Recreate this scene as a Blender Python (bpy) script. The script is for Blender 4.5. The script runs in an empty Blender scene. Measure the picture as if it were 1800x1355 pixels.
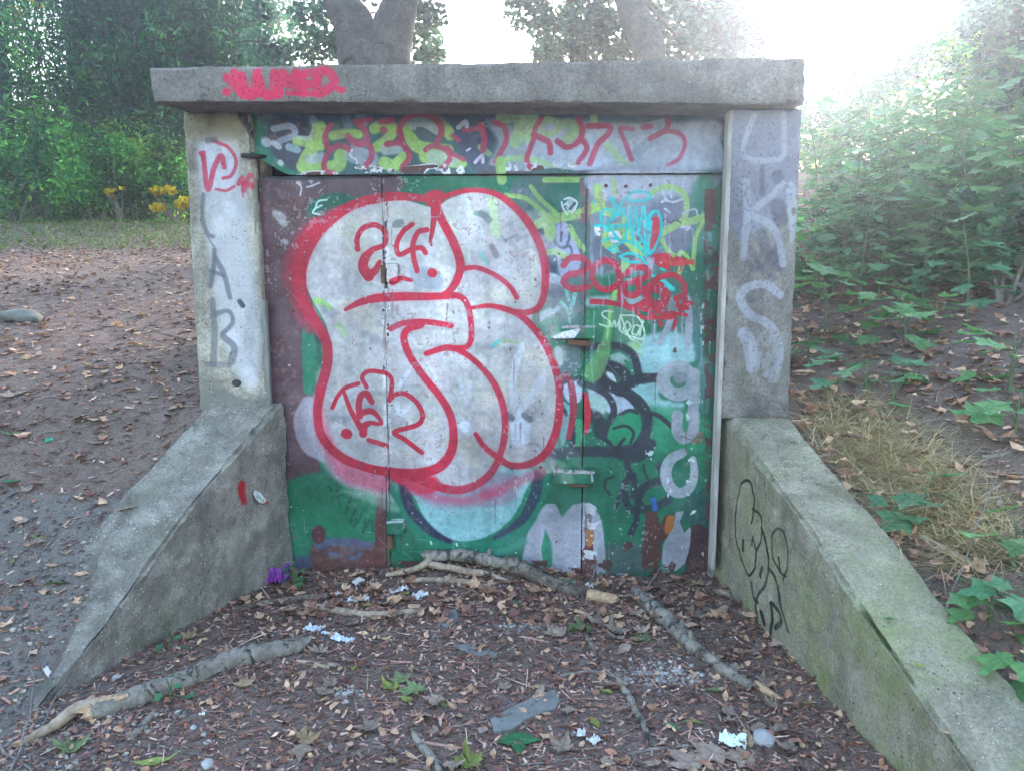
import bpy, bmesh, math, random
import numpy as np
from mathutils import Vector, noise as mnoise, Matrix
R = math.radians
SC = bpy.context.scene
COL = SC.collection
random.seed(7)
RNG = np.random.default_rng(7)

# ------------------------------------------------------------------ camera, sky, sun, exposure
FPX, PW, PH = 1380.0, 1800, 1355
CAM = Vector((0.0, -3.75, 1.5))
PITCH, YAW = R(8.5), R(2.3)
cam_d = bpy.data.cameras.new('camera')
cam = bpy.data.objects.new('camera', cam_d)
COL.objects.link(cam)
cam.location = CAM
cam.rotation_euler = (R(90) - PITCH, 0, YAW)
cam_d.sensor_fit = 'HORIZONTAL'
cam_d.sensor_width = 36.0
cam_d.lens = 36.0 * FPX / PW
cam_d.clip_start = 0.05
cam_d.clip_end = 900
SC.camera = cam

SUN_EL, SUN_AZ = R(17), R(21)          # azimuth measured from +Y towards +X
world = bpy.data.worlds.new('World')
SC.world = world
world.use_nodes = True
wn = world.node_tree
wn.nodes.clear()
sky = wn.nodes.new('ShaderNodeTexSky')
sky.sky_type = 'NISHITA'
sky.sun_disc = False
sky.sun_elevation = SUN_EL
sky.sun_rotation = SUN_AZ
sky.air_density = 1.6
sky.dust_density = 2.2
sky.ozone_density = 2.2
bg = wn.nodes.new('ShaderNodeBackground')
bg.inputs['Strength'].default_value = 0.15
wo = wn.nodes.new('ShaderNodeOutputWorld')
wn.links.new(sky.outputs[0], bg.inputs[0])
wn.links.new(bg.outputs[0], wo.inputs[0])

sun_d = bpy.data.lights.new('sun', 'SUN')
sun_d.energy = 1.3
sun_d.angle = R(12)
sun_d.color = (1.0, 0.96, 0.91)
sun = bpy.data.objects.new('sun', sun_d)
COL.objects.link(sun)
sd = Vector((math.sin(SUN_AZ) * math.cos(SUN_EL), math.cos(SUN_AZ) * math.cos(SUN_EL), math.sin(SUN_EL)))
sun.rotation_euler = sd.to_track_quat('Z', 'Y').to_euler()

SC.view_settings.view_transform = 'Standard'
SC.view_settings.look = 'None'
SC.view_settings.exposure = 2.95
SC.view_settings.gamma = 1.0
SC.view_settings.use_curve_mapping = False
SC.cycles.volume_bounces = 1

# ------------------------------------------------------------------ measuring helpers
_fw = Vector((-math.sin(YAW) * math.cos(PITCH), math.cos(YAW) * math.cos(PITCH), -math.sin(PITCH)))
_rt = Vector((math.cos(YAW), math.sin(YAW), 0))
_up = Vector((-math.sin(YAW) * math.sin(PITCH), math.cos(YAW) * math.sin(PITCH), math.cos(PITCH)))


def ray(px, py):
    return _fw + _rt * ((px - 900) / FPX) + _up * ((677.5 - py) / FPX)


def on_y(px, py, Y):
    d = ray(px, py)
    return CAM + d * ((Y - CAM.y) / d.y)


# wing wall lines: x of the inner face at depth y
def xin_l(y): return -1.2585 + 0.36 * y
def th_l(y): return np.interp(y, [-1.42, -1.3, -1.05, -.90, -.80, -.72, 0], [.05, .06, .12, .20, .33, .335, .335])
def xin_r(y): return 0.821 - 0.1457 * y


WL_Y = [-1.42, -1.324, -1.053, -0.72, -0.567, -0.06]
WL_Z = [-0.06, 0.0, 0.17, 0.425, 0.54, 0.85]
WR_Y = [-2.9, -1.86, -1.52, -1.293, -0.968, -0.594, -0.05]
WR_Z = [-0.12, 0.235, 0.36, 0.44, 0.57, 0.68, 0.872]

_rs = np.random.RandomState(3)
_SN = [(_rs.uniform(-1, 1), _rs.uniform(-1, 1), _rs.uniform(0, 6.28)) for _ in range(40)]


def snoise(x, y, f, k0=0, n=7):
    s = 0.0
    for i in range(n):
        a, b, p = _SN[(k0 + i) % 40]
        L = math.hypot(a, b) + 1e-3
        ff = f * (0.6 + 0.9 * i / n)
        s = s + np.sin((a * x + b * y) / L * ff * 6.283 + p)
    return s / n


def sstep(a, b, x):
    t = np.clip((x - a) / (b - a), 0, 1)
    return t * t * (3 - 2 * t)


def height(x, y, rough=True):
    x = np.asarray(x, float)
    y = np.asarray(y, float)
    zl = np.interp(y, [-60, -6, -2.2, -1.55, -1.3, -1.05, -0.72, -0.567, -0.06, 0.2, 7.2, 12, 40, 200],
                   [-.4, -.1, -.02, 0.0, 0.035, 0.18, 0.42, 0.52, 0.82, 0.88, 2.12, 2.3, 2.2, 1.5])
    zl = zl + 0.10 * np.clip(-1.9 - x, 0, 2.5) * sstep(-1.6, -0.4, y) * (1 - sstep(1.0, 5.0, y))
    zr = np.interp(y, [-60, -6, -3.0, -1.86, -1.52, -1.293, -0.968, -0.594, 0, 0.3, 7.5, 14, 40, 200],
                   [-.4, -.2, -.1, 0.17, 0.29, 0.38, 0.50, 0.62, 0.80, 0.87, 2.35, 2.9, 3.2, 2.0])
    zr = zr + 0.16 * np.clip(x - 1.3, 0, 6)
    xl = xin_l(np.clip(y, -1.4, 0)) - th_l(y) * .5
    xr = xin_r(np.clip(y, -3, 0)) + 0.14
    hw = np.minimum(.07, th_l(y) * .45)
    wl = sstep(0, 1, (xl - x) / (2 * hw) + .5)
    wr = sstep(-0.07, 0.07, x - xr)
    inside = (1 - wl) * (1 - wr)
    z0 = np.interp(y, [-60, -6, -3, -1.6, -0.5, -0.15, 0.06, 0.1], [-.4, -.15, -.04, 0, 0, -0.01, -0.03, -0.03])
    z0 = z0 + .05 * np.exp(-((x + .35) / .38) ** 2) * np.exp(-(y / .12) ** 2)
    zin = z0 + (0.9 + 0.17 * np.clip(y, 0, 7) - z0) * sstep(0.16, 0.4, y)
    zfar = 0.5 * (zl + zr)
    b = sstep(0.3, 3, y)
    zin = zin * (1 - b) + (zl * (1 - sstep(-2, 3, x)) + zr * sstep(-2, 3, x)) * b
    z = zl * wl + zr * wr + zin * inside
    if rough:
        near = 1 / (1 + (np.abs(y + 1) / 8) ** 2)
        z = z + 0.014 * snoise(x, y, 0.8, 0) + (0.006 * snoise(x, y, 2.6, 5) + 0.0035 * snoise(x, y, 7, 11, 9)) * near
        # litter heaped against the door and the wing walls
        z = z + 0.018 * np.exp(-((y + 0.05) / 0.16) ** 2) * inside * (0.8 + 0.5 * snoise(x, y, 1.4, 21))
        z = z + 0.03 * np.exp(-((xr - 0.14 - x) / 0.10) ** 2) * inside * (y < 0) * (y > -1.8)
    return z


def H(x, y): return float(height(x, y))


_T = np.cumsum(np.concatenate([[0.6], np.maximum(0.012, 0.006 * 1.006 ** np.arange(560))]))


def on_ground(px, py, lift=0.0):
    d = ray(px, py)
    z = height(CAM.x + d.x * _T, CAM.y + d.y * _T)
    k = np.nonzero(CAM.z + d.z * _T < z)[0]
    if len(k) == 0: return CAM + d * 20
    i = max(1, int(k[0]))
    T = np.linspace(_T[i - 1], _T[i], 12)
    z = height(CAM.x + d.x * T, CAM.y + d.y * T)
    k = np.nonzero(CAM.z + d.z * T < z)[0]
    j = int(k[0]) if len(k) else 11
    p = CAM + d * float(T[j])
    return Vector((p.x, p.y, float(z[j]) + lift))


# ------------------------------------------------------------------ object helpers
def tag(o, label=None, cat=None, group=None, kind=None):
    if label: o['label'] = label
    if cat: o['category'] = cat
    if group: o['group'] = group
    if kind: o['kind'] = kind
    return o


def empty(name, loc, label, cat, group=None, rot=(0, 0, 0)):
    o = bpy.data.objects.new(name, None)
    COL.objects.link(o)
    o.location = loc
    o.rotation_euler = rot
    o.empty_display_size = 0.1
    return tag(o, label, cat, group)


def mesh_obj(name, verts, faces, mat, parent=None, smooth=False, world_co=True, sharp=None):
    me = bpy.data.meshes.new(name)
    V = np.asarray(verts, float).reshape(-1, 3)
    if parent is not None and world_co:
        V = V - np.array(parent.location)
    me.from_pydata(V.tolist(), [], [tuple(int(i) for i in f) for f in faces])
    if mat:
        me.materials.append(mat)
    if smooth:
        me.shade_smooth()
        if sharp is not None:
            me.set_sharp_from_angle(angle=R(sharp))
    me.update()
    o = bpy.data.objects.new(name, me)
    COL.objects.link(o)
    if parent is not None:
        o.parent = parent
    return o


def np_mesh(name, V, F, mat, parent=None, smooth=False, fcol=None):
    """V (n,3), F (m,k) all with the same k; fcol (m,3) a colour for each face"""
    V = np.asarray(V, np.float32)
    F = np.asarray(F, np.int32)
    if parent is not None:
        V = V - np.array(parent.location, dtype=np.float32)
    me = bpy.data.meshes.new(name)
    m, k = F.shape
    me.vertices.add(len(V))
    me.vertices.foreach_set('co', V.ravel())
    me.loops.add(m * k)
    me.loops.foreach_set('vertex_index', F.ravel())
    me.polygons.add(m)
    me.polygons.foreach_set('loop_start', np.arange(0, m * k, k, dtype=np.int32))
    me.polygons.foreach_set('loop_total', np.full(m, k, np.int32))
    if smooth:
        me.polygons.foreach_set('use_smooth', np.ones(m, bool))
    if fcol is not None:
        at = me.attributes.new('tint', 'FLOAT_COLOR', 'FACE')
        c = np.ones((m, 4), np.float32)
        c[:, :3] = fcol
        at.data.foreach_set('color', c.ravel())
    me.materials.append(mat)
    me.update(calc_edges=True)
    me.validate()
    o = bpy.data.objects.new(name, me)
    COL.objects.link(o)
    if parent is not None:
        o.parent = parent
    return o


def add_uv(o, fn):
    me = o.data
    uv = me.uv_layers.new(name='UVMap')
    off = Vector(o.parent.location) if o.parent else Vector()
    if o.parent and o.parent.parent:
        off = off + Vector(o.parent.parent.location)
    for l in me.loops:
        uv.data[l.index].uv = fn(me.vertices[l.vertex_index].co + off)


def cat_rom(pts, n=8, closed=False):
    P = [np.asarray(p, float) for p in pts]
    if len(P) < 3 and not closed:
        return np.array([P[0] + (P[-1] - P[0]) * t for t in np.linspace(0, 1, n + 1)])
    if closed:
        P = [P[-1]] + P + [P[0], P[1]]
    else:
        P = [2 * P[0] - P[1]] + P + [2 * P[-1] - P[-2]]
    out = []
    for i in range(1, len(P) - 2):
        p0, p1, p2, p3 = P[i - 1], P[i], P[i + 1], P[i + 2]
        for k in range(n):
            t = k / n
            out.append(0.5 * ((2 * p1) + (-p0 + p2) * t + (2 * p0 - 5 * p1 + 4 * p2 - p3) * t * t + (-p0 + 3 * p1 - 3 * p2 + p3) * t ** 3))
    out.append(P[-2])
    return np.array(out)


def tube(path, radii, sides=8, jit=0.0, cap=True, V=None, F=None, seed=0, ell=None):
    """rings along a path; appends to V, F when they are given"""
    V = [] if V is None else V
    F = [] if F is None else F
    rs = random.Random(seed)
    path = [Vector(p) for p in path]
    n = len(path)
    if not hasattr(radii, '__len__'):
        radii = [radii] * n
    elif len(radii) != n:
        radii = np.interp(np.linspace(0, 1, n), np.linspace(0, 1, len(radii)), radii)
    b0 = len(V)
    ref = Vector((0, 0, 1))
    for i, p in enumerate(path):
        t = (path[min(i + 1, n - 1)] - path[max(i - 1, 0)]).normalized()
        if abs(t.dot(ref)) > 0.95:
            ref = Vector((1, 0.1, 0)).normalized()
        a = t.cross(ref).normalized()
        b = a.cross(t).normalized()
        for k in range(sides):
            an = 6.28318 * k / sides
            r = radii[i] * (1 + jit * rs.uniform(-1, 1))
            V.append(tuple(p + a * math.cos(an) * r + b * math.sin(an) * r * (ell or 1)))
    for i in range(n - 1):
        for k in range(sides):
            k2 = (k + 1) % sides
            F.append((b0 + i * sides + k, b0 + i * sides + k2, b0 + (i + 1) * sides + k2, b0 + (i + 1) * sides + k))
    if cap:
        F.append(tuple(b0 + k for k in range(sides))[::-1])
        F.append(tuple(b0 + (n - 1) * sides + k for k in range(sides)))
    return V, F


# ------------------------------------------------------------------ materials
def srgb(c):
    c = np.asarray(c, float)
    if c.max() > 1.001: c = c / 255.0
    return np.where(c <= 0.04045, c / 12.92, ((c + 0.055) / 1.055) ** 2.4)


class Mat:
    def __init__(s, name, rough=0.9, spec=0.3):
        s.m = bpy.data.materials.new(name)
        s.m.use_nodes = True
        s.nt = s.m.node_tree
        s.nt.nodes.clear()
        s.out = s.n('ShaderNodeOutputMaterial')
        s.p = s.n('ShaderNodeBsdfPrincipled')
        s.p.inputs['Roughness'].default_value = rough
        s.p.inputs['Specular IOR Level'].default_value = spec
        s.l(s.p.outputs[0], s.out.inputs[0])
        s._tc = None

    def n(s, t, **kw):
        nd = s.nt.nodes.new(t)
        for k, v in kw.items(): setattr(nd, k, v)
        return nd

    def l(s, a, b): s.nt.links.new(a, b)

    def co(s, kind='Object', scale=None):
        if s._tc is None: s._tc = s.n('ShaderNodeTexCoord')
        o = s._tc.outputs[kind]
        if scale:
            mp = s.n('ShaderNodeMapping')
            mp.inputs['Scale'].default_value = scale
            s.l(o, mp.inputs[0])
            return mp.outputs[0]
        return o

    def noise(s, scale, detail=6, rough=0.6, co=None, dist=0.0):
        t = s.n('ShaderNodeTexNoise')
        t.inputs['Scale'].default_value = scale
        t.inputs['Detail'].default_value = detail
        t.inputs['Roughness'].default_value = rough
        t.inputs['Distortion'].default_value = dist
        s.l(co or s.co(), t.inputs['Vector'])
        return t.outputs['Fac']

    def voro(s, scale, feature='F1', co=None, out='Distance'):
        t = s.n('ShaderNodeTexVoronoi', feature=feature)
        t.inputs['Scale'].default_value = scale
        s.l(co or s.co(), t.inputs['Vector'])
        return t.outputs[out]

    def ramp(s, fac, stops, interp='LINEAR'):
        r = s.n('ShaderNodeValToRGB')
        r.color_ramp.interpolation = interp
        e = r.color_ramp.elements
        while len(e) < len(stops): e.new(0.5)
        for i, (p, c) in enumerate(stops):
            e[i].position = p
            if not hasattr(c, '__len__'): c = (c, c, c)
            e[i].color = (*c, 1)
        s.l(fac, r.inputs[0])
        return r.outputs[0]

    def mix(s, fac, a, b, mode='MIX'):
        m = s.n('ShaderNodeMix', data_type='RGBA', blend_type=mode)
        for sock, v in ((m.inputs[0], fac), (m.inputs[6], a), (m.inputs[7], b)):
            if hasattr(v, 'is_linked') or hasattr(v, 'links'): s.l(v, sock)
            elif hasattr(v, '__len__'): sock.default_value = (*v, 1) if len(v) == 3 else v
            else: sock.default_value = v
        return m.outputs[2]

    def math(s, op, a, b=None, clamp=False):
        m = s.n('ShaderNodeMath', operation=op, use_clamp=clamp)
        for i, v in enumerate((a, b)):
            if v is None: continue
            if hasattr(v, 'links'): s.l(v, m.inputs[i])
            else: m.inputs[i].default_value = v
        return m.outputs[0]

    def bump(s, h, strength=0.5, dist=0.01, prev=None):
        b = s.n('ShaderNodeBump')
        b.inputs['Strength'].default_value = strength
        b.inputs['Distance'].default_value = dist
        s.l(h, b.inputs['Height'])
        if prev is not None: s.l(prev, b.inputs['Normal'])
        return b.outputs[0]

    def color(s, c):
        if hasattr(c, 'links'): s.l(c, s.p.inputs['Base Color'])
        else: s.p.inputs['Base Color'].default_value = (*c, 1)
        return s

    def normal(s, b):
        s.l(b, s.p.inputs['Normal'])
        return s


def concrete_mat(name, base, dark, light, moss=0.0, moss_c=(0.05, 0.085, 0.02), canvas=None, patch=None, paint_normal='y', low_moss=0.0, speck=1.0):
    M = Mat(name, 0.93, 0.2)
    co = M.co()
    big = M.noise(1.7, 5, 0.65, co)
    mid = M.noise(9, 8, 0.7, co)
    fine = M.noise(90, 6, 0.75, co)
    c = M.mix(M.ramp(big, [(0.35, 0), (0.65, 1)]), dark, base)
    c = M.mix(M.ramp(mid, [(0.45, 0), (0.72, 1)]), c, light)
    c = M.mix(M.ramp(fine, [(0.3, 0.65), (0.5, 1.0), (0.75, 1.3)]), (0, 0, 0), c, 'MULTIPLY') if False else c
    mul = M.ramp(fine, [(0.30, 0.58), (0.5, 1.0), (0.70, 1.35)])
    c = M.mix(1.0, c, mul, 'MULTIPLY')
    # hair cracks
    ck = M.n('ShaderNodeTexVoronoi', feature='DISTANCE_TO_EDGE')
    ck.inputs['Scale'].default_value = 1.9
    dn = M.n('ShaderNodeTexNoise'); dn.inputs['Scale'].default_value = 5; dn.inputs['Detail'].default_value = 8
    M.l(co, dn.inputs['Vector'])
    vm = M.n('ShaderNodeVectorMath', operation='MULTIPLY_ADD')
    M.l(dn.outputs['Color'], vm.inputs[0]); vm.inputs[1].default_value = (.45, .45, .45); M.l(co, vm.inputs[2])
    M.l(vm.outputs[0], ck.inputs['Vector'])
    crk = M.math('MULTIPLY', M.ramp(ck.outputs['Distance'], [(.0, 1), (.009, 0)]), M.ramp(M.noise(1.3, 3, .5, co), [(.48, 0), (.58, 1)]))
    c = M.mix(M.math('MULTIPLY', crk, .65), c, tuple(v * .3 for v in dark))
    # exposed pebbles
    vcell = M.n('ShaderNodeTexVoronoi')
    vcell.inputs['Scale'].default_value = 62
    vcell.inputs['Randomness'].default_value = 1
    M.l(co, vcell.inputs['Vector'])
    peb = M.ramp(vcell.outputs['Distance'], [(0.22, 1), (0.34, 0)])
    pick = M.ramp(vcell.outputs['Color'], [(0.50, 0), (0.56, 1)])
    pk = M.math('MULTIPLY', peb, pick)
    pk = M.math('MULTIPLY', pk, M.ramp(mid, [(0.36, 0), (0.50, 1)]))
    c = M.mix(M.math('MULTIPLY', pk, 0.75 * speck), c, M.mix(vcell.outputs['Distance'], tuple(min(1, v * 1.7) for v in light), base))
    # pits
    pits = M.ramp(M.voro(34, co=co), [(0.05, 1), (0.13, 0)])
    pits = M.math('MULTIPLY', pits, M.ramp(M.noise(6, 3, 0.5, co), [(0.5, 0), (0.6, 1)]))
    c = M.mix(M.math('MULTIPLY', pits, 0.75), c, tuple(v * 0.25 for v in dark))
    if moss > 0 or low_moss > 0:
        mm = M.ramp(M.noise(3.2, 8, 0.72, co), [(0.55 - 0.2 * moss, 0), (0.72 - 0.1 * moss, 1)])
        sx = M.n('ShaderNodeSeparateXYZ')
        M.l(co, sx.inputs[0])
        if low_moss > 0:
            g = M.ramp(sx.outputs[2], [(0.0, 1), (0.9, 0.15)])
            mm = M.math('MULTIPLY', mm, g)
        c = M.mix(M.math('MULTIPLY', mm, max(moss, low_moss)), c, M.mix(fine, moss_c, tuple(v * 2.2 for v in moss_c)))
    if patch:      # washes of another colour: (z centre, z width, colour, amount)
        sx2 = M.n('ShaderNodeSeparateXYZ')
        M.l(co, sx2.inputs[0])
        for zc, zw, pc, am in patch:
            d = M.math('ABSOLUTE', M.math('SUBTRACT', sx2.outputs[2], zc))
            w = M.ramp(M.math('ADD', M.math('DIVIDE', d, zw), M.math('MULTIPLY', M.math('SUBTRACT', M.noise(4.5, 7, 0.7, co), 0.5), 2.2)), [(0.35, 1), (0.75, 0)])
            c = M.mix(M.math('MULTIPLY', w, am), c, pc)
    if canvas is not None:
        ti = M.n('ShaderNodeTexImage', image=canvas, extension='CLIP')
        M.l(M.co('UV'), ti.inputs[0])
        ge = M.n('ShaderNodeNewGeometry')
        sn = M.n('ShaderNodeSeparateXYZ')
        M.l(ge.outputs['True Normal'], sn.inputs[0])
        if paint_normal == 'y':
            f = M.math('LESS_THAN', sn.outputs[1], -0.75)
        elif paint_normal == 'x':
            f = M.math('LESS_THAN', sn.outputs[0], -0.75)
        else:
            f = M.math('GREATER_THAN', sn.outputs[0], 0.7)
        a = M.math('MULTIPLY', ti.outputs['Alpha'], f)
        a = M.math('MULTIPLY', a, M.ramp(fine, [(0.3, 0.55), (0.5, 1.0)]))
        c = M.mix(a, c, ti.outputs['Color'])
    M.color(c)
    h = M.math('ADD', M.math('MULTIPLY', mid, 0.6), M.math('MULTIPLY', fine, 0.35))
    h = M.math('SUBTRACT', h, M.math('MULTIPLY', pits, 0.8))
    h = M.math('ADD', h, M.math('MULTIPLY', pk, 0.4))
    stn = M.ramp(M.noise(4.5, 9, .75, M.co('Object', (1, 1, .35))), [(.36, .70), (.5, 1), (.7, 1.12)])
    M.color(M.mix(1.0, c, stn, 'MULTIPLY'))
    M.normal(M.bump(h, 1.0, 0.014))
    return M.m


def tint_mat(name, rough=0.8, trans=0.0, mul=(1, 1, 1), nscale=30, spec=0.25, amt=0.35):
    """colour comes from each face's own tint attribute (leaf, chip or stone colour)"""
    M = Mat(name, rough, spec)
    at = M.n('ShaderNodeAttribute', attribute_name='tint')
    c = M.mix(1.0, at.outputs['Color'], M.ramp(M.noise(nscale, 4), [(0.3, tuple(v * (1 - amt) for v in mul)), (0.7, tuple(v * (1 + amt) for v in mul))]), 'MULTIPLY')
    M.color(c)
    if trans > 0:
        tr = M.n('ShaderNodeBsdfTranslucent')
        tc = M.mix(1.0, c, (1.0, 1.3, 0.85), 'MULTIPLY')
        M.l(tc, tr.inputs[0])
        ms = M.n('ShaderNodeMixShader')
        ms.inputs[0].default_value = trans
        M.l(M.p.outputs[0], ms.inputs[1])
        M.l(tr.outputs[0], ms.inputs[2])
        M.l(ms.outputs[0], M.out.inputs[0])
    return M.m


def leaf_mat(name, c1, c2, trans=0.35, rough=0.55, veins=False, scale=7):
    M = Mat(name, rough, 0.35)
    oi = M.n('ShaderNodeObjectInfo')
    c = M.mix(M.ramp(M.noise(scale, 3), [(0.35, 0), (0.65, 1)]), c1, c2)
    c = M.mix(1.0, c, M.ramp(oi.outputs['Random'], [(0, 0.75), (1, 1.25)]), 'MULTIPLY')
    M.color(c)
    M.normal(M.bump(M.noise(60, 3), 0.4, 0.003))
    tr = M.n('ShaderNodeBsdfTranslucent')
    M.l(M.mix(1.0, c, (1.0, 1.3, 0.85), 'MULTIPLY'), tr.inputs[0])
    ms = M.n('ShaderNodeMixShader')
    ms.inputs[0].default_value = trans
    M.l(M.p.outputs[0], ms.inputs[1])
    M.l(tr.outputs[0], ms.inputs[2])
    M.l(ms.outputs[0], M.out.inputs[0])
    return M.m


def plain_mat(name, c1, c2, scale=12, rough=0.8, spec=0.3, bump=0.4, bd=0.004, metal=0.0, stretch=None):
    M = Mat(name, rough, spec)
    co = M.co('Object', stretch) if stretch else M.co()
    f = M.noise(scale, 7, 0.65, co)
    M.color(M.mix(M.ramp(f, [(0.35, 0), (0.65, 1)]), c1, c2))
    M.p.inputs['Metallic'].default_value = metal
    M.normal(M.bump(M.noise(scale * 3, 6, 0.7, co), bump, bd))
    return M.m


# ------------------------------------------------------------------ spray paint canvases (flat print, painted in code)
def value_noise(h, w, cells, seed, octaves=4, aspect=1.0):
    rs = np.random.RandomState(seed)
    out = np.zeros((h, w), np.float32)
    amp, tot = 1.0, 0.0
    for o in range(octaves):
        ch = max(2, int(cells * 2 ** o)); cw = max(2, int(cells * aspect * w / h * 2 ** o))
        g = rs.rand(ch + 2, cw + 2).astype(np.float32)
        yy = np.linspace(0, ch, h, endpoint=False); xx = np.linspace(0, cw, w, endpoint=False)
        yi = yy.astype(int); xi = xx.astype(int)
        fy = (yy - yi)[:, None]; fx = (xx - xi)[None, :]
        fy = fy * fy * (3 - 2 * fy); fx = fx * fx * (3 - 2 * fx)
        a = g[yi][:, xi]; b = g[yi][:, xi + 1]; c = g[yi + 1][:, xi]; d = g[yi + 1][:, xi + 1]
        out += amp * ((a * (1 - fx) + b * fx) * (1 - fy) + (c * (1 - fx) + d * fx) * fy)
        tot += amp
        amp *= 0.55
    return out / tot


class Canvas:
    def __init__(s, u0, u1, v0, v1, mm, to_uv, base=None):
        s.u0, s.u1, s.v0, s.v1 = u0, u1, v0, v1
        s.w = int((u1 - u0) * 1000 / mm); s.h = int((v1 - v0) * 1000 / mm)
        s.k = 1000.0 / mm
        s.rgb = np.zeros((s.h, s.w, 3), np.float32)
        s.a = np.zeros((s.h, s.w), np.float32)
        if base is not None:
            s.rgb[:] = np.array(base) / 255.0
            s.a[:] = 1
        s.to_uv = to_uv
        s.n1 = value_noise(s.h, s.w, 9, 1, 5)
        s.n2 = value_noise(s.h, s.w, 60, 2, 4)
        s.pxm = 0.00272 * s.k          # texels per photograph pixel

    def tex(s, pts, reg):
        out = []
        for p in pts:
            x, y = p[0], p[1]
            if reg: x = reg[0] + x / reg[2]; y = reg[1] + y / reg[2]
            u, v = s.to_uv(x, y)
            out.append(((u - s.u0) * s.k, (v - s.v0) * s.k))
        return np.array(out)

    def blend(s, y0, y1, x0, x1, m, col, op):
        m = np.clip(m * op, 0, 1)
        c = np.array(col, np.float32) / 255.0
        sub = s.rgb[y0:y1, x0:x1]
        a0 = s.a[y0:y1, x0:x1]
        ao = m + a0 * (1 - m)
        sub[:] = np.where(ao[..., None] > 1e-4, (c * m[..., None] + sub * (a0 * (1 - m))[..., None]) / np.maximum(ao, 1e-4)[..., None], c)
        a0[:] = ao

    def edge(s, d, soft, y0, y1, x0, x1, chip, rag):
        n2 = s.n2[y0:y1, x0:x1]
        if rag: d = d + (s.n1[y0:y1, x0:x1] - 0.5) * rag * s.pxm * 2 + (n2 - 0.5) * rag * s.pxm * 1.2
        sw = max(0.8, soft * s.pxm)
        m = np.clip(0.5 - d / sw, 0, 1)
        m = m * m * (3 - 2 * m)
        if soft > 3: m = np.clip(m + (n2 - 0.5) * 0.7 * m * (1 - m) * 4, 0, 1)
        if chip: m = m * (n2 * 0.6 + s.n1[y0:y1, x0:x1] * 0.4 > chip)
        return m

    def st(s, pts, r, col, reg=None, soft=1.2, op=1.0, closed=False, chip=0, n=7, rag=0):
        """one pass of a spray can or marker: pts in photograph (or zoom) pixels, r one radius or a list"""
        P = s.tex(pts, reg)
        Q = cat_rom(P, n, closed) if len(P) > 1 else np.array([P[0], P[0] + 0.01])
        rr = np.array([r] if not hasattr(r, '__len__') else r, float) * s.pxm
        rr = np.interp(np.linspace(0, 1, len(Q)), np.linspace(0, 1, len(rr)), rr) if len(rr) > 1 else np.full(len(Q), rr[0])
        pad = rr.max() + soft * s.pxm + 3 + rag * s.pxm * 2
        x0 = max(0, int(Q[:, 0].min() - pad)); x1 = min(s.w, int(Q[:, 0].max() + pad) + 1)
        y0 = max(0, int(Q[:, 1].min() - pad)); y1 = min(s.h, int(Q[:, 1].max() + pad) + 1)
        if x1 <= x0 or y1 <= y0: return
        D = np.full((y1 - y0, x1 - x0), 1e3, np.float32)
        for i in range(len(Q) - 1):
            a, b = Q[i], Q[i + 1]
            rad = max(rr[i], rr[i + 1])
            pp = rad + soft * s.pxm + 3 + rag * s.pxm * 2
            xa = max(x0, int(min(a[0], b[0]) - pp)); xb = min(x1, int(max(a[0], b[0]) + pp) + 1)
            ya = max(y0, int(min(a[1], b[1]) - pp)); yb = min(y1, int(max(a[1], b[1]) + pp) + 1)
            if xb <= xa or yb <= ya: continue
            X, Y = np.meshgrid(np.arange(xa, xb, dtype=np.float32), np.arange(ya, yb, dtype=np.float32))
            dx, dy = b - a
            L = dx * dx + dy * dy + 1e-6
            t = np.clip(((X - a[0]) * dx + (Y - a[1]) * dy) / L, 0, 1)
            d = np.hypot(X - a[0] - t * dx, Y - a[1] - t * dy) - (rr[i] * (1 - t) + rr[i + 1] * t)
            sub = D[ya - y0:yb - y0, xa - x0:xb - x0]
            np.minimum(sub, d, out=sub)
        m = s.edge(D, soft, y0, y1, x0, x1, chip, rag)
        m = m * np.clip(.62 + .75 * s.n1[y0:y1, x0:x1], 0, 1)
        s.blend(y0, y1, x0, x1, m, col, op)

    def fill(s, pts, col, reg=None, soft=1.5, op=1.0, chip=0, rag=0, smooth=True, grow=0):
        P = s.tex(pts, reg)
        Q = cat_rom(P, 5, True)[:-1] if smooth else P
        pad = soft * s.pxm + 3 + rag * s.pxm * 2 + grow * s.pxm
        x0 = max(0, int(Q[:, 0].min() - pad)); x1 = min(s.w, int(Q[:, 0].max() + pad) + 1)
        y0 = max(0, int(Q[:, 1].min() - pad)); y1 = min(s.h, int(Q[:, 1].max() + pad) + 1)
        if x1 <= x0 or y1 <= y0: return
        X, Y = np.meshgrid(np.arange(x0, x1, dtype=np.float32), np.arange(y0, y1, dtype=np.float32))
        ins = np.zeros(X.shape, bool)
        D = np.full(X.shape, 1e6, np.float32)
        for i in range(len(Q)):
            a, b = Q[i], Q[(i + 1) % len(Q)]
            dx, dy = b - a
            L = dx * dx + dy * dy + 1e-9
            t = np.clip(((X - a[0]) * dx + (Y - a[1]) * dy) / L, 0, 1)
            D = np.minimum(D, (X - a[0] - t * dx) ** 2 + (Y - a[1] - t * dy) ** 2)
            if abs(dy) > 1e-9:
                ins ^= ((a[1] > Y) != (b[1] > Y)) & (X < (Y - a[1]) / dy * dx + a[0])
        D = np.sqrt(D)
        D = np.where(ins, -D, D) - grow * s.pxm
        s.blend(y0, y1, x0, x1, s.edge(D, soft, y0, y1, x0, x1, chip, rag), col, op)

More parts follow.
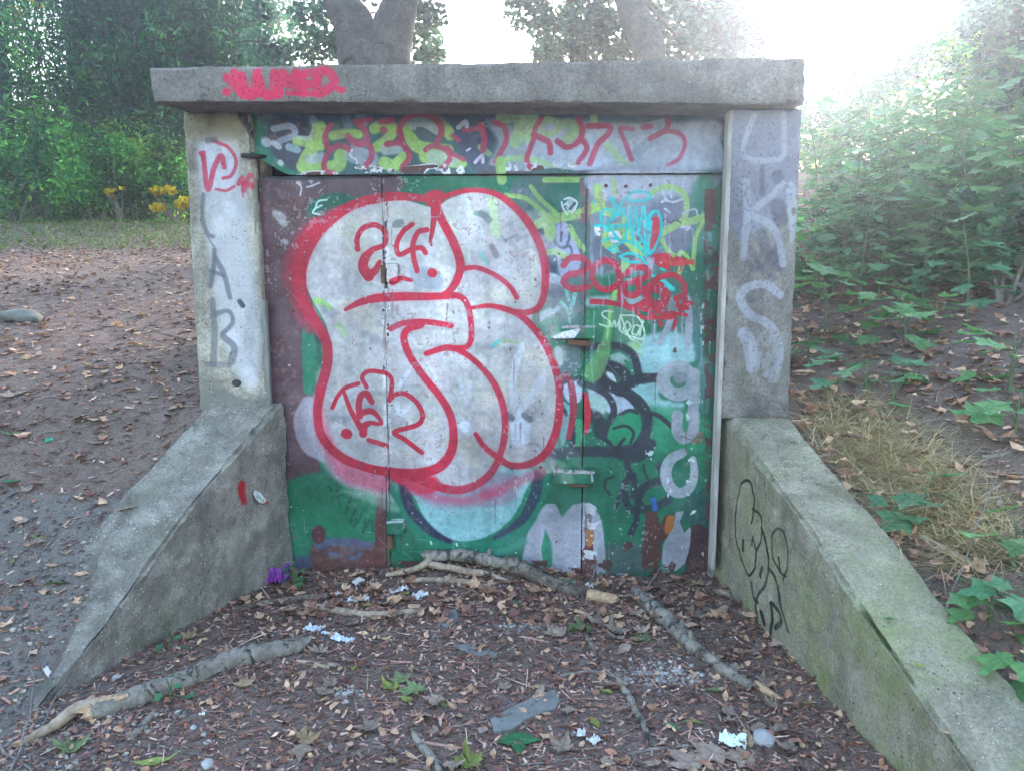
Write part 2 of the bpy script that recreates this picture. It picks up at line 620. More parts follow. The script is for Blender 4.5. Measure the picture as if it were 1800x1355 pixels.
    def image(s, name, alpha=None):
        im = bpy.data.images.new(name, s.w, s.h, alpha=True)
        im.alpha_mode = 'CHANNEL_PACKED'
        buf = np.ones((s.h, s.w, 4), np.float32)
        buf[..., :3] = np.clip(s.rgb, 0, 1)
        buf[..., 3] = s.a if alpha is None else alpha
        im.pixels.foreach_set(buf.ravel())
        im.update()
        im.pack()
        return im


def plane_y(Y):
    def f(px, py):
        p = on_y(px, py, Y)
        return p.x, p.z
    return f
# ------------------------------------------------------------------ the painted steel door
R1 = (420, 180, 4.0909); R2 = (840, 180, 4.0909); R3 = (460, 500, 4.5); R4 = (860, 500, 4.39)
R5 = (460, 780, 4.5); R6 = (860, 780, 4.39); R7 = (260, 100, 2.054); R8 = (1220, 100, 2.054); RW = (1230, 680, 2.007)

GREEN = (32, 100, 76); DGREEN = (26, 84, 66); RUST = (88, 52, 50); PRIMER = (98, 66, 74); BLACK = (36, 36, 48)
RED = (184, 30, 58); LIME = (158, 196, 98); SILV = (184, 174, 179); WHITE = (200, 200, 210); CYAN = (22, 178, 178)
LBLUE = (140, 180, 186); GREY = (128, 128, 138); LILAC = (168, 160, 174); DGREY = (78, 82, 92)

D = Canvas(-1.45, 0.92, -0.08, 2.28, 1.35, plane_y(0), GREEN)
W = D


def wash(cols, n, box, r, soft, op, seed):
    rs = random.Random(seed)
    for _ in range(n):
        x = rs.uniform(box[0], box[2]); y = rs.uniform(box[1], box[3])
        a = rs.uniform(-.5, .5); L = rs.uniform(5, 40)
        D.st([(x, y), (x + L * math.cos(a), y + L * math.sin(a)), (x + 1.5 * L * math.cos(a + .4), y + 1.5 * L * math.sin(a + .4))],
             rs.uniform(*r), rs.choice(cols), None, soft, op * rs.uniform(.5, 1), rag=1.5)


# green sheet: lighter and darker passes
wash([(30, 120, 88), DGREEN, (22, 92, 66)], 60, (440, 300, 1260, 1010), (10, 30), 20, .4, 3)
# left sheet: brown primer with worn rust
D.fill([(440, 200), (560, 205), (600, 300), (700, 312), (690, 345), (600, 350), (545, 385), (520, 450), (500, 520), (528, 570), (545, 650), (545, 740), (560, 800), (560, 850), (530, 850), (500, 870), (440, 900), (430, 300)], PRIMER, soft=6, rag=5)
D.fill([(470, 860), (505, 850), (500, 1020), (470, 1020)], (74, 62, 66), soft=12, rag=3, op=.8)
D.fill([(450, 300), (690, 308), (700, 340), (640, 345), (560, 345), (470, 350)], (92, 66, 76), soft=3, rag=2)
wash([(78, 46, 44), (112, 84, 92), (84, 58, 62)], 60, (450, 300, 530, 900), (3, 12), 6, .5, 5)
D.fill([(565, 345), (600, 340), (620, 350), (580, 375), (545, 385), (540, 365)], (36, 88, 72), soft=4, rag=2)
D.fill([(532, 580), (552, 590), (553, 650), (545, 690), (533, 680)], (40, 120, 90), soft=2, rag=2)
# white and pale knocks on the primer
for x, y, r in ((492, 382, 9), (484, 376, 6), (497, 392, 7), (500, 425, 5), (545, 318, 3), (525, 322, 3)):
    D.st([(x, y), (x + 3, y + 2)], r, (176, 168, 178), soft=5, op=.8, rag=2)
D.st([(522, 322), (530, 330), (528, 345)], 1.2, (180, 170, 180), rag=1)
D.st([(540, 330), (548, 328), (562, 322)], 1.5, (180, 170, 180), rag=1)
# header plate
D.fill([(440, 200), (1262, 195), (1262, 300), (1000, 303), (520, 312), (480, 300), (448, 262)], (52, 84, 92), soft=1)
D.st([(446, 215), (455, 265), (485, 295), (515, 303)], 15, (30, 108, 84), soft=5)
D.fill([(478, 215), (540, 215), (530, 300), (500, 290), (480, 265)], (52, 50, 68), soft=7, op=.9)
for reg, pts, r, c in (
        (R1, [(260, 200), (380, 180), (410, 240), (300, 290)], 22, (150, 158, 180)), (R1, [(200, 290), (215, 300)], 30, (180, 180, 200)),
        (R1, [(260, 300), (300, 330)], 20, (190, 195, 205)), (R1, [(310, 440), (318, 450)], 18, (200, 200, 205)),
        (R1, [(540, 130), (560, 190), (540, 260)], 26, (176, 190, 190)), (R1, [(440, 265), (520, 270)], 16, (190, 195, 200)),
        (R1, [(370, 330), (430, 350)], 26, (140, 175, 190))):
    D.st(pts, r / 4.1, c, reg, soft=3, op=.85)
# lime and pale fills under the header letters
for pts, r in (([(590, 190), (560, 300), (500, 400), (470, 470)], 46), ([(420, 290), (520, 310), (600, 330)], 26), ([(500, 480), (600, 480), (720, 460), (740, 390)], 46),
               ([(680, 250), (800, 230), (870, 240)], 30), ([(980, 200), (1060, 160), (1110, 200), (1080, 270), (1000, 330)], 38), ([(1050, 440), (1120, 460), (1200, 400)], 44),
               ([(1210, 200), (1240, 130), (1340, 120), (1450, 160), (1520, 240)], 40), ([(1230, 260), (1300, 330), (1500, 360)], 46), ([(1340, 400), (1440, 420), (1600, 440)], 42)):
    D.st(pts, r / 4.09, LIME, R1, soft=4, op=.9, rag=1)
for pts, r, c in (([(520, 420), (600, 400)], 34, (176, 180, 186)), ([(830, 380), (900, 400), (950, 420)], 60, (158, 156, 176)), ([(1060, 350), (1150, 340)], 40, (170, 176, 180)),
                  ([(1260, 160), (1340, 180), (1420, 220)], 46, (176, 186, 186)), ([(1400, 400), (1540, 420)], 46, (170, 182, 176)), ([(880, 110), (900, 150)], 36, (150, 160, 186)),
                  ([(770, 120), (800, 170)], 30, (110, 130, 160))):
    D.st(pts, r / 4.09, c, R1, soft=6, op=.85, rag=1)
D.fill([(1280, 190), (1330, 190), (1400, 230), (1440, 270), (1350, 265), (1290, 230)], (70, 88, 104), R1, soft=2)
D.fill([(1560, 210), (1800, 190), (1800, 450), (1660, 450), (1580, 330)], (64, 66, 96), R1, soft=5)
D.fill([(0, 180), (60, 160), (120, 180), (130, 260), (60, 400), (0, 450)], (60, 64, 92), R2, soft=4)
D.fill([(60, 130), (300, 110), (500, 120), (560, 470), (100, 480), (150, 300)], (160, 164, 182), R2, soft=10, op=.8)
D.fill([(400, 150), (1200, 160), (1700, 130), (1740, 300), (1730, 490), (900, 500), (420, 490)], (172, 176, 200), R2, soft=12, op=.92)
D.fill([(0, 60), (1700, 60), (1720, 120), (1200, 150), (600, 110), (0, 130)], (72, 98, 118), R2, soft=14, op=.8)
D.fill([(420, 190), (1800, 180), (1800, 260), (900, 250), (420, 240)], (58, 66, 96), (420, 150, 3.6), soft=12, op=.5)
for pts, r in (([(170, 120), (280, 110), (300, 200), (270, 290)], 42), ([(330, 130), (400, 120), (360, 260)], 36), ([(420, 200), (500, 130), (580, 180), (520, 240), (440, 230)], 22),
               ([(640, 160), (700, 200), (640, 280)], 36), ([(830, 80), (832, 160)], 26), ([(930, 320), (1000, 400), (1060, 450)], 24), ([(150, 430), (260, 410), (400, 420), (520, 460)], 20), ([(20, 330), (80, 380)], 22)):
    D.st(pts, r / 4.09, (150, 186, 128), R2, soft=3, op=.8)
D.st([(1080, 240), (1250, 180), (1330, 160)], 8, (150, 160, 182), R2, soft=3)
D.st([(1130, 400), (1190, 320), (1260, 290)], 9, (140, 150, 172), R2, soft=3)
D.fill([(0, 460), (140, 470), (150, 520), (0, 540)], (84, 84, 100), R2, soft=4, rag=3)
# header letters in red
HR = (172, 50, 88)
for reg, pts, r in (
        (R1, [(670, 170), (630, 240), (640, 310), (660, 340)], 20), (R1, [(810, 350), (740, 320), (670, 350), (625, 430), (630, 500), (690, 520)], 20),
        (R1, [(850, 150), (910, 210), (925, 280), (880, 310), (800, 280)], 22), (R1, [(790, 250), (840, 300), (920, 300), (960, 350), (950, 420), (915, 470)], 20),
        (R1, [(960, 130), (870, 150)], 16), (R1, [(1030, 150), (1110, 140)], 20), (R1, [(1045, 205), (1050, 210)], 22), (R1, [(1180, 480), (1230, 400), (1200, 330), (1150, 300), (1070, 310)], 20),
        (R1, [(1180, 290), (1160, 200), (1210, 120), (1320, 90), (1430, 140), (1460, 220), (1430, 290)], 22), (R1, [(1345, 350), (1400, 320), (1490, 350), (1520, 410), (1470, 480)], 18),
        (R1, [(1540, 380), (1620, 420)], 16), (R1, [(1500, 330), (1540, 380)], 16), (R1, [(1540, 250), (1580, 280)], 16), (R1, [(1620, 210), (1760, 190)], 16), (R1, [(1740, 170), (1765, 270), (1755, 350)], 20),
        (R2, [(20, 170), (45, 250), (40, 340)], 18), (R2, [(120, 150), (190, 190), (200, 290), (130, 430)], 18), (R2, [(450, 130), (410, 200), (400, 270), (370, 350), (350, 430), (390, 490)], 18),
        (R2, [(400, 240), (460, 270), (510, 300), (520, 370)], 20), (R2, [(720, 130), (750, 200), (720, 290), (640, 330), (570, 290)], 20), (R2, [(740, 270), (780, 340), (720, 440)], 18),
        (R2, [(790, 180), (940, 180), (930, 240), (860, 310), (800, 450)], 20), (R2, [(1100, 420), (1060, 310), (1020, 200), (1110, 200)], 16), (R2, [(1180, 190), (1240, 180)], 18),
        (R2, [(1360, 130), (1350, 200), (1230, 270)], 18), (R2, [(1230, 270), (1350, 220), (1450, 240), (1480, 310), (1440, 410), (1360, 460)], 15)):
    D.st(pts, r / 4.09, HR, reg, soft=3.2, op=.93)
D.st([(820, 350), (810, 390), (850, 420), (855, 445)], 2, (190, 200, 205), R1)
D.st([(1580, 190), (1630, 150), (1640, 180)], 4, (180, 180, 205), R1, soft=2)
D.st([(1700, 440), (1750, 390), (1755, 440)], 3, (200, 190, 215), R1, soft=2)
D.st([(1640, 355), (1665, 340)], 1.6, (210, 200, 215), R1)
# chips along the header's lower edge and the row of light drips beneath
for x0, x1, y0, y1 in ((610, 700, 292, 306), (700, 820, 288, 308), (870, 960, 286, 306), (965, 1100, 285, 304), (1100, 1200, 292, 303), (520, 600, 300, 311)):
    D.fill([(x0, y1), (x0 + 8, y0 + 4), ((x0 + x1) / 2, y0), (x1 - 6, y0 + 5), (x1, y1)], (206, 202, 210), soft=1, rag=3, chip=.49, smooth=False)
    D.fill([(x0, y1), (x0 + 8, y0 + 4), ((x0 + x1) / 2, y0 + 3), (x1 - 6, y0 + 6), (x1, y1)], RUST, soft=1, rag=3, chip=.56, smooth=False)
D.fill([(440, 306), (520, 312), (700, 308), (700, 313), (520, 318), (450, 314)], (50, 42, 54), soft=1.5, smooth=False)
D.fill([(840, 303), (1040, 302), (1262, 300), (1262, 303), (1040, 306), (840, 308)], (84, 70, 84), soft=1.5, smooth=False, rag=1)
# ------- right sheet, upper: greys and lilac over green
D.fill([(1030, 306), (1262, 303), (1258, 340), (1250, 460), (1200, 500), (1100, 480), (1040, 470)], (126, 130, 148), soft=16, op=.9, rag=4)
D.fill([(1040, 306), (1230, 304), (1220, 340), (1120, 350), (1045, 345)], (168, 168, 188), soft=14, op=.9, rag=4)
D.fill([(1220, 320), (1255, 320), (1252, 520), (1215, 540), (1200, 420)], (52, 122, 98), soft=14, op=.85, rag=4)
D.fill([(1150, 470), (1250, 450), (1250, 540), (1200, 560)], (44, 100, 84), soft=12, op=.9, rag=3)
D.fill([(1120, 380), (1200, 350), (1220, 420), (1180, 460), (1130, 440)], (108, 104, 128), soft=14, op=.8)
D.fill([(1042, 420), (1110, 400), (1130, 440), (1060, 480)], (84, 82, 98), soft=8, op=.8)
# central leaf, upper right: layered scribbles
D.fill([(900, 320), (1025, 318), (1025, 560), (975, 560), (965, 480), (945, 410)], (66, 96, 96), soft=5, rag=3)
D.fill([(960, 330), (1022, 325), (1020, 375), (970, 372)], (36, 98, 84), soft=5)
D.fill([(220, 640), (330, 620), (370, 650), (350, 760), (280, 700)], (92, 108, 118), R2, soft=3)
D.fill([(390, 640), (480, 720), (560, 810), (520, 900), (440, 820), (380, 720)], (100, 126, 124), R2, soft=3)
D.fill([(420, 900), (560, 850), (660, 900), (640, 1060), (520, 1080), (430, 980)], (128, 132, 158), R2, soft=3)
D.fill([(560, 900), (650, 880), (700, 1000), (740, 1180), (600, 1260), (560, 1060)], (150, 150, 180), R2, soft=3)
D.st([(470, 870), (540, 830), (620, 840), (660, 900), (650, 1000), (620, 1050), (560, 1020), (545, 930), (470, 870)], 2.2, (76, 86, 104), R2)
D.st([(600, 1050), (660, 1040), (670, 1100), (600, 1140)], 2.2, (76, 86, 104), R2)
D.st([(600, 940), (595, 1000)], 2, (66, 70, 90), R2)
D.fill([(400, 880), (480, 860), (500, 940), (430, 960)], (54, 58, 70), R2, soft=3)
D.fill([(490, 1050), (560, 1090), (560, 1230), (500, 1180)], (60, 64, 84), R2, soft=4)
D.fill([(470, 1240), (590, 1250), (600, 1350), (480, 1350)], (160, 170, 190), R2, soft=4)
GL = (146, 186, 100)
for pts, r in (([(380, 610), (450, 700), (560, 800)], 16), ([(200, 670), (330, 690), (430, 760), (490, 820)], 16), ([(660, 900), (700, 980), (760, 1060)], 20), ([(430, 880), (500, 850), (650, 820), (740, 800), (870, 730), (860, 620)], 34),
               ([(500, 840), (520, 960)], 40), ([(500, 1080), (560, 1080), (630, 1110)], 22), ([(880, 700), (900, 780), (990, 800)], 30), ([(970, 560), (985, 660)], 16), ([(1000, 900), (930, 940), (920, 1010), (980, 1060)], 30),
               ([(1040, 960), (1100, 1010), (1160, 1080)], 40), ([(1060, 850), (1060, 930)], 30), ([(1250, 650), (1350, 610), (1460, 640), (1500, 720), (1490, 820), (1450, 870)], 20),
               ([(1320, 940), (1440, 880), (1560, 850), (1660, 810)], 26), ([(1620, 860), (1570, 960), (1555, 1060), (1545, 1200)], 15), ([(1545, 1200), (1500, 1110), (1460, 1080), (1440, 1110)], 15),
               ([(1310, 970), (1360, 1060), (1440, 1130)], 16), ([(1470, 1160), (1440, 1240)], 16), ([(1060, 1150), (1050, 1220)], 30), ([(160, 430), (170, 560)], 34), ([(480, 560), (740, 560)], 20)):
    D.st(pts, r / 4.09, GL, R2, soft=2.2, op=.9)
# small face and sparkles
for pts in ([(620, 700), (660, 690), (710, 720), (700, 760), (680, 800)], [(600, 720), (610, 760), (640, 810)], [(620, 740), (640, 730), (650, 750)], [(670, 740), (690, 730)]):
    D.st(pts, 1.5, (206, 206, 216), R2)
D.fill([(640, 700), (690, 700), (690, 780), (640, 790)], (186, 186, 200), R2, soft=3, op=.7)
D.st([(660, 770), (690, 730)], 2, (50, 50, 64), R2)
for pts, r in (([(1320, 640), (1350, 700), (1320, 720)], 8), ([(1380, 640), (1390, 690)], 7), ([(1340, 700), (1400, 720), (1470, 700)], 8), ([(1345, 770), (1380, 795)], 8), ([(1470, 800), (1560, 770), (1580, 820)], 6), ([(1460, 900), (1520, 900), (1500, 920)], 9), ([(1200, 540), (1240, 560), (1220, 600)], 8), ([(900, 640), (920, 700)], 10)):
    D.st(pts, r / 4.09, (186, 184, 204), R2, soft=2)
D.st([(1320, 860), (1350, 840), (1380, 870), (1420, 850), (1460, 870)], 1.1, (58, 48, 66), R2)
D.fill([(835, 900), (870, 890), (880, 960), (845, 950)], (206, 204, 214), R2, soft=2)
D.fill([(940, 940), (1010, 930), (1030, 1000), (960, 1010)], (206, 208, 216), R2, soft=2)
D.st([(1280, 860), (1285, 950), (1260, 1030)], 8, (196, 44, 66), R2, soft=2)
# cyan tag
for pts in ([(1065, 690), (1100, 655), (1160, 645), (1220, 655), (1240, 680), (1200, 708), (1130, 712), (1075, 705), (1065, 690)],
            [(950, 690), (975, 740), (1010, 800), (1040, 710)], [(960, 690), (1000, 750), (1050, 800)], [(1000, 730), (985, 810), (1050, 770)],
            [(930, 930), (890, 860), (890, 790), (940, 770), (965, 800), (960, 850), (1000, 810), (1050, 820)], [(840, 890), (920, 890), (1010, 890), (1060, 900)], [(930, 850), (960, 920), (1010, 990)],
            [(1055, 1000), (1075, 850), (1085, 740), (1095, 850), (1110, 990)], [(1110, 990), (1125, 860), (1130, 760), (1145, 850), (1155, 930)], [(1155, 930), (1175, 830), (1190, 750), (1200, 850), (1200, 960), (1195, 1090)],
            [(1195, 1090), (1225, 980), (1220, 880), (1250, 800), (1290, 790), (1315, 850), (1310, 950), (1270, 1050), (1230, 1090), (1200, 1080)], [(1200, 860), (1250, 790)], [(1220, 1080), (1230, 950), (1245, 860)],
            [(890, 1000), (960, 980), (1030, 1000), (1000, 1030), (940, 1060), (1010, 1075)], [(940, 920), (1000, 900), (1070, 880)], [(1020, 1000), (1100, 1010), (1170, 1060), (1210, 1110)],
            [(1020, 1110), (1080, 1090), (1160, 1110), (1210, 1165)], [(1020, 1110), (1080, 1150), (1150, 1155)], [(1080, 860), (1100, 940)], [(1140, 930), (1180, 1000), (1120, 1010)],
            [(1240, 1240), (1300, 1270), (1400, 1340)], [(1330, 1150), (1310, 1190), (1340, 1210)]):
    D.st(pts, 2.3, CYAN, R2, soft=1)
for p in ((840, 720), (1315, 1050)): D.st([p], 2.6, CYAN, R2)
D.st([(1300, 1270), (1400, 1345)], 4.5, (40, 190, 196), R2)
# ------- right sheet, middle and lower
D.fill([(1000, 80), (1180, 90), (1190, 180), (1060, 210), (780, 190), (750, 110)], (150, 168, 178), R4, soft=8, op=.85)
D.fill([(760, 200), (1050, 200), (1040, 480), (760, 470)], (38, 116, 82), R4, soft=10)
D.st([(1000, 200), (1060, 300), (1060, 440)], 22, (96, 132, 108), R4, soft=10, op=.7)
D.fill([(1060, 470), (1200, 400), (1400, 360), (1560, 420), (1590, 580), (1440, 640), (1300, 700), (1150, 680), (1080, 580)], LBLUE, R4, soft=10)
D.fill([(1060, 470), (1160, 440), (1180, 540), (1090, 560)], (140, 178, 120), R4, soft=8, op=.8)
D.fill([(1330, 100), (1620, 120), (1640, 360), (1440, 380), (1330, 300)], (96, 120, 120), R4, soft=14, op=.8)
D.fill([(1560, 340), (1640, 400), (1660, 640), (1600, 600)], (70, 118, 122), R4, soft=10, op=.8)
for y0, dy in ((470, 0), (520, 6), (560, 12)):
    D.st([(1120, y0 + 60), (1300, y0 + 20), (1560, y0 + 10 + dy)], 4, (160, 196, 204), R4, soft=6, op=.6)
D.fill([(1060, 760), (1300, 740), (1320, 880), (1500, 920), (1420, 1000), (1260, 980), (1140, 880)], (138, 180, 184), R4, soft=10)
D.fill([(1180, 960), (1500, 960), (1680, 1040), (1680, 1260), (1300, 1300), (1220, 1160)], (50, 138, 104), R4, soft=16, op=.9)
D.fill([(1600, 640), (1700, 600), (1700, 960), (1620, 960)], (84, 140, 132), R4, soft=10, op=.8)
# white shapes between black outlines, on and beside the seam
D.fill([(560, 760), (700, 740), (700, 900), (600, 900)], (176, 182, 204), R4, soft=3)
D.fill([(560, 900), (640, 960), (620, 1100), (560, 1240), (540, 1000)], (110, 154, 160), R4, soft=6)
D.fill([(500, 500), (690, 470), (690, 660), (560, 700), (520, 600)], (92, 108, 112), R4, soft=8)
D.st([(530, 510), (540, 600)], 7, (176, 186, 190), R4, soft=6)
D.fill([(640, 1060), (720, 1060), (730, 1280), (640, 1260)], (60, 148, 108), R4, soft=3)
D.fill([(760, 770), (900, 780), (1100, 880), (1110, 960), (960, 1000), (800, 920)], (168, 176, 196), R4, soft=6)
D.fill([(770, 860), (860, 850), (910, 940), (860, 1030), (780, 1010)], (150, 176, 172), R4, soft=8)
D.fill([(960, 1020), (1140, 1000), (1170, 1140), (1120, 1260), (960, 1260), (900, 1160)], (30, 128, 90), R4, soft=4)
D.fill([(930, 570), (1000, 530), (1080, 590), (1110, 700), (1040, 700)], (150, 180, 176), R4, soft=5, chip=.38)
D.fill([(1040, 600), (1110, 620), (1120, 710), (1050, 710)], (44, 122, 96), R4, soft=5)
D.fill([(886, 680), (940, 670), (985, 780), (930, 750)], (200, 204, 214), R4, soft=1.5)
D.st([(1045, 700), (1080, 710), (1110, 722)], 2.5, (200, 204, 214), R4)
BK = (44, 44, 56)
for pts, r, s in (([(720, 490), (860, 480), (1000, 480), (1100, 540), (1140, 640), (1150, 740), (1060, 780)], 30, 5), ([(880, 620), (1000, 660), (1060, 740), (1010, 820)], 46, 6), ([(1060, 740), (1180, 720), (1300, 720)], 30, 4), ([(1180, 740), (1300, 720)], 34, 5),
                  ([(900, 600), (860, 680), (900, 760), (990, 820)], 40, 6), ([(700, 760), (820, 800), (920, 870), (960, 980), (900, 1100), (880, 1180)], 26, 3), ([(840, 740), (960, 800), (1080, 850), (1180, 940), (1220, 1060), (1200, 1160), (1120, 1280)], 42, 4),
                  ([(1060, 860), (1180, 980), (1300, 1010), (1420, 1110)], 18, 3), ([(760, 1000), (840, 1040), (860, 1140)], 50, 8), ([(1010, 1000), (1080, 970), (1140, 990)], 14, 2), ([(960, 1110), (1050, 1090), (1110, 1140), (1090, 1220)], 12, 2),
                  ([(880, 1180), (940, 1240), (960, 1310)], 16, 2), ([(1040, 1190), (1000, 1240), (980, 1300)], 14, 2), ([(640, 1100), (640, 1270)], 24, 3), ([(560, 800), (570, 760), (700, 720)], 14, 4), ([(560, 940), (590, 1000)], 16, 3)):
    D.st(pts, r / 4.39, BK, R4, soft=s, op=.96)
for pts, r, s in (([(480, 80), (640, 60), (800, 60), (960, 60), (1180, 30)], 42, 4), ([(980, 60), (1080, 100), (1180, 80), (1240, 0)], 46, 4), ([(1060, 140), (1080, 240), (1040, 330), (1060, 460), (1120, 520)], 28, 5), ([(1000, 380), (990, 460), (970, 490)], 14, 3), ([(1110, 240), (1120, 330), (1100, 400)], 24, 5),
                  ([(1320, 280), (1200, 330), (1150, 420), (1180, 500), (1280, 490), (1380, 430)], 34, 4), ([(1140, 520), (1130, 600), (1090, 690)], 24, 5), ([(1190, 160), (1200, 220), (1220, 270)], 9, 2), ([(960, 250), (900, 280), (890, 340), (930, 390)], 10, 3), ([(1300, 160), (1340, 260)], 22, 6)):
    D.st(pts, r / 4.39, BK, R6, soft=s, op=.92)
D.fill([(1540, 400), (1680, 380), (1690, 620), (1600, 640), (1500, 560)], (40, 72, 72), R6, soft=12, op=.8)
D.st([(1265, 430), (1275, 500)], 5, (52, 96, 176), R6, soft=3)
D.fill([(900, 800), (1200, 780), (1260, 900), (1200, 1000), (900, 1010)], (84, 88, 92), R6, soft=14, op=.75, rag=4)
# lime drip on the seam
D.st([(985, 50), (950, 110), (930, 240), (905, 420), (870, 540), (800, 680)], [3, 3.5, 4.5, 7, 14, 17], (120, 172, 104), R4, soft=6, op=.75)
D.st([(970, 60), (955, 120)], 4, GL, R4, soft=1.5)
D.st([(930, 200), (920, 320), (905, 420)], 2, (150, 206, 120), R4)
# cyan check mark, white scribble
D.st([(515, 120), (570, 160), (615, 220), (640, 160), (660, 80)], 3.6, (110, 196, 196), R4, soft=2)
D.st([(590, 40), (612, 125)], 3, (110, 190, 190), R4, soft=2)
D.st([(612, 220), (620, 300)], 1, (110, 196, 196), R4)
D.fill([(380, 230), (470, 180), (550, 170), (520, 220), (400, 280)], (180, 188, 214), R4, soft=6)
D.fill([(460, 0), (560, 20), (560, 100), (490, 190), (450, 120)], (84, 86, 106), R4, soft=5)
for pts in ([(950, 215), (890, 210), (870, 240), (930, 290), (920, 330), (850, 310)], [(945, 330), (965, 285), (975, 330), (1000, 290), (1010, 340)], [(1010, 240), (1150, 260), (1190, 420), (1010, 360), (1010, 240)], [(1010, 240), (1100, 430), (1190, 290)],
            [(1030, 350), (1060, 290), (1090, 330), (1060, 370), (1030, 350)], [(1100, 370), (1120, 320), (1160, 330), (1150, 380), (1110, 390), (1100, 370)], [(1180, 280), (1160, 400)]):
    D.st(pts, 1.5, (184, 206, 186), R4, soft=.8)
# pale block letters down the right side
PL = (158, 158, 170)
D.st([(1400, 260), (1380, 330), (1330, 420), (1315, 460)], [5, 6, 5, 4], PL, R4, soft=3)
D.st([(1410, 130), (1440, 200)], 7, PL, R4, soft=3, op=.8)
D.st([(1530, 110), (1540, 260), (1535, 400), (1525, 500)], [5, 6, 7, 4], PL, R4, soft=2)
D.st([(1275, 280), (1265, 440)], 1.8, PL, R4)
D.st([(1440, 330), (1432, 490)], 1.5, PL, R4)
D.st([(1530, 300), (1432, 490)], 1.2, PL, R4, op=.0)
D.st([(1430, 500), (1436, 520)], 2.4, (50, 58, 60), R4)
D.st([(1460, 640), (1550, 700), (1560, 800), (1460, 850), (1360, 800), (1350, 700)], 52 / 4.39, PL, R4, soft=2.5, closed=True)
D.fill([(1415, 720), (1440, 685), (1490, 680), (1522, 710), (1500, 755), (1440, 765)], (112, 122, 130), R4, soft=1.5)
D.st([(1580, 690), (1580, 860), (1570, 1000)], 44 / 4.39, PL, R4, soft=2)
D.st([(1450, 1010), (1450, 1130), (1500, 1190), (1570, 1130), (1580, 1000)], 44 / 4.39, PL, R4, soft=3)
D.st([(1490, 70), (1400, 120), (1360, 220), (1390, 330), (1470, 380), (1550, 330), (1580, 230), (1570, 120)], [36 / 4.39, 44 / 4.39, 46 / 4.39, 44 / 4.39, 40 / 4.39, 32 / 4.39, 26 / 4.39], PL, R6, soft=2)
D.fill([(250, 900), (290, 700), (360, 540), (440, 460), (510, 460), (560, 560), (640, 470), (730, 450), (820, 500), (870, 600), (890, 780), (900, 1000), (700, 1020), (480, 1010), (470, 800), (430, 680), (400, 800), (420, 960), (340, 930)], (152, 150, 162), R6, soft=4, smooth=False)
D.fill([(430, 660), (480, 760), (490, 1000), (430, 960), (405, 820)], (44, 118, 92), R6, soft=6, smooth=False)
D.fill([(1440, 530), (1500, 520), (1470, 600), (1500, 690), (1560, 640), (1560, 760), (1540, 900), (1440, 980), (1330, 960), (1340, 780), (1420, 640)], (150, 150, 162), R6, soft=2, rag=1, smooth=False)
# chipped white flecks
for box in ((1520, 850, 1620, 1100), (1630, 180, 1700, 520), (1640, 800, 1700, 960)):
    b = [(box[0], box[1]), (box[2], box[1] + 10), (box[2] - 8, box[3]), (box[0] + 6, box[3] - 10)]
    D.fill(b, (186, 200, 206), R4, soft=2, chip=.555, rag=3)
for b in ([(1380, 200), (1440, 220), (1430, 400), (1370, 400)], [(1530, 130), (1600, 160), (1600, 400), (1520, 420)], [(1540, 460), (1610, 470), (1580, 540), (1530, 530)], [(1210, 40), (1330, 90), (1320, 140), (1220, 110)]):
    D.fill(b, (200, 204, 214), R6, soft=2, chip=.53, rag=3)
# rust with lifted paint, lower right
for b, c in (([(1210, 520), (1290, 530), (1320, 700), (1320, 880), (1290, 960), (1180, 940), (1190, 700)], RUST), ([(1350, 560), (1420, 540), (1420, 620), (1370, 720), (1320, 760), (1300, 700)], RUST),
             ([(1560, 640), (1620, 620), (1690, 660), (1690, 1000), (1500, 1040), (1520, 900), (1550, 780)], (70, 48, 54)), ([(1040, 760), (1100, 760), (1100, 800), (1040, 830)], RUST),
             ([(735, 640), (800, 660), (800, 800), (820, 900), (820, 1010), (710, 1020), (712, 830), (740, 780)], RUST), ([(740, 470), (790, 560), (780, 640), (735, 640)], (110, 92, 100))):
    D.fill(b, c, R6, soft=1.2, rag=3, smooth=False)
D.fill([(1370, 570), (1420, 560), (1410, 660), (1360, 690)], (176, 104, 50), R6, soft=2, rag=3)
D.fill([(745, 670), (795, 670), (795, 780), (750, 790)], (150, 96, 62), R6, soft=3, rag=4)
for b in ([(740, 460), (820, 480), (860, 600), (850, 680), (760, 660), (750, 560)], [(720, 560), (745, 600), (735, 700), (712, 650)], [(730, 820), (830, 840), (810, 890), (740, 880)], [(1560, 600), (1640, 600), (1650, 700), (1600, 640), (1560, 660)], [(1620, 720), (1660, 880), (1610, 800)], [(710, 880), (735, 880), (735, 960), (712, 950)]):
    D.fill(b, (186, 184, 192), R6, soft=1.2, chip=.50, rag=3)
# ------- lower left sheet
D.fill([(500, 850), (560, 830), (640, 850), (662, 870), (660, 950), (600, 958), (545, 960), (490, 975), (490, 900)], (30, 106, 76), soft=9, rag=3)
D.fill([(210, 920), (390, 900), (400, 1060), (200, 1050)], (72, 74, 100), R5, soft=10, rag=4)
D.fill([(420, 800), (600, 740), (880, 780), (880, 900), (720, 960), (600, 900), (440, 880)], (82, 84, 108), R5, soft=5, rag=4)
D.fill([(395, 780), (440, 850), (560, 920), (640, 890), (700, 960), (760, 930), (820, 840), (880, 850), (900, 760), (890, 640), (910, 490), (885, 400), (900, 320), (830, 260), (850, 200), (975, 190), (985, 1080), (380, 1060), (400, 920)], (96, 54, 54), R5, soft=1.5, rag=2.5, smooth=False)
D.fill([(400, 680), (450, 640), (500, 680), (490, 760), (440, 790), (400, 750)], (86, 46, 50), R5, soft=2, rag=1.5)
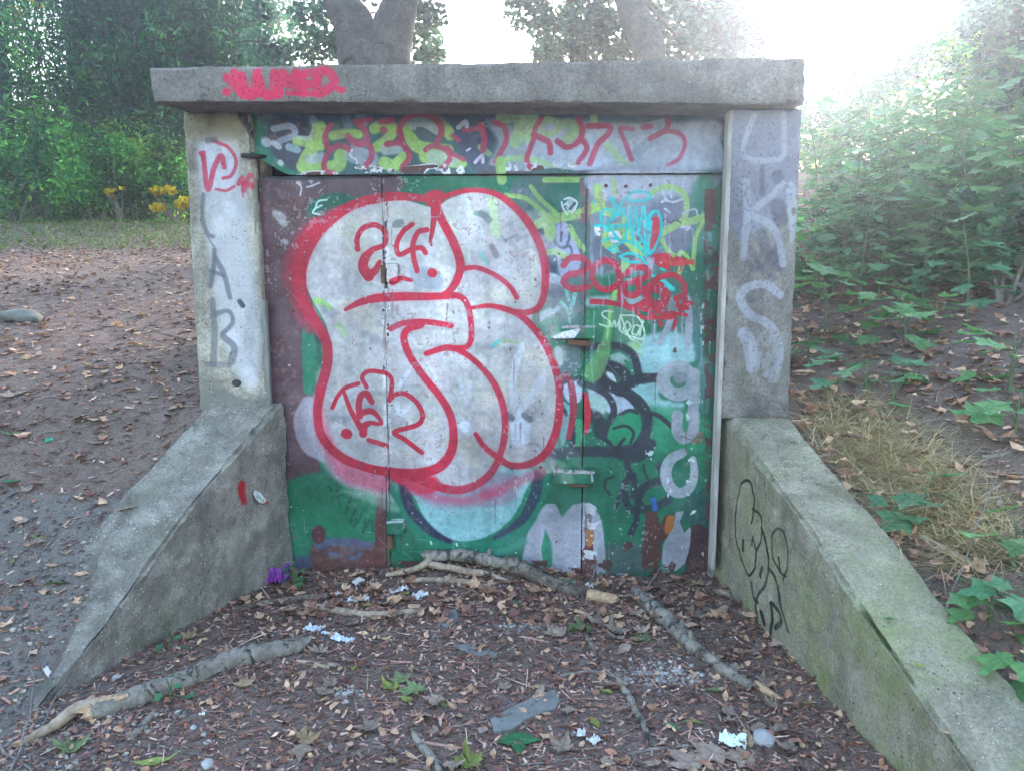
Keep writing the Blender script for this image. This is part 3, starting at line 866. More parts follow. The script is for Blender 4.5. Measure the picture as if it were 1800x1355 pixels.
D.fill([(820, 230), (840, 200), (870, 290), (900, 260), (960, 270), (940, 300), (860, 310)], (200, 150, 166), R5, soft=1, chip=.42)
wash([(120, 76, 66), (74, 40, 42)], 30, (545, 960, 675, 1015), (2, 7), 3, .5, 9)
for pts in ([(530, 330), (555, 360)], [(590, 300), (600, 380), (640, 300), (680, 330)], [(560, 420), (700, 400), (660, 560)], [(600, 420), (620, 480)], [(750, 510), (700, 600), (730, 650), (790, 560), (740, 600)], [(820, 590), (800, 700), (860, 600), (880, 700)], [(430, 350), (460, 320)]):
    D.st(pts, 1.8, (24, 72, 58), R5, soft=2, op=.75)
# pale haze and pink overspray round the big piece
D.fill([(535, 720), (560, 800), (600, 850), (690, 880), (700, 860), (600, 760), (570, 690)], (190, 160, 176), soft=14, op=.85, rag=2)
D.fill([(520, 720), (550, 700), (600, 810), (540, 800), (518, 760)], (168, 158, 172), soft=5, op=.85, rag=3)
D.fill([(600, 860), (700, 870), (700, 900), (640, 880)], (150, 170, 160), soft=12, op=.6)
# oval under the piece
D.fill([(700, 840), (950, 830), (955, 880), (930, 930), (880, 965), (800, 975), (740, 950), (705, 900)], (30, 112, 88), soft=6)
D.st([(708, 850), (722, 895), (755, 930), (790, 950)], [9, 10, 9, 6], (44, 44, 70), soft=4)
D.st([(870, 945), (915, 915), (940, 870), (945, 835)], [4, 8, 10, 9], (44, 50, 74), soft=5)
D.st([(800, 975), (880, 970), (920, 950)], 7, (64, 140, 122), soft=9, op=.7)
D.fill([(725, 830), (925, 820), (920, 870), (895, 915), (850, 945), (800, 950), (755, 920), (732, 880)], (134, 176, 182), soft=5)
D.fill([(735, 850), (900, 830), (900, 880), (840, 890), (760, 890)], (150, 124, 146), soft=14, op=.75)
for p in ((802, 955), (806, 965), (803, 975), (757, 951)): D.st([p, (p[0] + 1, p[1] + 4)], 1.6, (190, 210, 206), rag=1)
# ------- the big piece: silver body
OUT = [(585, 385), (560, 410), (540, 440), (533, 480), (545, 520), (565, 555), (578, 590), (578, 640), (566, 690), (564, 735), (580, 780), (610, 805), (660, 822), (740, 835), (760, 845),
       (810, 858), (850, 845), (880, 815), (920, 815), (960, 795), (978, 750), (982, 690), (968, 625), (935, 575), (940, 545), (956, 510), (955, 450), (930, 395), (890, 350), (840, 336), (790, 350), (760, 365), (700, 350), (640, 355)]
D.fill(OUT, SILV, soft=2.5)
wash([(204, 196, 198), (160, 154, 162), (180, 180, 170), (150, 144, 148), (192, 176, 182), (188, 174, 158)], 170, (560, 370, 960, 830), (6, 22), 12, .5, 11)
rs = random.Random(8)
for y in [rs.uniform(560, 800) for _ in range(9)]:      # broad horizontal roller drags
    x = 690 + rs.uniform(0, 120)
    D.st([(x, y), (x + 80, y - 3), (x + 160, y + 3)], rs.uniform(2, 6), (140, 132, 136), soft=9, op=rs.uniform(.05, .4))
wash([(120, 122, 126), (206, 206, 214)], 46, (570, 380, 950, 820), (1.5, 5), 5, .5, 12)
D.fill([(1120, 850), (1180, 850), (1170, 900), (1100, 900)], (110, 112, 116), R1, soft=2, op=.8)
D.fill([(720, 470), (770, 475), (775, 510), (730, 500)], (140, 142, 158), soft=8, op=.7)
for pts, r, c in (([(1500, 820), (1560, 940), (1580, 760)], 10, (184, 196, 176)), ([(1620, 690), (1680, 850), (1740, 950)], 26, (190, 190, 204)), ([(1700, 800), (1790, 820)], 18, (110, 130, 124))):
    D.st(pts, r / 4.09, c, R1, soft=3, op=.8)
for pts, r, c in (([(100, 700), (110, 820), (130, 940)], 34, (176, 196, 150)), ([(20, 800), (80, 850)], 24, (104, 118, 120)), ([(170, 960), (200, 990), (280, 960)], 6, (116, 112, 130)), ([(100, 1040), (130, 1110)], 22, (128, 108, 116)),
                  ([(20, 1090), (60, 1160)], 16, (110, 190, 186)), ([(350, 1080), (400, 1100), (400, 1300)], 20, (214, 206, 190))):
    D.st(pts, r / 4.09, c, R2, soft=4, op=.75)
D.st([(430, 130), (480, 150), (540, 190)], 26 / 4.5, (150, 196, 110), R3, soft=3)
D.st([(600, 330), (640, 350), (650, 400)], 26 / 4.5, (160, 190, 130), R3, soft=5, op=.7)
D.st([(500, 200), (560, 230)], 8, (120, 118, 136), R3, soft=7, op=.6)
for pts in ([(1160, 690), (1080, 820), (1080, 1000), (1120, 1010), (1180, 930)], [(1570, 760), (1580, 850)], [(1650, 780), (1640, 860)]):
    D.st(pts, 4, (202, 202, 216), R3, soft=3, op=.8)
D.fill([(1570, 1090), (1650, 1090), (1640, 1160), (1580, 1160)], (206, 208, 220), R3, soft=4)
D.st([(60, 480), (100, 440), (260, 460)], 3, (160, 180, 130), R4, soft=3, op=.7)
D.st([(70, 440), (20, 480)], 3, (60, 180, 180), R4, soft=2, op=.7)
D.st([(250, 470), (200, 640), (180, 780), (190, 920)], [6, 7, 6, 7], (202, 198, 212), R4, soft=4)
D.st([(400, 740), (320, 880), (230, 980)], [9, 8, 6], (200, 194, 208), R4, soft=5)
D.fill([(180, 1010), (300, 1010), (310, 1180), (280, 1230), (180, 1230)], (196, 196, 214), R4, soft=5)
D.st([(140, 1010), (170, 1030)], 6, (96, 92, 106), R4, soft=5)
D.st([(270, 1010), (310, 1040)], 6, (96, 92, 106), R4, soft=5)
# grey smears near the weld
for p, r in (((640, 590), 9), ((655, 600), 10), ((662, 570), 8), ((640, 715), 14), ((655, 690), 8), ((700, 700), 10), ((590, 735), 12), ((650, 780), 12)):
    D.st([p, (p[0] + 18, p[1] + 3)], r * .6, (128, 126, 136), soft=12, op=.55, rag=2)
# weld scar down the first seam
D.fill([(670, 340), (684, 340), (688, 700), (689, 800), (675, 800), (672, 700)], (206, 202, 208), soft=1, chip=.53, rag=5, smooth=False)
D.fill([(669, 345), (682, 345), (685, 650), (672, 660)], (66, 58, 66), soft=.8, chip=.57, rag=4, smooth=False)
D.fill([(1018, 310), (1036, 310), (1034, 480), (1026, 560), (1020, 480)], (112, 84, 92), soft=2, chip=.47, rag=4, smooth=False)
D.st([(678, 820), (680, 1010)], 1, (48, 26, 34), soft=1)
# red halo and outline
D.st([(590, 375), (560, 395), (535, 425), (518, 465), (516, 510), (528, 545), (545, 575)], [9, 15, 19, 20, 17, 16, 14], (176, 40, 66), soft=14, op=.7)
D.st([(555, 395), (530, 440), (524, 500), (545, 560)], 12, RED, soft=5)
D.st([(560, 720), (575, 780), (610, 830), (670, 850)], [8, 12, 15, 17], (214, 80, 112), soft=16, op=.65)
D.st([(690, 835), (740, 850), (760, 850)], [10, 20, 14], (200, 36, 66), soft=8, op=.92)
D.st([(850, 868), (900, 850), (950, 830)], 9, (196, 70, 100), soft=14, op=.6)
D.st([(720, 862), (800, 880), (880, 866)], 6, (196, 60, 96), soft=14, op=.6)
big = [([(762, 352), (740, 349), (705, 346), (672, 348), (632, 357), (600, 372), (572, 395), (548, 425), (532, 460), (528, 495), (535, 530), (550, 560), (566, 585), (575, 610), (574, 645), (564, 685), (558, 725), (563, 760), (580, 786), (605, 806), (645, 822), (687, 830), (730, 832), (768, 823), (790, 800), (797, 768), (791, 729), (771, 695), (744, 662), (722, 629), (710, 598), (716, 580), (740, 572)],
        [6, 6, 7, 8, 8, 9, 9, 10, 10, 10, 10, 10, 9, 9, 9, 8, 8, 8, 8, 8, 9, 9, 9, 8, 7, 6.5, 6.5, 6.5, 6.5, 6, 6]),
       ([(687, 578), (708, 569), (740, 566), (770, 569), (793, 573)], 5), ([(764, 350), (775, 385), (796, 425), (809, 465), (803, 492), (790, 512), (778, 520)], [6, 7, 7.5, 7.5, 7, 6, 5]),
       ([(607, 545), (633, 532), (662, 525), (704, 522), (749, 522), (782, 521), (806, 521), (820, 534), (827, 562), (828, 595), (820, 610), (800, 613), (782, 612), (749, 622)], [3, 6, 7.5, 7.5, 6.5, 6, 5.5, 5, 5, 5, 4.5, 5.5, 5.5, 4.5]),
       ([(800, 613), (820, 624), (842, 642), (862, 665), (877, 692), (886, 725), (887, 760), (880, 795), (866, 826), (843, 848), (812, 860), (780, 858), (748, 846), (728, 838)], [5, 5, 5, 5.5, 6, 6, 6, 6, 6.5, 7, 7.5, 8, 9, 9]),
       ([(768, 352), (785, 345), (811, 337), (836, 335), (860, 338), (883, 348), (908, 368), (930, 395), (948, 430), (957, 465), (958, 500), (954, 525), (944, 543), (925, 550), (910, 549)], [7, 4.5, 4, 4, 4.5, 5.5, 6.5, 7, 7, 7, 6.5, 6, 5.5, 5, 4.5]),
       ([(829, 542), (858, 538), (885, 543), (912, 554), (936, 575), (957, 603), (972, 637), (981, 671), (983, 705), (981, 739), (973, 770), (957, 798), (930, 815), (899, 818), (874, 803), (852, 786), (836, 763)], [3, 4, 5, 5.5, 6, 6.5, 6.5, 6.5, 6.5, 7, 7, 7, 6.5, 6, 5.5, 5, 4]),
       ([(811, 474), (835, 471), (860, 479), (880, 491), (897, 506), (908, 524)], 4.2), ([(758, 350), (768, 348)], 13)]
for pts, r in big:
    D.st(pts, r, (200, 60, 90), soft=12, n=6, op=.3)
    D.st(pts, r, RED, soft=1.6, n=6)
D.st([(765, 352), (762, 390), (756, 425)], [9, 5, 3], RED, soft=1.5)
small = [(R1, [(850, 1060), (848, 980), (895, 905), (980, 885), (1050, 940), (1045, 1025), (960, 1060)], 19), (R1, [(960, 1060), (905, 1120), (890, 1190), (930, 1250)], [19, 34, 36, 40]), (R1, [(930, 1250), (980, 1210), (1010, 1150)], [30, 26, 16]),
         (R1, [(1245, 880), (1180, 930), (1135, 1020), (1150, 1098), (1240, 1060), (1310, 1050), (1340, 1085)], 18), (R1, [(1350, 920), (1290, 935), (1250, 1020), (1255, 1120), (1280, 1215)], 19), (R1, [(1385, 1228), (1392, 1230)], 32),
         (R1, [(1105, 1295), (1160, 1268), (1235, 1282)], [24, 18, 14]),
         (R3, [(558, 975), (600, 885), (660, 820), (765, 785)], 17), (R3, [(645, 840), (700, 990), (780, 1130)], [14, 20, 26]), (R3, [(870, 930), (830, 870), (785, 880), (765, 960), (775, 1040)], [24, 30, 26, 26, 28]),
         (R3, [(775, 1020), (860, 1000), (915, 1040), (945, 1100), (860, 1095), (810, 1120), (800, 1180)], [26, 26, 18, 14, 20, 30, 34]), (R3, [(828, 812), (792, 740), (830, 693), (910, 690), (1000, 715), (1030, 780), (1010, 915)], 18),
         (R3, [(1010, 915), (1060, 870), (1130, 865), (1220, 930), (1272, 1030), (1230, 1110), (1050, 1165), (1130, 1225), (1265, 1330)], 20), (R3, [(665, 1180), (675, 1183)], 42), (R3, [(845, 1230), (985, 1275)], 20)]
for reg, pts, r in small:
    D.st(pts, [v / reg[2] for v in r] if hasattr(r, '__len__') else r / reg[2], RED, reg, soft=1.4)
# date figures and scribbles in red
for reg, pts, r, cl in ((R2, [(615, 1175), (660, 1125), (750, 1125), (790, 1175), (740, 1225), (650, 1245), (615, 1300), (690, 1345), (790, 1330)], 24, 0), (R2, [(920, 1140), (1000, 1190), (1010, 1300), (920, 1350), (835, 1300), (830, 1190)], 24, 1),
                        (R2, [(1060, 1240), (1120, 1190), (1210, 1200), (1210, 1260), (1110, 1290), (1040, 1330), (1030, 1420), (1100, 1480), (1200, 1440)], 24, 0), (R4, [(1050, 0), (1030, 50), (1100, 90), (1160, 50), (1150, 0)], 24, 0),
                        (R4, [(1290, 30), (1360, 80), (1330, 150), (1250, 160), (1215, 90), (1230, 30)], 36, 1), (R4, [(1290, 20), (1310, 20)], 40, 0),
                        (R4, [(1250, 0), (1310, -50), (1420, -70), (1500, 0), (1500, 80), (1440, 110)], 22, 0), (R4, [(790, 135), (900, 140), (1000, 158), (1100, 188)], [20, 20, 17, 12], 0)):
    D.st(pts, [v / 4.3 for v in r] if hasattr(r, '__len__') else r / 4.3, RED, reg, soft=1.5, closed=bool(cl))
D.fill([(1240, 1110), (1330, 1080), (1480, 1120), (1560, 1160), (1440, 1220), (1300, 1190)], (188, 34, 56), R2, soft=3, chip=.44, rag=4)
D.st([(1330, 1140), (1420, 1160), (1540, 1150)], 4, (198, 60, 60), R2, soft=2)
for pts in ([(1130, 210), (1170, 250)], [(1170, 150), (1170, 190), (1210, 200), (1210, 150)], [(1210, 170), (1250, 250)], [(1240, 190), (1250, 270), (1290, 200)], [(1300, 190), (1340, 270), (1350, 190)], [(1180, 260), (1300, 260), (1420, 230), (1520, 240)], [(1310, 290), (1330, 320)],
            [(1390, 200), (1400, 260), (1330, 250)], [(1440, 110), (1480, 230)], [(1520, 110), (1470, 200), (1540, 150)], [(1450, 170), (1530, 190)], [(1440, 270), (1420, 340)], [(1500, 130), (1560, 150)]):
    D.st(pts, 3, (196, 34, 56), R4, soft=1.2)
D.st([(1400, 230), (1410, 235)], 8, (196, 34, 56), R4, soft=2)
D.fill([(1400, 130), (1450, 200), (1380, 200)], (128, 134, 138), R4, soft=2)
D.st([(590, 700), (625, 760), (645, 880), (645, 1010), (610, 1180)], [22 / 4.39, 26 / 4.39, 28 / 4.39, 26 / 4.39, 20 / 4.39], (160, 40, 66), R4, soft=2)
D.st([(735, 850), (755, 960), (755, 1060), (745, 1140)], [24 / 4.39, 26 / 4.39, 24 / 4.39, 14 / 4.39], (196, 34, 56), R4, soft=2)
D.st([(560, 740), (580, 710)], 3, (150, 60, 84), R4, soft=3)
# drip across the outline and scratches
D.st([(759, 385), (755, 425)], 1, (150, 30, 50))
D.st([(757, 425), (758, 432)], 2.2, (160, 60, 80))
D.st([(575, 352), (560, 355), (556, 366), (566, 362)], 1.6, (176, 200, 200)); D.st([(556, 366), (550, 375), (562, 378)], 1.6, (176, 200, 200))
rs = random.Random(5)
for _ in range(260):
    x, y = rs.uniform(485, 1250), rs.uniform(330, 1000)
    D.st([(x, y), (x + rs.uniform(-2, 2), y + rs.uniform(-3, 3))], rs.uniform(.5, 1.3), rs.choice([(206, 204, 212), (60, 50, 58), (206, 204, 212)]), rag=1.5, op=.8)
for _ in range(70):
    x, y = rs.uniform(500, 1240), rs.uniform(340, 980)
    L = rs.uniform(8, 40); a = rs.choice([1.57, 1.5, .1, .8])
    D.st([(x, y), (x + L * math.cos(a), y + L * math.sin(a))], .45, rs.choice([(196, 192, 200), (110, 104, 112)]), soft=1, op=.5)
for reg, pts, r, c in ((R6, [(495, 188), (640, 198), (805, 204)], 12, (184, 172, 180)), (R4, [(480, 330), (640, 326), (812, 326)], 7, (170, 160, 164)), (R4, [(478, 330), (478, 400)], 4, (170, 150, 150)), (R5, [(995, 605), (1060, 598), (1120, 598)], 7, (196, 200, 200)),
                       (R5, [(1128, 610), (1130, 660)], 4, (180, 150, 150)), (R6, [(785, 220), (790, 270)], 7, (180, 180, 180)), (R6, [(575, 270), (590, 285)], 7, (190, 190, 190)), (R1, [(1065, 1165), (1140, 1165), (1150, 1220), (1130, 1275)], 5, (120, 116, 126))):
    D.st(pts, r / 4.4, c, reg, soft=1, chip=.36, rag=1.5)
D.fill([(490, 400), (560, 365), (690, 335), (700, 345), (650, 410), (500, 418)], (206, 204, 222), R4, soft=1.5, rag=1, smooth=False)
# rust runs from seams and fittings, pale runs at the upper right
rs = random.Random(15)
for _ in range(70):
    x = rs.choice([rs.gauss(680, 5), rs.gauss(1028, 6), rs.gauss(1250, 6), rs.uniform(500, 1240)]); y = rs.uniform(320, 960); L = rs.uniform(15, 70)
    D.st([(x, y), (x + rs.uniform(-1.5, 1.5), y + L * .5), (x, y + L)], [rs.uniform(.8, 2.2), .8, .3], rs.choice([(110, 66, 56), (92, 58, 54), (130, 90, 74)]), soft=1.5, op=.5, rag=1)
for _ in range(60):
    x, y = rs.uniform(1035, 1250), rs.uniform(305, 620); L = rs.uniform(15, 60)
    D.st([(x, y), (x + rs.uniform(-2, 2), y + L * .5), (x, y + L)], [rs.uniform(.8, 3.5), 1.2, .4], (186, 186, 204), soft=2.5, op=.45, rag=1.5)
D.fill([(470, 985), (1250, 985), (1250, 1020), (470, 1020)], (86, 56, 52), soft=4, rag=5, chip=.50, smooth=False)
D.fill([(1236, 330), (1262, 330), (1262, 1010), (1240, 1010)], (92, 64, 62), soft=3, rag=4, chip=.47, smooth=False)
# general grime: blotchy variation over everything, streaks downward
g = value_noise(D.h, D.w, 5, 31, 6)
st_ = value_noise(D.h, D.w, 3, 33, 5, aspect=14)
g3 = value_noise(D.h, D.w, 16, 41, 6)
g4 = value_noise(D.h, D.w, 130, 43, 3)
g5 = value_noise(D.h, D.w, 9, 45, 5)
D.rgb *= (0.70 + 0.55 * g)[..., None] * (0.84 + 0.32 * g3)[..., None] * (0.86 + 0.28 * g4)[..., None]
D.rgb *= (0.86 + 0.26 * st_)[..., None]
# worn through to dull grey or dusted pale in blotches, stronger near the upper right
um = (np.arange(D.w)[None, :] / D.w * .5 + np.arange(D.h)[:, None] / D.h * .5)
dust = np.clip((g5 - .50) * 3.2, 0, 1) * (.2 + .7 * um ** 1.3)
D.rgb = D.rgb * (1 - .42 * dust[..., None]) + np.array([.62, .60, .66]) * .42 * dust[..., None]
flk = ((g4 * .55 + g3 * .45) > .655)
D.rgb = np.where(flk[..., None], D.rgb * .55 + np.array([.22, .17, .17]), D.rgb)
flk2 = ((g4 * .5 + g5 * .5) < .325)
D.rgb = np.where(flk2[..., None], D.rgb * .6 + .30, D.rgb)
dirt = np.clip((g - 0.56) * 4, 0, 1) * np.clip(1 - np.arange(D.h)[:, None] / D.h * 2.2, 0, 1)
D.rgb = D.rgb * (1 - 0.5 * dirt[..., None]) + np.array([.30, .25, .24]) * 0.5 * dirt[..., None]
lum = D.rgb.mean(axis=2)
door_img = D.image('door_paint', alpha=np.clip(value_noise(D.h, D.w, 24, 8, 5) * .6 + lum * .4, 0, 1))

# ------- left pillar paint
LP = Canvas(-1.70, -1.30, 0.80, 2.25, 1.6, plane_y(-0.06))
LP.fill([(350, 245), (400, 235), (425, 300), (440, 450), (455, 600), (440, 670), (390, 600), (365, 450), (352, 330)], (190, 186, 194), soft=20, op=.8, rag=8)
LP.fill([(180, 330), (260, 310), (320, 380), (300, 470), (220, 470)], (196, 192, 206), R7, soft=6, op=.8, rag=2)
for x, y, r in ((260, 430, 12), (240, 360, 10), (270, 330, 12), (340, 900, 20), (300, 1010, 26), (360, 1150, 30), (260, 600, 30), (290, 540, 25)):
    LP.st([(x, y), (x + 5, y + 20)], r / 2.05, (206, 202, 208), R7, soft=14, op=.6, rag=4)
LP.fill([(130, 210), (340, 205), (345, 290), (240, 300), (140, 290)], (128, 118, 96), R7, soft=14, op=.6, rag=6)
LP.fill([(325, 205), (385, 205), (380, 300), (345, 250)], (62, 58, 70), R7, soft=4, op=.9, rag=3)
PK = (196, 60, 88)
for pts, r in (([(200, 350), (215, 480), (240, 400), (265, 360), (275, 400)], 9), ([(235, 305), (290, 330), (318, 380), (300, 430), (270, 440)], 6), ([(190, 350), (200, 360)], 8), ([(245, 480), (280, 485), (310, 470)], 5),
               ([(325, 460), (340, 440), (345, 485), (365, 430), (385, 440), (380, 480)], 8), ([(340, 485), (341, 505)], 2.5), ([(345, 460), (385, 470)], 10)):
    LP.st(pts, r / 2.054, PK, R7, soft=2.5, op=.8)
DK = (104, 102, 112)
for pts, r in (([(200, 500), (195, 580), (215, 640), (235, 650)], 9), ([(240, 700), (235, 770), (225, 830)], 9), ([(245, 730), (275, 790), (295, 870)], 10), ([(225, 775), (270, 790)], 7), ([(232, 880), (240, 1000), (235, 1110)], 12), ([(240, 930), (290, 920), (305, 960), (270, 1000)], 10),
               ([(270, 1010), (310, 1050), (300, 1100)], 13), ([(210, 1110), (290, 1115)], 9), ([(215, 650), (240, 690)], 4)):
    LP.st(pts, r / 2.054, DK, R7, soft=4, op=.72, rag=2)
LP.st([(330, 885), (340, 900)], 4.5, (86, 84, 92), R7, soft=3)
LP.st([(215, 305), (240, 300)], 5, (96, 92, 104), R7, soft=6, op=.7)
lp_img = LP.image('left_pillar_paint')

# ------- right pillar paint
RP = Canvas(0.75, 1.16, 0.83, 2.25, 1.6, plane_y(-0.2))
RP.fill([(130, 170), (390, 190), (380, 420), (300, 600), (130, 640)], (136, 136, 158), R8, soft=20, op=.6, rag=8)
RP.fill([(330, 470), (370, 480), (365, 680), (340, 640)], (176, 176, 190), R8, soft=8, op=.6, rag=6, chip=.4)
for pts, r in (([(245, 400), (245, 500)], 8), ([(300, 430), (305, 445)], 18), ([(300, 540), (310, 590)], 24), ([(245, 640), (260, 700), (290, 760)], 18), ([(200, 690), (240, 760), (290, 800)], 9), ([(290, 720), (310, 760)], 16), ([(180, 730), (230, 770), (300, 680)], 10), ([(230, 840), (250, 850), (215, 880), (200, 870)], 9)):
    RP.st(pts, r / 2.054, (84, 82, 100), R8, soft=6, op=.5)
WG = (158, 156, 168)
for pts, r in (([(215, 215), (195, 270), (175, 350), (210, 375), (280, 375), (320, 360), (325, 290), (322, 210)], 9), ([(188, 450), (190, 560), (178, 725)], 12), ([(320, 460), (270, 510), (195, 570)], 11), ([(200, 575), (270, 605), (305, 660), (320, 750)], 12),
               ([(310, 860), (260, 825), (200, 830), (165, 870), (200, 930), (270, 970), (305, 1040), (300, 1120), (270, 1150)], 14), ([(180, 1000), (200, 1040), (210, 1120)], 22)):
    RP.st(pts, r / 2.054, WG, R8, soft=4, op=.85, chip=.30)
RP.fill([(230, 1010), (300, 990), (310, 1150), (250, 1210), (220, 1150)], (150, 146, 150), R8, soft=6, op=.7, chip=.45, rag=3)
rp_img = RP.image('right_pillar_paint')

# ------- lintel tag
LT = Canvas(-1.72, 1.12, 2.1, 2.42, 2.0, plane_y(-0.28))
R0 = (440, 0, 1.8367)
PK2 = (206, 50, 88)
for pts, r in (([(398, 138), (410, 150), (425, 168)], 6), ([(412, 130), (430, 168)], 7), ([(425, 135), (432, 160), (445, 168), (452, 128)], 7), ([(455, 140), (465, 168), (480, 165), (482, 130)], 7), ([(440, 165), (490, 168)], 6), ([(490, 165), (495, 130), (508, 150), (520, 130), (525, 162)], 7), ([(530, 135), (534, 165)], 7),
               ([(530, 132), (555, 130), (552, 148), (532, 150)], 6), ([(555, 165), (562, 128), (582, 132), (586, 150), (565, 165)], 7), ([(505, 165), (560, 166)], 4), ([(396, 163), (400, 163)], 6), ([(594, 158), (602, 160)], 5)):
    LT.st(pts, r, PK2, soft=1.8, rag=1.2, op=.93)
LT.st([(478, 160), (478, 174)], 2, PK2)
lt_img = LT.image('lintel_paint')

# ------- right wing wall tag (plane of its inner face)
_wn = Vector((1, 0.1457, 0))


def uv_wing(px, py):
    d = ray(px, py)
    t = (0.821 - CAM.x - 0.1457 * CAM.y) / (d.x + 0.1457 * d.y)
    p = CAM + d * t
    return p.y, p.z


WT = Canvas(-1.9, 0.0, -0.05, 0.9, 1.6, uv_wing)
for pts, r in (([(185, 480), (190, 400), (175, 335), (150, 345), (130, 430), (130, 520), (150, 600), (175, 660), (195, 650), (200, 580), (190, 530)], 3.2), ([(185, 430), (215, 460), (215, 540), (200, 580)], 3),
               ([(215, 500), (240, 560), (248, 640), (235, 700), (210, 750), (205, 850)], 4), ([(190, 690), (195, 740), (215, 760)], 4), ([(248, 640), (280, 690), (295, 780), (315, 860)], 4), ([(300, 680), (312, 620), (300, 530), (280, 500), (260, 530), (262, 600), (285, 650), (310, 670)], 2.4),
               ([(255, 870), (265, 800), (262, 765), (285, 790), (290, 830), (270, 850)], 5), ([(158, 545), (158, 575)], 5), ([(188, 540), (186, 560)], 3), ([(222, 640), (216, 665)], 6), ([(283, 605), (286, 650)], 4), ([(225, 800), (232, 830)], 8)):
    WT.st(pts, r / 2.007 * 1.6, (34, 42, 42), RW, soft=2, op=1)
wt_img = WT.image('wing_wall_paint')

# ------- left wing wall dab (plane of its inner face)


def uv_wing_l(px, py):
    d = ray(px, py)
    t = (-1.2585 - CAM.x + 0.36 * CAM.y) / (d.x - 0.36 * d.y)
    p = CAM + d * t
    return p.y, p.z


WL = Canvas(-1.4, 0.0, -0.05, 0.95, 1.8, uv_wing_l)
WL.st([(424, 852), (423, 866), (425, 880)], 8, (160, 30, 40), soft=7, rag=2)
WL.st([(404, 912), (405, 916)], 7, (120, 60, 50), soft=6, op=.35)
wl_img = WL.image('left_wing_paint')
# ------------------------------------------------------------------ materials
M_conc_l = concrete_mat('pillar_concrete_pale', (.38, .34, .29), (.20, .175, .15), (.54, .48, .40), moss=.0, canvas=lp_img, patch=[(0.84, .10, (.17, .165, .15), .8), (2.2, .12, (.24, .21, .15), .6)], speck=.6)
M_conc_r = concrete_mat('pillar_concrete_grey', (.21, .185, .17), (.13, .115, .11), (.30, .265, .25), moss=.15, canvas=rp_img, speck=.5)
M_conc_lt = concrete_mat('lintel_concrete', (.21, .18, .165), (.135, .118, .11), (.28, .245, .225), canvas=lt_img, speck=.5)
M_wing_l = concrete_mat('wing_concrete_left', (.25, .215, .19), (.15, .13, .115), (.37, .325, .29), moss=.35, moss_c=(.045, .06, .025), canvas=wl_img, paint_normal='x+', low_moss=.7, speck=1.2)
M_wing_r = concrete_mat('wing_concrete_right', (.275, .24, .185), (.175, .152, .115), (.365, .32, .255), moss=.5, moss_c=(.115, .14, .04), canvas=wt_img, paint_normal='x', low_moss=.9, speck=.9)


def door_material():
    M = Mat('painted_steel', 0.5, 0.4)
    ti = M.n('ShaderNodeTexImage', image=door_img, extension='EXTEND')
    M.l(M.co('UV'), ti.inputs[0])
    fine = M.noise(60, 6, .7)
    c = M.mix(1.0, ti.outputs['Color'], M.ramp(fine, [(.3, .88), (.7, 1.08)]), 'MULTIPLY')
    M.color(c)
    a = ti.outputs['Alpha']
    b = M.bump(a, .35, .004)
    b = M.bump(M.noise(4.5, 3, .5), .35, .03, b)
    b = M.bump(fine, .16, .002, b)
    M.normal(b)
    M.l(M.ramp(a, [(.2, .75), (.55, .42)]), M.p.inputs['Roughness'])
    return M.m


M_door = door_material()
M_rust = plain_mat('rusted_steel', (.10, .042, .03), (.17, .085, .055), 25, .85, .2, .7, .004)
M_dark = plain_mat('dark_steel', (.03, .028, .03), (.06, .05, .05), 20, .7)
M_jamb = plain_mat('weathered_jamb', (.30, .26, .24), (.50, .46, .44), 7, .9, .2, .9, .008, stretch=(6, 6, 1))
M_jamb_d = plain_mat('grey_jamb', (.14, .14, .13), (.27, .26, .25), 7, .9, .2, .9, .008, stretch=(6, 6, 1))  # same jamb material in a darker grey tone


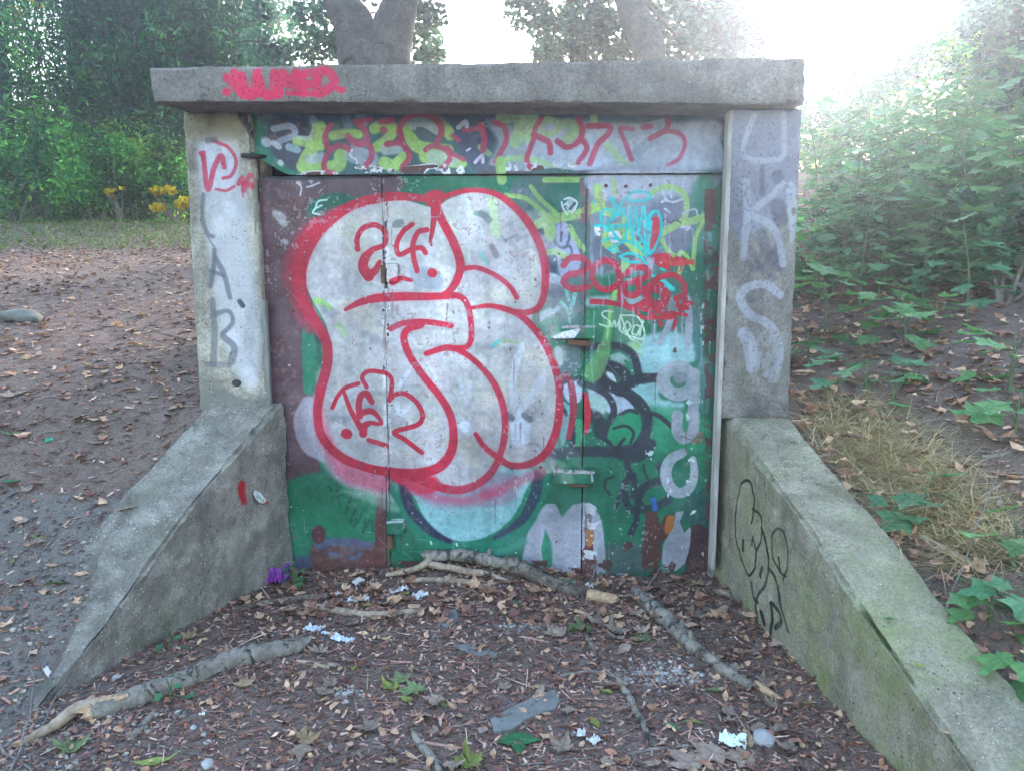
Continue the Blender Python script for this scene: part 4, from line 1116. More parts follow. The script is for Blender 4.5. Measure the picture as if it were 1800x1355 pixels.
# ------------------------------------------------------------------ eroded concrete blocks
def block(name, fn, nu, nv, nw, mat, parent, erode=.008, rough=.003, seed=0, flat=()):
    """six gridded faces over (u,v,w) in 0..1 mapped by fn; edges worn back, faces slightly uneven"""
    ids, V, F = {}, [], []
    rs = random.Random(seed)
    cen = Vector(fn(.5, .5, .5))

    def vid(i, j, k):
        key = (i, j, k)
        if key in ids: return ids[key]
        p = Vector(fn(i / nu, j / nv, k / nw))
        ext = (i in (0, nu)) + (j in (0, nv)) + (k in (0, nw))
        q = p * 9 + Vector((seed, 0, 0))
        e = 0.0
        if ext >= 2:
            e = erode * (0.5 + 1.6 * max(0, mnoise.noise(p * 14)) + 1.2 * max(0, mnoise.noise(p * 41)) + rs.uniform(0, .5))
            if mnoise.noise(p * 6 + Vector((seed, 3, 1))) > .38: e += erode * 1.6
        du = Vector(fn(min(1, i / nu + .02), j / nv, k / nw)) - Vector(fn(max(0, i / nu - .02), j / nv, k / nw))
        dv = Vector(fn(i / nu, min(1, j / nv + .02), k / nw)) - Vector(fn(i / nu, max(0, j / nv - .02), k / nw))
        dw = Vector(fn(i / nu, j / nv, min(1, k / nw + .02))) - Vector(fn(i / nu, j / nv, max(0, k / nw - .02)))
        off = Vector((0, 0, 0))
        for idx, n_, d in ((i, nu, du), (j, nv, dv), (k, nw, dw)):
            if idx == 0: off += d.normalized()
            elif idx == n_: off -= d.normalized()
        if off.length: off.normalize()
        n = mnoise.fractal(q, .8, 2.2, 5) * rough + mnoise.noise(p * 2.2) * rough * 1.3
        p = p + off * (e + n)
        ids[key] = len(V)
        V.append(tuple(p))
        return ids[key]
    for k in (0, nw):
        for i in range(nu):
            for j in range(nv):
                f = (vid(i, j, k), vid(i + 1, j, k), vid(i + 1, j + 1, k), vid(i, j + 1, k))
                F.append(f if k else f[::-1])
    for j in (0, nv):
        for i in range(nu):
            for k in range(nw):
                f = (vid(i, j, k), vid(i + 1, j, k), vid(i + 1, j, k + 1), vid(i, j, k + 1))
                F.append(f[::-1] if j else f)
    for i in (0, nu):
        for j in range(nv):
            for k in range(nw):
                f = (vid(i, j, k), vid(i, j + 1, k), vid(i, j + 1, k + 1), vid(i, j, k + 1))
                F.append(f if i else f[::-1])
    o = mesh_obj(name, V, F, mat, parent, smooth=True, sharp=50)
    return o


def hexa(c):
    c = [Vector(v) for v in c]     # (x0y0z0, x1y0z0, x1y1z0, x0y1z0, then the top four)

    def fn(u, v, w):
        b = (c[0] * (1 - u) + c[1] * u) * (1 - v) + (c[3] * (1 - u) + c[2] * u) * v
        t = (c[4] * (1 - u) + c[5] * u) * (1 - v) + (c[7] * (1 - u) + c[6] * u) * v
        return b * (1 - w) + t * w
    return fn


bunker = empty('bunker_entrance', (-0.27, 0, 0), 'low grey concrete bunker entrance with graffitied steel door and sloping wing walls', 'bunker entrance')

lint = block('lintel', hexa([(-1.69, -.28, 2.21), (1.085, -.28, 2.178), (1.085, .35, 2.178), (-1.60, .35, 2.21), (-1.70, -.28, 2.352), (1.085, -.28, 2.366), (1.085, .35, 2.366), (-1.70, .35, 2.352)]), 150, 26, 10, M_conc_lt, bunker, .005, .003, 1)
add_uv(lint, lambda p: ((p.x - LT.u0) / (LT.u1 - LT.u0), (p.z - LT.v0) / (LT.v1 - LT.v0)))
tag(lint, 'grey concrete lintel slab with a small pink tag')
pl = block('pillar', hexa([(-1.668, -.06, .80), (-1.325, -.06, .80), (-1.36, .30, .80), (-1.668, .30, .80), (-1.662, -.06, 2.207), (-1.345, -.06, 2.207), (-1.38, .30, 2.207), (-1.662, .30, 2.207)]), 20, 18, 80, M_conc_l, bunker, .009, .004, 2)
add_uv(pl, lambda p: ((p.x - LP.u0) / (LP.u1 - LP.u0), (p.z - LP.v0) / (LP.v1 - LP.v0)))
tag(pl, 'pale weathered pillar with faded black letters and a pink tag')
pr = block('pillar', hexa([(.805, -.20, .82), (1.116, -.20, .82), (1.116, .30, .82), (.84, .30, .82), (.798, -.20, 2.176), (1.104, -.20, 2.176), (1.104, .30, 2.176), (.835, .30, 2.176)]), 18, 26, 80, M_conc_r, bunker, .007, .003, 3)
add_uv(pr, lambda p: ((p.x - RP.u0) / (RP.u1 - RP.u0), (p.z - RP.v0) / (RP.v1 - RP.v0)))
tag(pr, 'grey pillar with large pale grey painted letters running down it')


def wing_fn(y0, y1, xi, th, YS, ZS, sgn, inz=0.0):
    def fn(u, v, w):
        y = y0 + (y1 - y0) * v
        zt = float(np.interp(y, YS, ZS))
        xa = xi(y)
        tk = th if sgn > 0 else float(th_l(y))
        x = xa + sgn * tk * (u if sgn > 0 else (1 - u))
        zb = -.22
        top = zt + (inz * (1 - u) if sgn > 0 else inz * u)
        # narrower towards the tip of the left wall
        return (x, y, zb + (top - zb) * w)
    return fn


wl_ = block('wing_wall', wing_fn(-1.42, 0.0, xin_l, .335, WL_Y, WL_Z, -1), 24, 90, 54, M_wing_l, bunker, .020, .011, 4)
add_uv(wl_, lambda p: ((p.y - WL.u0) / (WL.u1 - WL.u0), (p.z - WL.v0) / (WL.v1 - WL.v0)))
tag(wl_, 'left wing wall of pebbly grey concrete sloping down to the ground')
wr_ = block('wing_wall', wing_fn(-2.6, -.02, xin_r, .285, WR_Y, WR_Z, 1), 16, 130, 46, M_wing_r, bunker, .018, .009, 5)
add_uv(wr_, lambda p: ((p.y - WT.u0) / (WT.u1 - WT.u0), (p.z - WT.v0) / (WT.v1 - WT.v0)))
tag(wr_, 'right wing wall of mossy green stained concrete with a thin black drawing')
block('chamber', hexa([(-1.58, .36, .3), (1.02, .36, .3), (1.02, 2.6, .3), (-1.58, 2.6, .3), (-1.58, .36, 2.16), (1.02, .36, 2.16), (1.02, 2.6, 2.16), (-1.58, 2.6, 2.16)]), 8, 8, 8, M_conc_lt, bunker, .004, .002, 6)

# ------------------------------------------------------------------ door: plates with dents, seams, hinge plates
duv = lambda p: ((p.x - D.u0) / (D.u1 - D.u0), (p.z - D.v0) / (D.v1 - D.v0))


def plate(name, x0, x1, z0, z1, y, t, parent, bend=None, step=.02, mat=None, dent=.005, seed=0):
    nx, nz = max(2, int((x1 - x0) / step)), max(2, int((z1 - z0) / step))
    V, F = [], []
    for j in range(nz + 1):
        for i in range(nx + 1):
            x = x0 + (x1 - x0) * i / nx; z = z0 + (z1 - z0) * j / nz
            yy = y + dent * mnoise.noise(Vector((x * 3, seed, z * 3))) + dent * .35 * mnoise.noise(Vector((x * 11, seed, z * 9)))
            ex, ez = x, z
            if i in (0, nx): ex += .0022 * mnoise.noise(Vector((seed, 9, z * 30)))
            if j in (0, nz): ez += .0025 * mnoise.noise(Vector((x * 30, 4, seed)))
            if bend:
                a, b, c = bend(ex, yy, ez); ex, yy, ez = a, b, c
            V.append((ex, yy, ez))
    nF = len(V)
    for j in range(nz):
        for i in range(nx):
            a = j * (nx + 1) + i
            F.append((a, a + 1, a + nx + 2, a + nx + 1))
    rim = [i for i in range(nx + 1)] + [(j + 1) * (nx + 1) - 1 for j in range(1, nz + 1)] + [nz * (nx + 1) + i for i in range(nx - 1, -1, -1)] + [j * (nx + 1) for j in range(nz - 1, 0, -1)]
    base = len(V)
    for r in rim:
        V.append((V[r][0], V[r][1] + t, V[r][2]))
    n = len(rim)
    for i in range(n):
        F.append((rim[i], base + i, base + (i + 1) % n, rim[(i + 1) % n]))
    F.append(tuple(base + i for i in range(n)))
    o = mesh_obj(name, V, F, mat or M_door, parent, smooth=True, sharp=40)
    add_uv(o, duv)
    return o


door = plate('door', -.758, .192, -.02, 1.924, .0, .02, bunker, dent=.007, seed=1)
tag(door, 'steel door leaf covered by a big silver and red graffiti piece')
lp_ = plate('door_side_plate', -1.365, -.764, -.05, 1.924, .0, .02, bunker, dent=.010, seed=2)
tag(lp_, 'brown primed and rusted fixed plate left of the door leaf')
rp_ = plate('door_side_plate', .198, .838, -.05, 1.924, .002, .02, bunker, dent=.006, seed=3)
tag(rp_, 'green fixed plate right of the door leaf with pale painted letters')


def hdr_bend(x, y, z):
    k = max(0, (-1.18 - x) / .2) * max(0, (2.05 - z) / .12)
    z2 = z + .10 * max(0, (-1.20 - x) / .17) * max(0, (2.15 - z) / .22)
    return x, y - .03 * min(k, 1), z2


hd_ = plate('header_plate', -1.368, .812, 1.93, 2.215, -.022, .02, bunker, bend=hdr_bend, dent=.005, seed=4)
tag(hd_, 'painted steel header plate above the door with red letters')


def box_part(name, x0, x1, y0, y1, z0, z1, mat, parent, bev=.003, uv=None, rot=0):
    bm = bmesh.new()
    bmesh.ops.create_cube(bm, size=1)
    for v in bm.verts:
        v.co = Vector(((v.co.x) * (x1 - x0), (v.co.y) * (y1 - y0), (v.co.z) * (z1 - z0)))
        if rot: v.co = Matrix.Rotation(rot, 3, 'Y') @ v.co
        v.co += Vector(((x0 + x1) / 2, (y0 + y1) / 2, (z0 + z1) / 2))
    bmesh.ops.bevel(bm, geom=bm.edges[:], offset=bev, segments=2, affect='EDGES')
    me = bpy.data.meshes.new(name)
    off = Vector((0, 0, 0))
    pp = parent
    while pp: off += pp.location; pp = pp.parent
    bmesh.ops.translate(bm, verts=bm.verts, vec=-off)
    bm.to_mesh(me); bm.free()
    me.materials.append(mat)
    o = bpy.data.objects.new(name, me)
    COL.objects.link(o)
    o.parent = parent
    if uv: add_uv(o, uv)
    return o


def pbox(name, px0, py0, px1, py1, depth, mat, parent, y=0.0, uv=duv, rot=0):
    a = on_y(px0, py1, y); b = on_y(px1, py0, y)
    return box_part(name, a.x, b.x, y - depth, y + .004, a.z, b.z, mat, parent, uv=uv, rot=rot)


pbox('hinge_plate', 968, 574, 1045, 594, .045, M_door, door)
pbox('hinge_pin', 997, 597, 1036, 606, .05, M_rust, door, rot=R(5))
pbox('hinge_plate', 972, 821, 1045, 846, .042, M_door, door)
pbox('hinge_pin', 1000, 848, 1033, 852, .035, M_rust, door)
pbox('hinge_plate', 682, 912, 711, 935, .035, M_door, door)
pbox('hinge_pin', 683, 938, 692, 962, .03, M_rust, door)
pbox('hasp', 680, 464, 701, 496, .022, M_door, door)
pbox('hasp', 671, 466, 678, 498, .02, M_rust, door)
for (px, py) in ((516, 546), (1185, 617), (1065, 327), (1100, 328), (1143, 326), (950, 820), (498, 690)):
    c = on_y(px, py, 0)
    bm = bmesh.new(); bmesh.ops.create_uvsphere(bm, u_segments=8, v_segments=5, radius=.008)
    me = bpy.data.meshes.new('bolt')
    bmesh.ops.scale(bm, verts=bm.verts, vec=(1, .7, 1)); bm.to_mesh(me); bm.free(); me.materials.append(M_rust)
    o = bpy.data.objects.new('bolt', me); COL.objects.link(o); o.parent = bunker; o.location = Vector((c.x, -.006, c.z)) - bunker.location
# weld seam beads on the door's two joints
for nm, px, z0, z1, mt in (('weld_seam', -.761, .02, 1.88, M_rust), ('weld_seam', .195, .9, 1.92, M_rust)):
    V, F = [], []
    rs = random.Random(3)
    path = [Vector((px + rs.uniform(-.002, .002), -.001, z0 + (z1 - z0) * i / 130)) for i in range(131)]
    rad = [.0012 + max(0, mnoise.noise(Vector((px, 1, p.z * 16)))) * .011 * rs.uniform(.4, 1) for p in path]
    tube(path, rad, 6, .25, True, V, F, 4)
    o = mesh_obj(nm, V, F, M_door, bunker, smooth=True); add_uv(o, duv)
box_part('door_jamb', .792, .812, -.20, -.125, .10, 2.17, M_jamb, bunker)
box_part('door_jamb', .815, .828, -.115, -.012, .0, 2.17, M_jamb_d, bunker)
box_part('door_jamb', -1.352, -1.318, -.055, -.025, .0, 1.35, M_jamb_d, bunker)
box_part('gap_shade_frame', -1.40, -1.345, -.02, .03, -.05, 2.2, M_dark, bunker)  # dark frame strips; their tone stands in for the shaded gap
box_part('gap_shade_frame', .815, .87, -.008, .05, -.05, 2.2, M_dark, bunker)

# rod stuck in the left pillar, flattened dark ball standing in for the shaded hole near its foot
V, F = [], []
a = on_y(424, 274, -.10)
tube([a, a + Vector((.05, .035, .003)), a + Vector((.09, .07, .004))], [.010, .010, .009], 8, .1, True, V, F)
tag(mesh_obj('iron_rod', V, F, M_dark, bunker, smooth=True), 'short dark iron rod sticking out of the left pillar')
c = on_y(416, 673, -.062)
bm = bmesh.new(); bmesh.ops.create_uvsphere(bm, u_segments=12, v_segments=8, radius=.018)
bmesh.ops.scale(bm, verts=bm.verts, vec=(1.3, .25, 1)); me = bpy.data.meshes.new('hole_shade'); bm.to_mesh(me); bm.free(); me.materials.append(M_dark)
o = bpy.data.objects.new('hole_shade', me); COL.objects.link(o); o.parent = bunker; o.location = c - bunker.location

# ------------------------------------------------------------------ ground


def axis(f0, f1, step, far, grow=1.12):
    a = list(np.arange(f0, f1 + 1e-6, step))
    s = step
    x = a[-1]
    while x < far: s *= grow; x += s; a.append(x)
    s = step; x = a[0]; left = []
    while x > -far: s *= grow; x -= s; left.append(x)
    return np.array(left[::-1] + a)


gx = axis(-3.2, 3.2, .018, 120)
gy = axis(-2.6, 2.6, .018, 120)
GX, GY = np.meshgrid(gx, gy)
GZ = height(GX, GY)
nx_, ny_ = len(gx), len(gy)
V = np.stack([GX.ravel(), GY.ravel(), GZ.ravel()], 1)
idx = np.arange(nx_ * ny_).reshape(ny_, nx_)
F = np.stack([idx[:-1, :-1].ravel(), idx[:-1, 1:].ravel(), idx[1:, 1:].ravel(), idx[1:, :-1].ravel()], 1)


def ground_material():
    M = Mat('forest_floor', .95, .15)
    co = M.co()
    n1 = M.noise(1.3, 6, .65, co); n2 = M.noise(22, 7, .75, co); n3 = M.noise(120, 5, .75, co)
    c = M.mix(M.ramp(n2, [(.35, 0), (.68, 1)]), (.13, .085, .072), (.29, .205, .18))
    c = M.mix(M.ramp(n1, [(.45, 0), (.62, 1)]), c, M.mix(n3, (.14, .095, .078), (.32, .23, .195)))
    v = M.n('ShaderNodeTexVoronoi'); v.inputs['Scale'].default_value = 55; M.l(co, v.inputs['Vector'])
    c = M.mix(M.ramp(v.outputs['Distance'], [(.1, .55), (.4, 0)]), c, M.mix(1.0, v.outputs['Color'], (.26, .2, .18), 'MULTIPLY'))
    # greyer gravel on the slope beside the left wall
    s = M.n('ShaderNodeSeparateXYZ'); M.l(co, s.inputs[0])
    gl = M.math('MULTIPLY', M.ramp(M.math('ADD', M.math('ADD', s.outputs[0], 1.75), M.math('MULTIPLY', M.math('SUBTRACT', n1, .5), 1.0)), [(0.0, 1), (.25, 0)]), M.ramp(M.math('ADD', s.outputs[1], M.math('MULTIPLY', n1, 1.2)), [(-.3, 1), (.05, 0)]))
    c = M.mix(M.math('MULTIPLY', gl, .8), c, M.mix(n2, (.12, .10, .095), (.28, .25, .24)))
    c = M.mix(1.0, c, M.ramp(n3, [(.3, .55), (.7, 1.4)]), 'MULTIPLY')
    M.color(c)
    h = M.math('ADD', M.math('MULTIPLY', n2, .8), M.math('MULTIPLY', n3, .5))
    M.normal(M.bump(h, 1.0, .02))
    return M.m


M_ground = ground_material()
g = np_mesh('ground', V, F, M_ground, smooth=True)
g['kind'] = 'structure'

# ------------------------------------------------------------------ leaf shapes


def maple(n_l=5, depth=.42, curl=.2, seed=0, pts=3):
    """palmate leaf: tip at +Y, stem at the origin side; triangles fanned from the middle"""
    rs = random.Random(seed)
    V = [(0, 0, 0)]
    angs = [-2.2, -1.15, 0, 1.15, 2.2][:n_l] if n_l == 5 else [-1.2, 0, 1.2]
    lens = {-2.2: .55, -1.15: .85, 0: 1.0, 1.15: .85, 2.2: .55, -1.2: .8, 1.2: .8}
    ring = [(0, -.35)]
    for i, a in enumerate(angs):
        L = lens[a] * rs.uniform(.9, 1.08)
        for da, k in ((-.34, .66), (-.17, .76), (0, 1), (.17, .76), (.34, .66)):
            rr = L * k * rs.uniform(.94, 1.06)
            ring.append((math.sin(a + da) * rr, math.cos(a + da) * rr))
        if i < len(angs) - 1:
            m = (a + angs[i + 1]) / 2
            rr = depth * rs.uniform(.85, 1.1)
            ring.append((math.sin(m) * rr, math.cos(m) * rr))
    for x, y in ring:
        z = curl * (x * x * rs.uniform(.5, 1.5) + y * y * rs.uniform(-.2, 1)) + rs.uniform(-.1, .1) * curl
        V.append((x, y, z))
    n = len(ring)
    F = [(0, 1 + (i + 1) % n, 1 + i) for i in range(n)]
    return np.array(V) * .5, np.array(F)


def oval(curl=.3, w=.42, seed=0):
    rs = random.Random(seed)
    V = [(0, -1, 0), (w * .8, -.45, .0), (w, .1, .0), (w * .6, .6, 0), (0, 1, 0), (-w * .6, .6, 0), (-w, .1, 0), (-w * .8, -.45, 0), (0, 0, -.12)]
    V = [(x, y, z + curl * (x * x * 1.5 + y * y * rs.uniform(-.3, .8)) + rs.uniform(-.05, .05)) for x, y, z in V]
    return np.array(V) * .5, np.array([(8, (i + 1) % 8, i) for i in range(8)])


def crumple(seed):
    rs = random.Random(seed)
    n = 7
    V = [(0, 0, rs.uniform(.05, .3))]
    for i in range(n):
        a = i / n * 6.283 + rs.uniform(-.3, .3)
        r = rs.uniform(.35, 1)
        V.append((math.cos(a) * r, math.sin(a) * r * .7, rs.uniform(-.15, .35)))
    return np.array(V) * .5, np.array([(0, 1 + i, 1 + (i + 1) % n) for i in range(n)])


def chip(seed):
    rs = random.Random(seed)
    w = rs.uniform(.15, .4)
    V = [(-w, -1, 0), (w, -1 + rs.uniform(-.3, .3), .05), (w * rs.uniform(.5, 1.2), 1, rs.uniform(0, .15)), (-w * rs.uniform(.4, 1), 1 + rs.uniform(-.4, .2), .02)]
    return np.array(V) * .5, np.array([(0, 1, 2), (0, 2, 3)])


def rhomb():
    V = [(0, -1, 0), (.5, 0, .12), (0, 1, 0), (-.5, 0, .12)]
    return np.array(V) * .5, np.array([(0, 1, 2), (0, 2, 3)])


def stone_t(seed):
    rs = random.Random(seed)
    V = []
    for x, y, z in ((1, 0, 0), (0, 1, 0), (-1, 0, 0), (0, -1, 0), (0, 0, 1), (0, 0, -1), (.7, .7, .1), (-.7, .7, .1), (-.7, -.7, .1), (.7, -.7, .1)):
        k = rs.uniform(.75, 1.1)
        V.append((x * k, y * k * .8, z * k * .55))
    ring = [0, 6, 1, 7, 2, 8, 3, 9]
    F = []
    for i in range(8):
        F.append((ring[i], ring[(i + 1) % 8], 4)); F.append((ring[(i + 1) % 8], ring[i], 5))
    return np.array(V) * .5, np.array(F)


def rotmats(n, tilt, rng, yaw=None):
    yaw = rng.uniform(0, 2 * np.pi, n) if yaw is None else yaw
    ax = rng.uniform(0, 2 * np.pi, n)
    t = np.abs(rng.normal(0, 1, n)) * tilt
    cz, sz = np.cos(yaw), np.sin(yaw)
    Rz = np.zeros((n, 3, 3)); Rz[:, 0, 0] = cz; Rz[:, 0, 1] = -sz; Rz[:, 1, 0] = sz; Rz[:, 1, 1] = cz; Rz[:, 2, 2] = 1
    ux, uy = np.cos(ax), np.sin(ax)
    c, s = np.cos(t), np.sin(t); C = 1 - c
    Ra = np.zeros((n, 3, 3))
    Ra[:, 0, 0] = c + ux * ux * C; Ra[:, 0, 1] = ux * uy * C; Ra[:, 0, 2] = uy * s
    Ra[:, 1, 0] = ux * uy * C; Ra[:, 1, 1] = c + uy * uy * C; Ra[:, 1, 2] = -ux * s
    Ra[:, 2, 0] = -uy * s; Ra[:, 2, 1] = ux * s; Ra[:, 2, 2] = c
    return Ra @ Rz


def scatter(templates, P, size, tilt, cols, rng, cvar=.2, ysq=None):
    """returns V, F (triangles), face colours for leaves/chips/stones at the points P"""
    P = np.asarray(P, float); n = len(P)
    size = np.broadcast_to(size, (n,))
    tid = rng.integers(0, len(templates), n)
    cols = np.asarray(cols, float)
    ci = rng.integers(0, len(cols), n)
    cc = cols[ci] * rng.uniform(1 - cvar, 1 + cvar, (n, 1))
    Rm = rotmats(n, tilt, rng)
    Vs, Fs, Cs, off = [], [], [], 0
    for k, (tv, tf) in enumerate(templates):
        m = np.where(tid == k)[0]
        if len(m) == 0: continue
        v = np.einsum('nij,vj->nvi', Rm[m], tv) * size[m][:, None, None] + P[m][:, None, :]
        f = tf[None] + (np.arange(len(m)) * len(tv))[:, None, None] + off
        Vs.append(v.reshape(-1, 3)); Fs.append(f.reshape(-1, 3)); Cs.append(np.repeat(cc[m], len(tf), 0))
        off += len(m) * len(tv)
    return np.concatenate(Vs), np.concatenate(Fs), np.concatenate(Cs)


def join(parts):
    Vs, Fs, Cs, off = [], [], [], 0
    for v, f, c in parts:
        Vs.append(v); Fs.append(f + off); Cs.append(c); off += len(v)
    return np.concatenate(Vs), np.concatenate(Fs), np.concatenate(Cs)


def gpts(n, x0, x1, y0, y1, rng, lift=(0.001, .012), keep=None, ypow=1.0):
    x = rng.uniform(x0, x1, n); y = y0 + (y1 - y0) * rng.uniform(0, 1, n) ** ypow
    if keep is not None:
        k = keep(x, y); x, y = x[k], y[k]
    z = height(x, y) + rng.uniform(lift[0], lift[1], len(x))
    return np.stack([x, y, z], 1)


def in_trench(x, y): return (x > xin_l(np.clip(y, -1.4, 0)) + .0) & (x < xin_r(np.clip(y, -3, 0)) - .0) & (y < -.015)
def out_left(x, y): return (x < xin_l(np.clip(y, -1.42, 0)) - th_l(y) * .86) & ((y > -1.5) | (x < -1.7)) & ~((x > -1.72) & (y > -.1) & (y < .4))
def out_right(x, y): return (x > xin_r(np.clip(y, -3, .3)) + .29)


M_leafdry = tint_mat('dry_leaves', .85, .12, nscale=45)
M_chips = tint_mat('bark_chips', .9, 0, nscale=60)
M_stones = tint_mat('gravel_stones', .9, 0, nscale=80, amt=.25)
DRY = np.array([1.35, 1.2, 1.1]) * srgb([(150, 122, 104), (128, 98, 86), (166, 138, 120), (104, 76, 70), (140, 104, 90), (116, 88, 80), (176, 150, 130), (92, 70, 66)])
CHC = np.array([1.65, 1.45, 1.35]) * srgb([(92, 64, 56), (116, 82, 72), (66, 50, 50), (132, 108, 98), (96, 74, 72), (150, 130, 122), (120, 98, 92), (78, 60, 60)])
STN = np.array([1.2, 1.1, 1.0]) * srgb([(120, 114, 118), (96, 92, 100), (142, 136, 136), (160, 154, 150), (84, 80, 88), (110, 100, 98)])
T_maple = [maple(5, .55, .3, s) for s in range(6)] + [maple(5, .6, .6, s + 10) for s in range(3)]
T_crump = [crumple(s) for s in range(8)]
T_oval = [oval(.6, .4, s) for s in range(4)]
T_chip = [chip(s) for s in range(8)]
T_stone = [stone_t(s) for s in range(6)]
rng = np.random.default_rng(21)

parts = []
pt = gpts(26000, -2.0, 1.2, -2.3, 0.0, rng, (0, .006), in_trench)
parts.append(scatter(T_chip, pt, rng.uniform(.008, .034, len(pt)) , .35, CHC, rng))
pt = gpts(1200, -2.0, 1.2, -2.3, 0.0, rng, (0, .01), in_trench)
parts.append(scatter([(v * np.array([.22, 1.6, 1]), f) for v, f in T_chip], pt, rng.uniform(.03, .10, len(pt)), .15, CHC, rng))
pt = gpts(26000, -6.5, -1.3, -1.4, 7.5, rng, (0, .008), out_left, 1.6)
parts.append(scatter(T_chip, pt, rng.uniform(.012, .05, len(pt)), .3, CHC, rng))
pt = gpts(13000, 1.0, 5.5, -2.4, 5, rng, (0, .008), out_right, 1.2)
parts.append(scatter(T_chip, pt, rng.uniform(.012, .05, len(pt)), .3, CHC, rng))
v, f, c = join(parts)
tag(np_mesh('bark_litter', v, f, M_chips, fcol=c), 'brown bark chips and twig crumbs strewn over the whole ground', 'litter', kind='stuff')

parts = []
pt = gpts(5200, -2.0, 1.2, -2.3, 0.0, rng, (.002, .014), in_trench)
edge = np.exp(-((pt[:, 1] + .1) / .35) ** 2) + np.exp(-((xin_r(pt[:, 1]) - pt[:, 0]) / .3) ** 2) + .45
pt = pt[rng.uniform(0, 1, len(pt)) < edge]
parts.append(scatter(T_crump + T_oval, pt, rng.uniform(.02, .055, len(pt)), .45, DRY, rng))
pt = gpts(240, -1.4, .9, -.6, -.02, rng, (.004, .03), in_trench)
parts.append(scatter(T_maple + T_crump, pt, rng.uniform(.06, .11, len(pt)), .35, DRY, rng))
pt = gpts(7500, -8, -1.4, -1.3, 8.0, rng, (.002, .012), out_left, 1.0)
parts.append(scatter(T_crump + T_oval + T_maple[:4], pt, rng.uniform(.03, .085, len(pt)), .3, DRY * 1.0, rng))
pt = gpts(11000, 1.0, 6.5, -2.4, 6.5, rng, (.002, .03), out_right, 1.3)
parts.append(scatter(T_crump + T_oval + T_maple, pt, rng.uniform(.03, .12, len(pt)), .35, DRY * 1.25, rng))
v, f, c = join(parts)
tag(np_mesh('leaf_litter', v, f, M_leafdry, fcol=c), 'layer of crumpled brown leaves covering the ground around the concrete', 'leaf litter', kind='stuff')

parts = []
pt = gpts(16000, -3.4, -1.2, -2.6, .5, rng, (-.001, .004), lambda x, y: out_left(x, y) | (y < -1.3))
k = rng.uniform(0, 1, len(pt)) < np.clip(.9 - (pt[:, 1] + .95) * 2, .02, 1)
pt = pt[k]
parts.append(scatter(T_stone, pt, .010 + .026 * rng.uniform(0, 1, len(pt)) ** 2.2, .4, STN * .75, rng, .35))
pt = gpts(500, -2.0, 1.2, -2.3, 0.0, rng, (0, .002), in_trench)
parts.append(scatter(T_stone, pt, rng.uniform(.006, .022, len(pt)), .4, STN * .9, rng))
v, f, c = join(parts)
tag(np_mesh('gravel', v, f, M_stones, fcol=c), 'grey gravel and pebbles on the slope beside the left wing wall', 'gravel', kind='stuff')
# ------------------------------------------------------------------ branches and sticks on the ground


def bark_mat(name, base, dark, light, bands=0.5, sc=1.0):
    M = Mat(name, .9, .2)
    co = M.co()
    n = M.noise(9 * sc, 7, .7, co); n2 = M.noise(45 * sc, 6, .7, co)
    c = M.mix(M.ramp(n, [(.4, 0), (.6, 1)]), base, light)
    c = M.mix(M.math('MULTIPLY', M.ramp(M.noise(14 * sc, 5, .8, co, 1.2), [(.52, 0), (.58, 1)]), bands), c, dark)
    c = M.mix(1.0, c, M.ramp(n2, [(.3, .6), (.7, 1.3)]), 'MULTIPLY')
    M.color(c)
    M.normal(M.bump(M.math('ADD', n2, n), .8, .006))
    return M.m


M_bark_birch = bark_mat('birch_bark', (.18, .15, .13), (.04, .034, .03), (.27, .23, .20), .95)
M_bark_brown = bark_mat('brown_bark', (.09, .065, .052), (.04, .03, .026), (.22, .17, .145), .9)
M_peeled = bark_mat('peeled_wood', (.30, .21, .155), (.15, .10, .075), (.40, .30, .23), .55)
M_splint = bark_mat('fresh_splintered_wood', (.40, .23, .14), (.22, .12, .08), (.52, .34, .22), .4, 2)
M_twig = bark_mat('twig_bark', (.16, .13, .12), (.08, .06, .06), (.26, .22, .20), .4, 2)


def gpath(pts, r, lift=None, bend=.004, n=6, seed=0):
    """pixel points laid on the ground; each point may carry its own lift in metres"""
    P = []
    for i, p in enumerate(pts):
        q = on_ground(p[0], p[1])
        q.z += (p[2] if len(p) > 2 else 0) + (r if not hasattr(r, '__len__') else r[min(i, len(r) - 1)]) * .55
        P.append(q)
    Q = cat_rom(P, n)
    rs = random.Random(seed)
    return [Vector(q) + Vector((mnoise.noise(Vector(q) * 14), mnoise.noise(Vector(q) * 14 + Vector((5, 0, 0))), 0)) * bend for q in Q]


def broken_end(name, p, d, r, mat, parent, seed=0, L=.07):
    """splintered tip: a ring of uneven points carried on from the end of a branch"""
    rs = random.Random(seed)
    V, F = [], []
    d = d.normalized(); ref = Vector((0, 0, 1)) if abs(d.z) < .9 else Vector((1, 0, 0))
    a = d.cross(ref).normalized(); b = a.cross(d)
    n = 11
    for k in range(n):
        an = k / n * 6.283
        V.append(tuple(p + (a * math.cos(an) + b * math.sin(an)) * r * .93))
    for k in range(n):
        an = k / n * 6.283
        V.append(tuple(p + (a * math.cos(an) + b * math.sin(an)) * r * rs.uniform(.5, .9) + d * L * rs.uniform(.35, 1.0) * (1.2 if math.sin(an) > 0 else .5)))
    V.append(tuple(p + d * L * .12))
    for k in range(n):
        k2 = (k + 1) % n
        F.append((k, k2, n + k2, n + k)); F.append((n + k, n + k2, 2 * n))
    return mesh_obj(name, V, F, mat, parent)


def knot(V, F, path, radii, i, seed):
    rs = random.Random(seed)
    p = path[i]
    d = Vector((rs.uniform(-1, 1), rs.uniform(-.6, .6), rs.uniform(.2, 1))).normalized()
    tube([p, p + d * radii * 1.35, p + d * radii * 1.9], [radii * .5, radii * .35, radii * .2], 7, .15, True, V, F, seed)


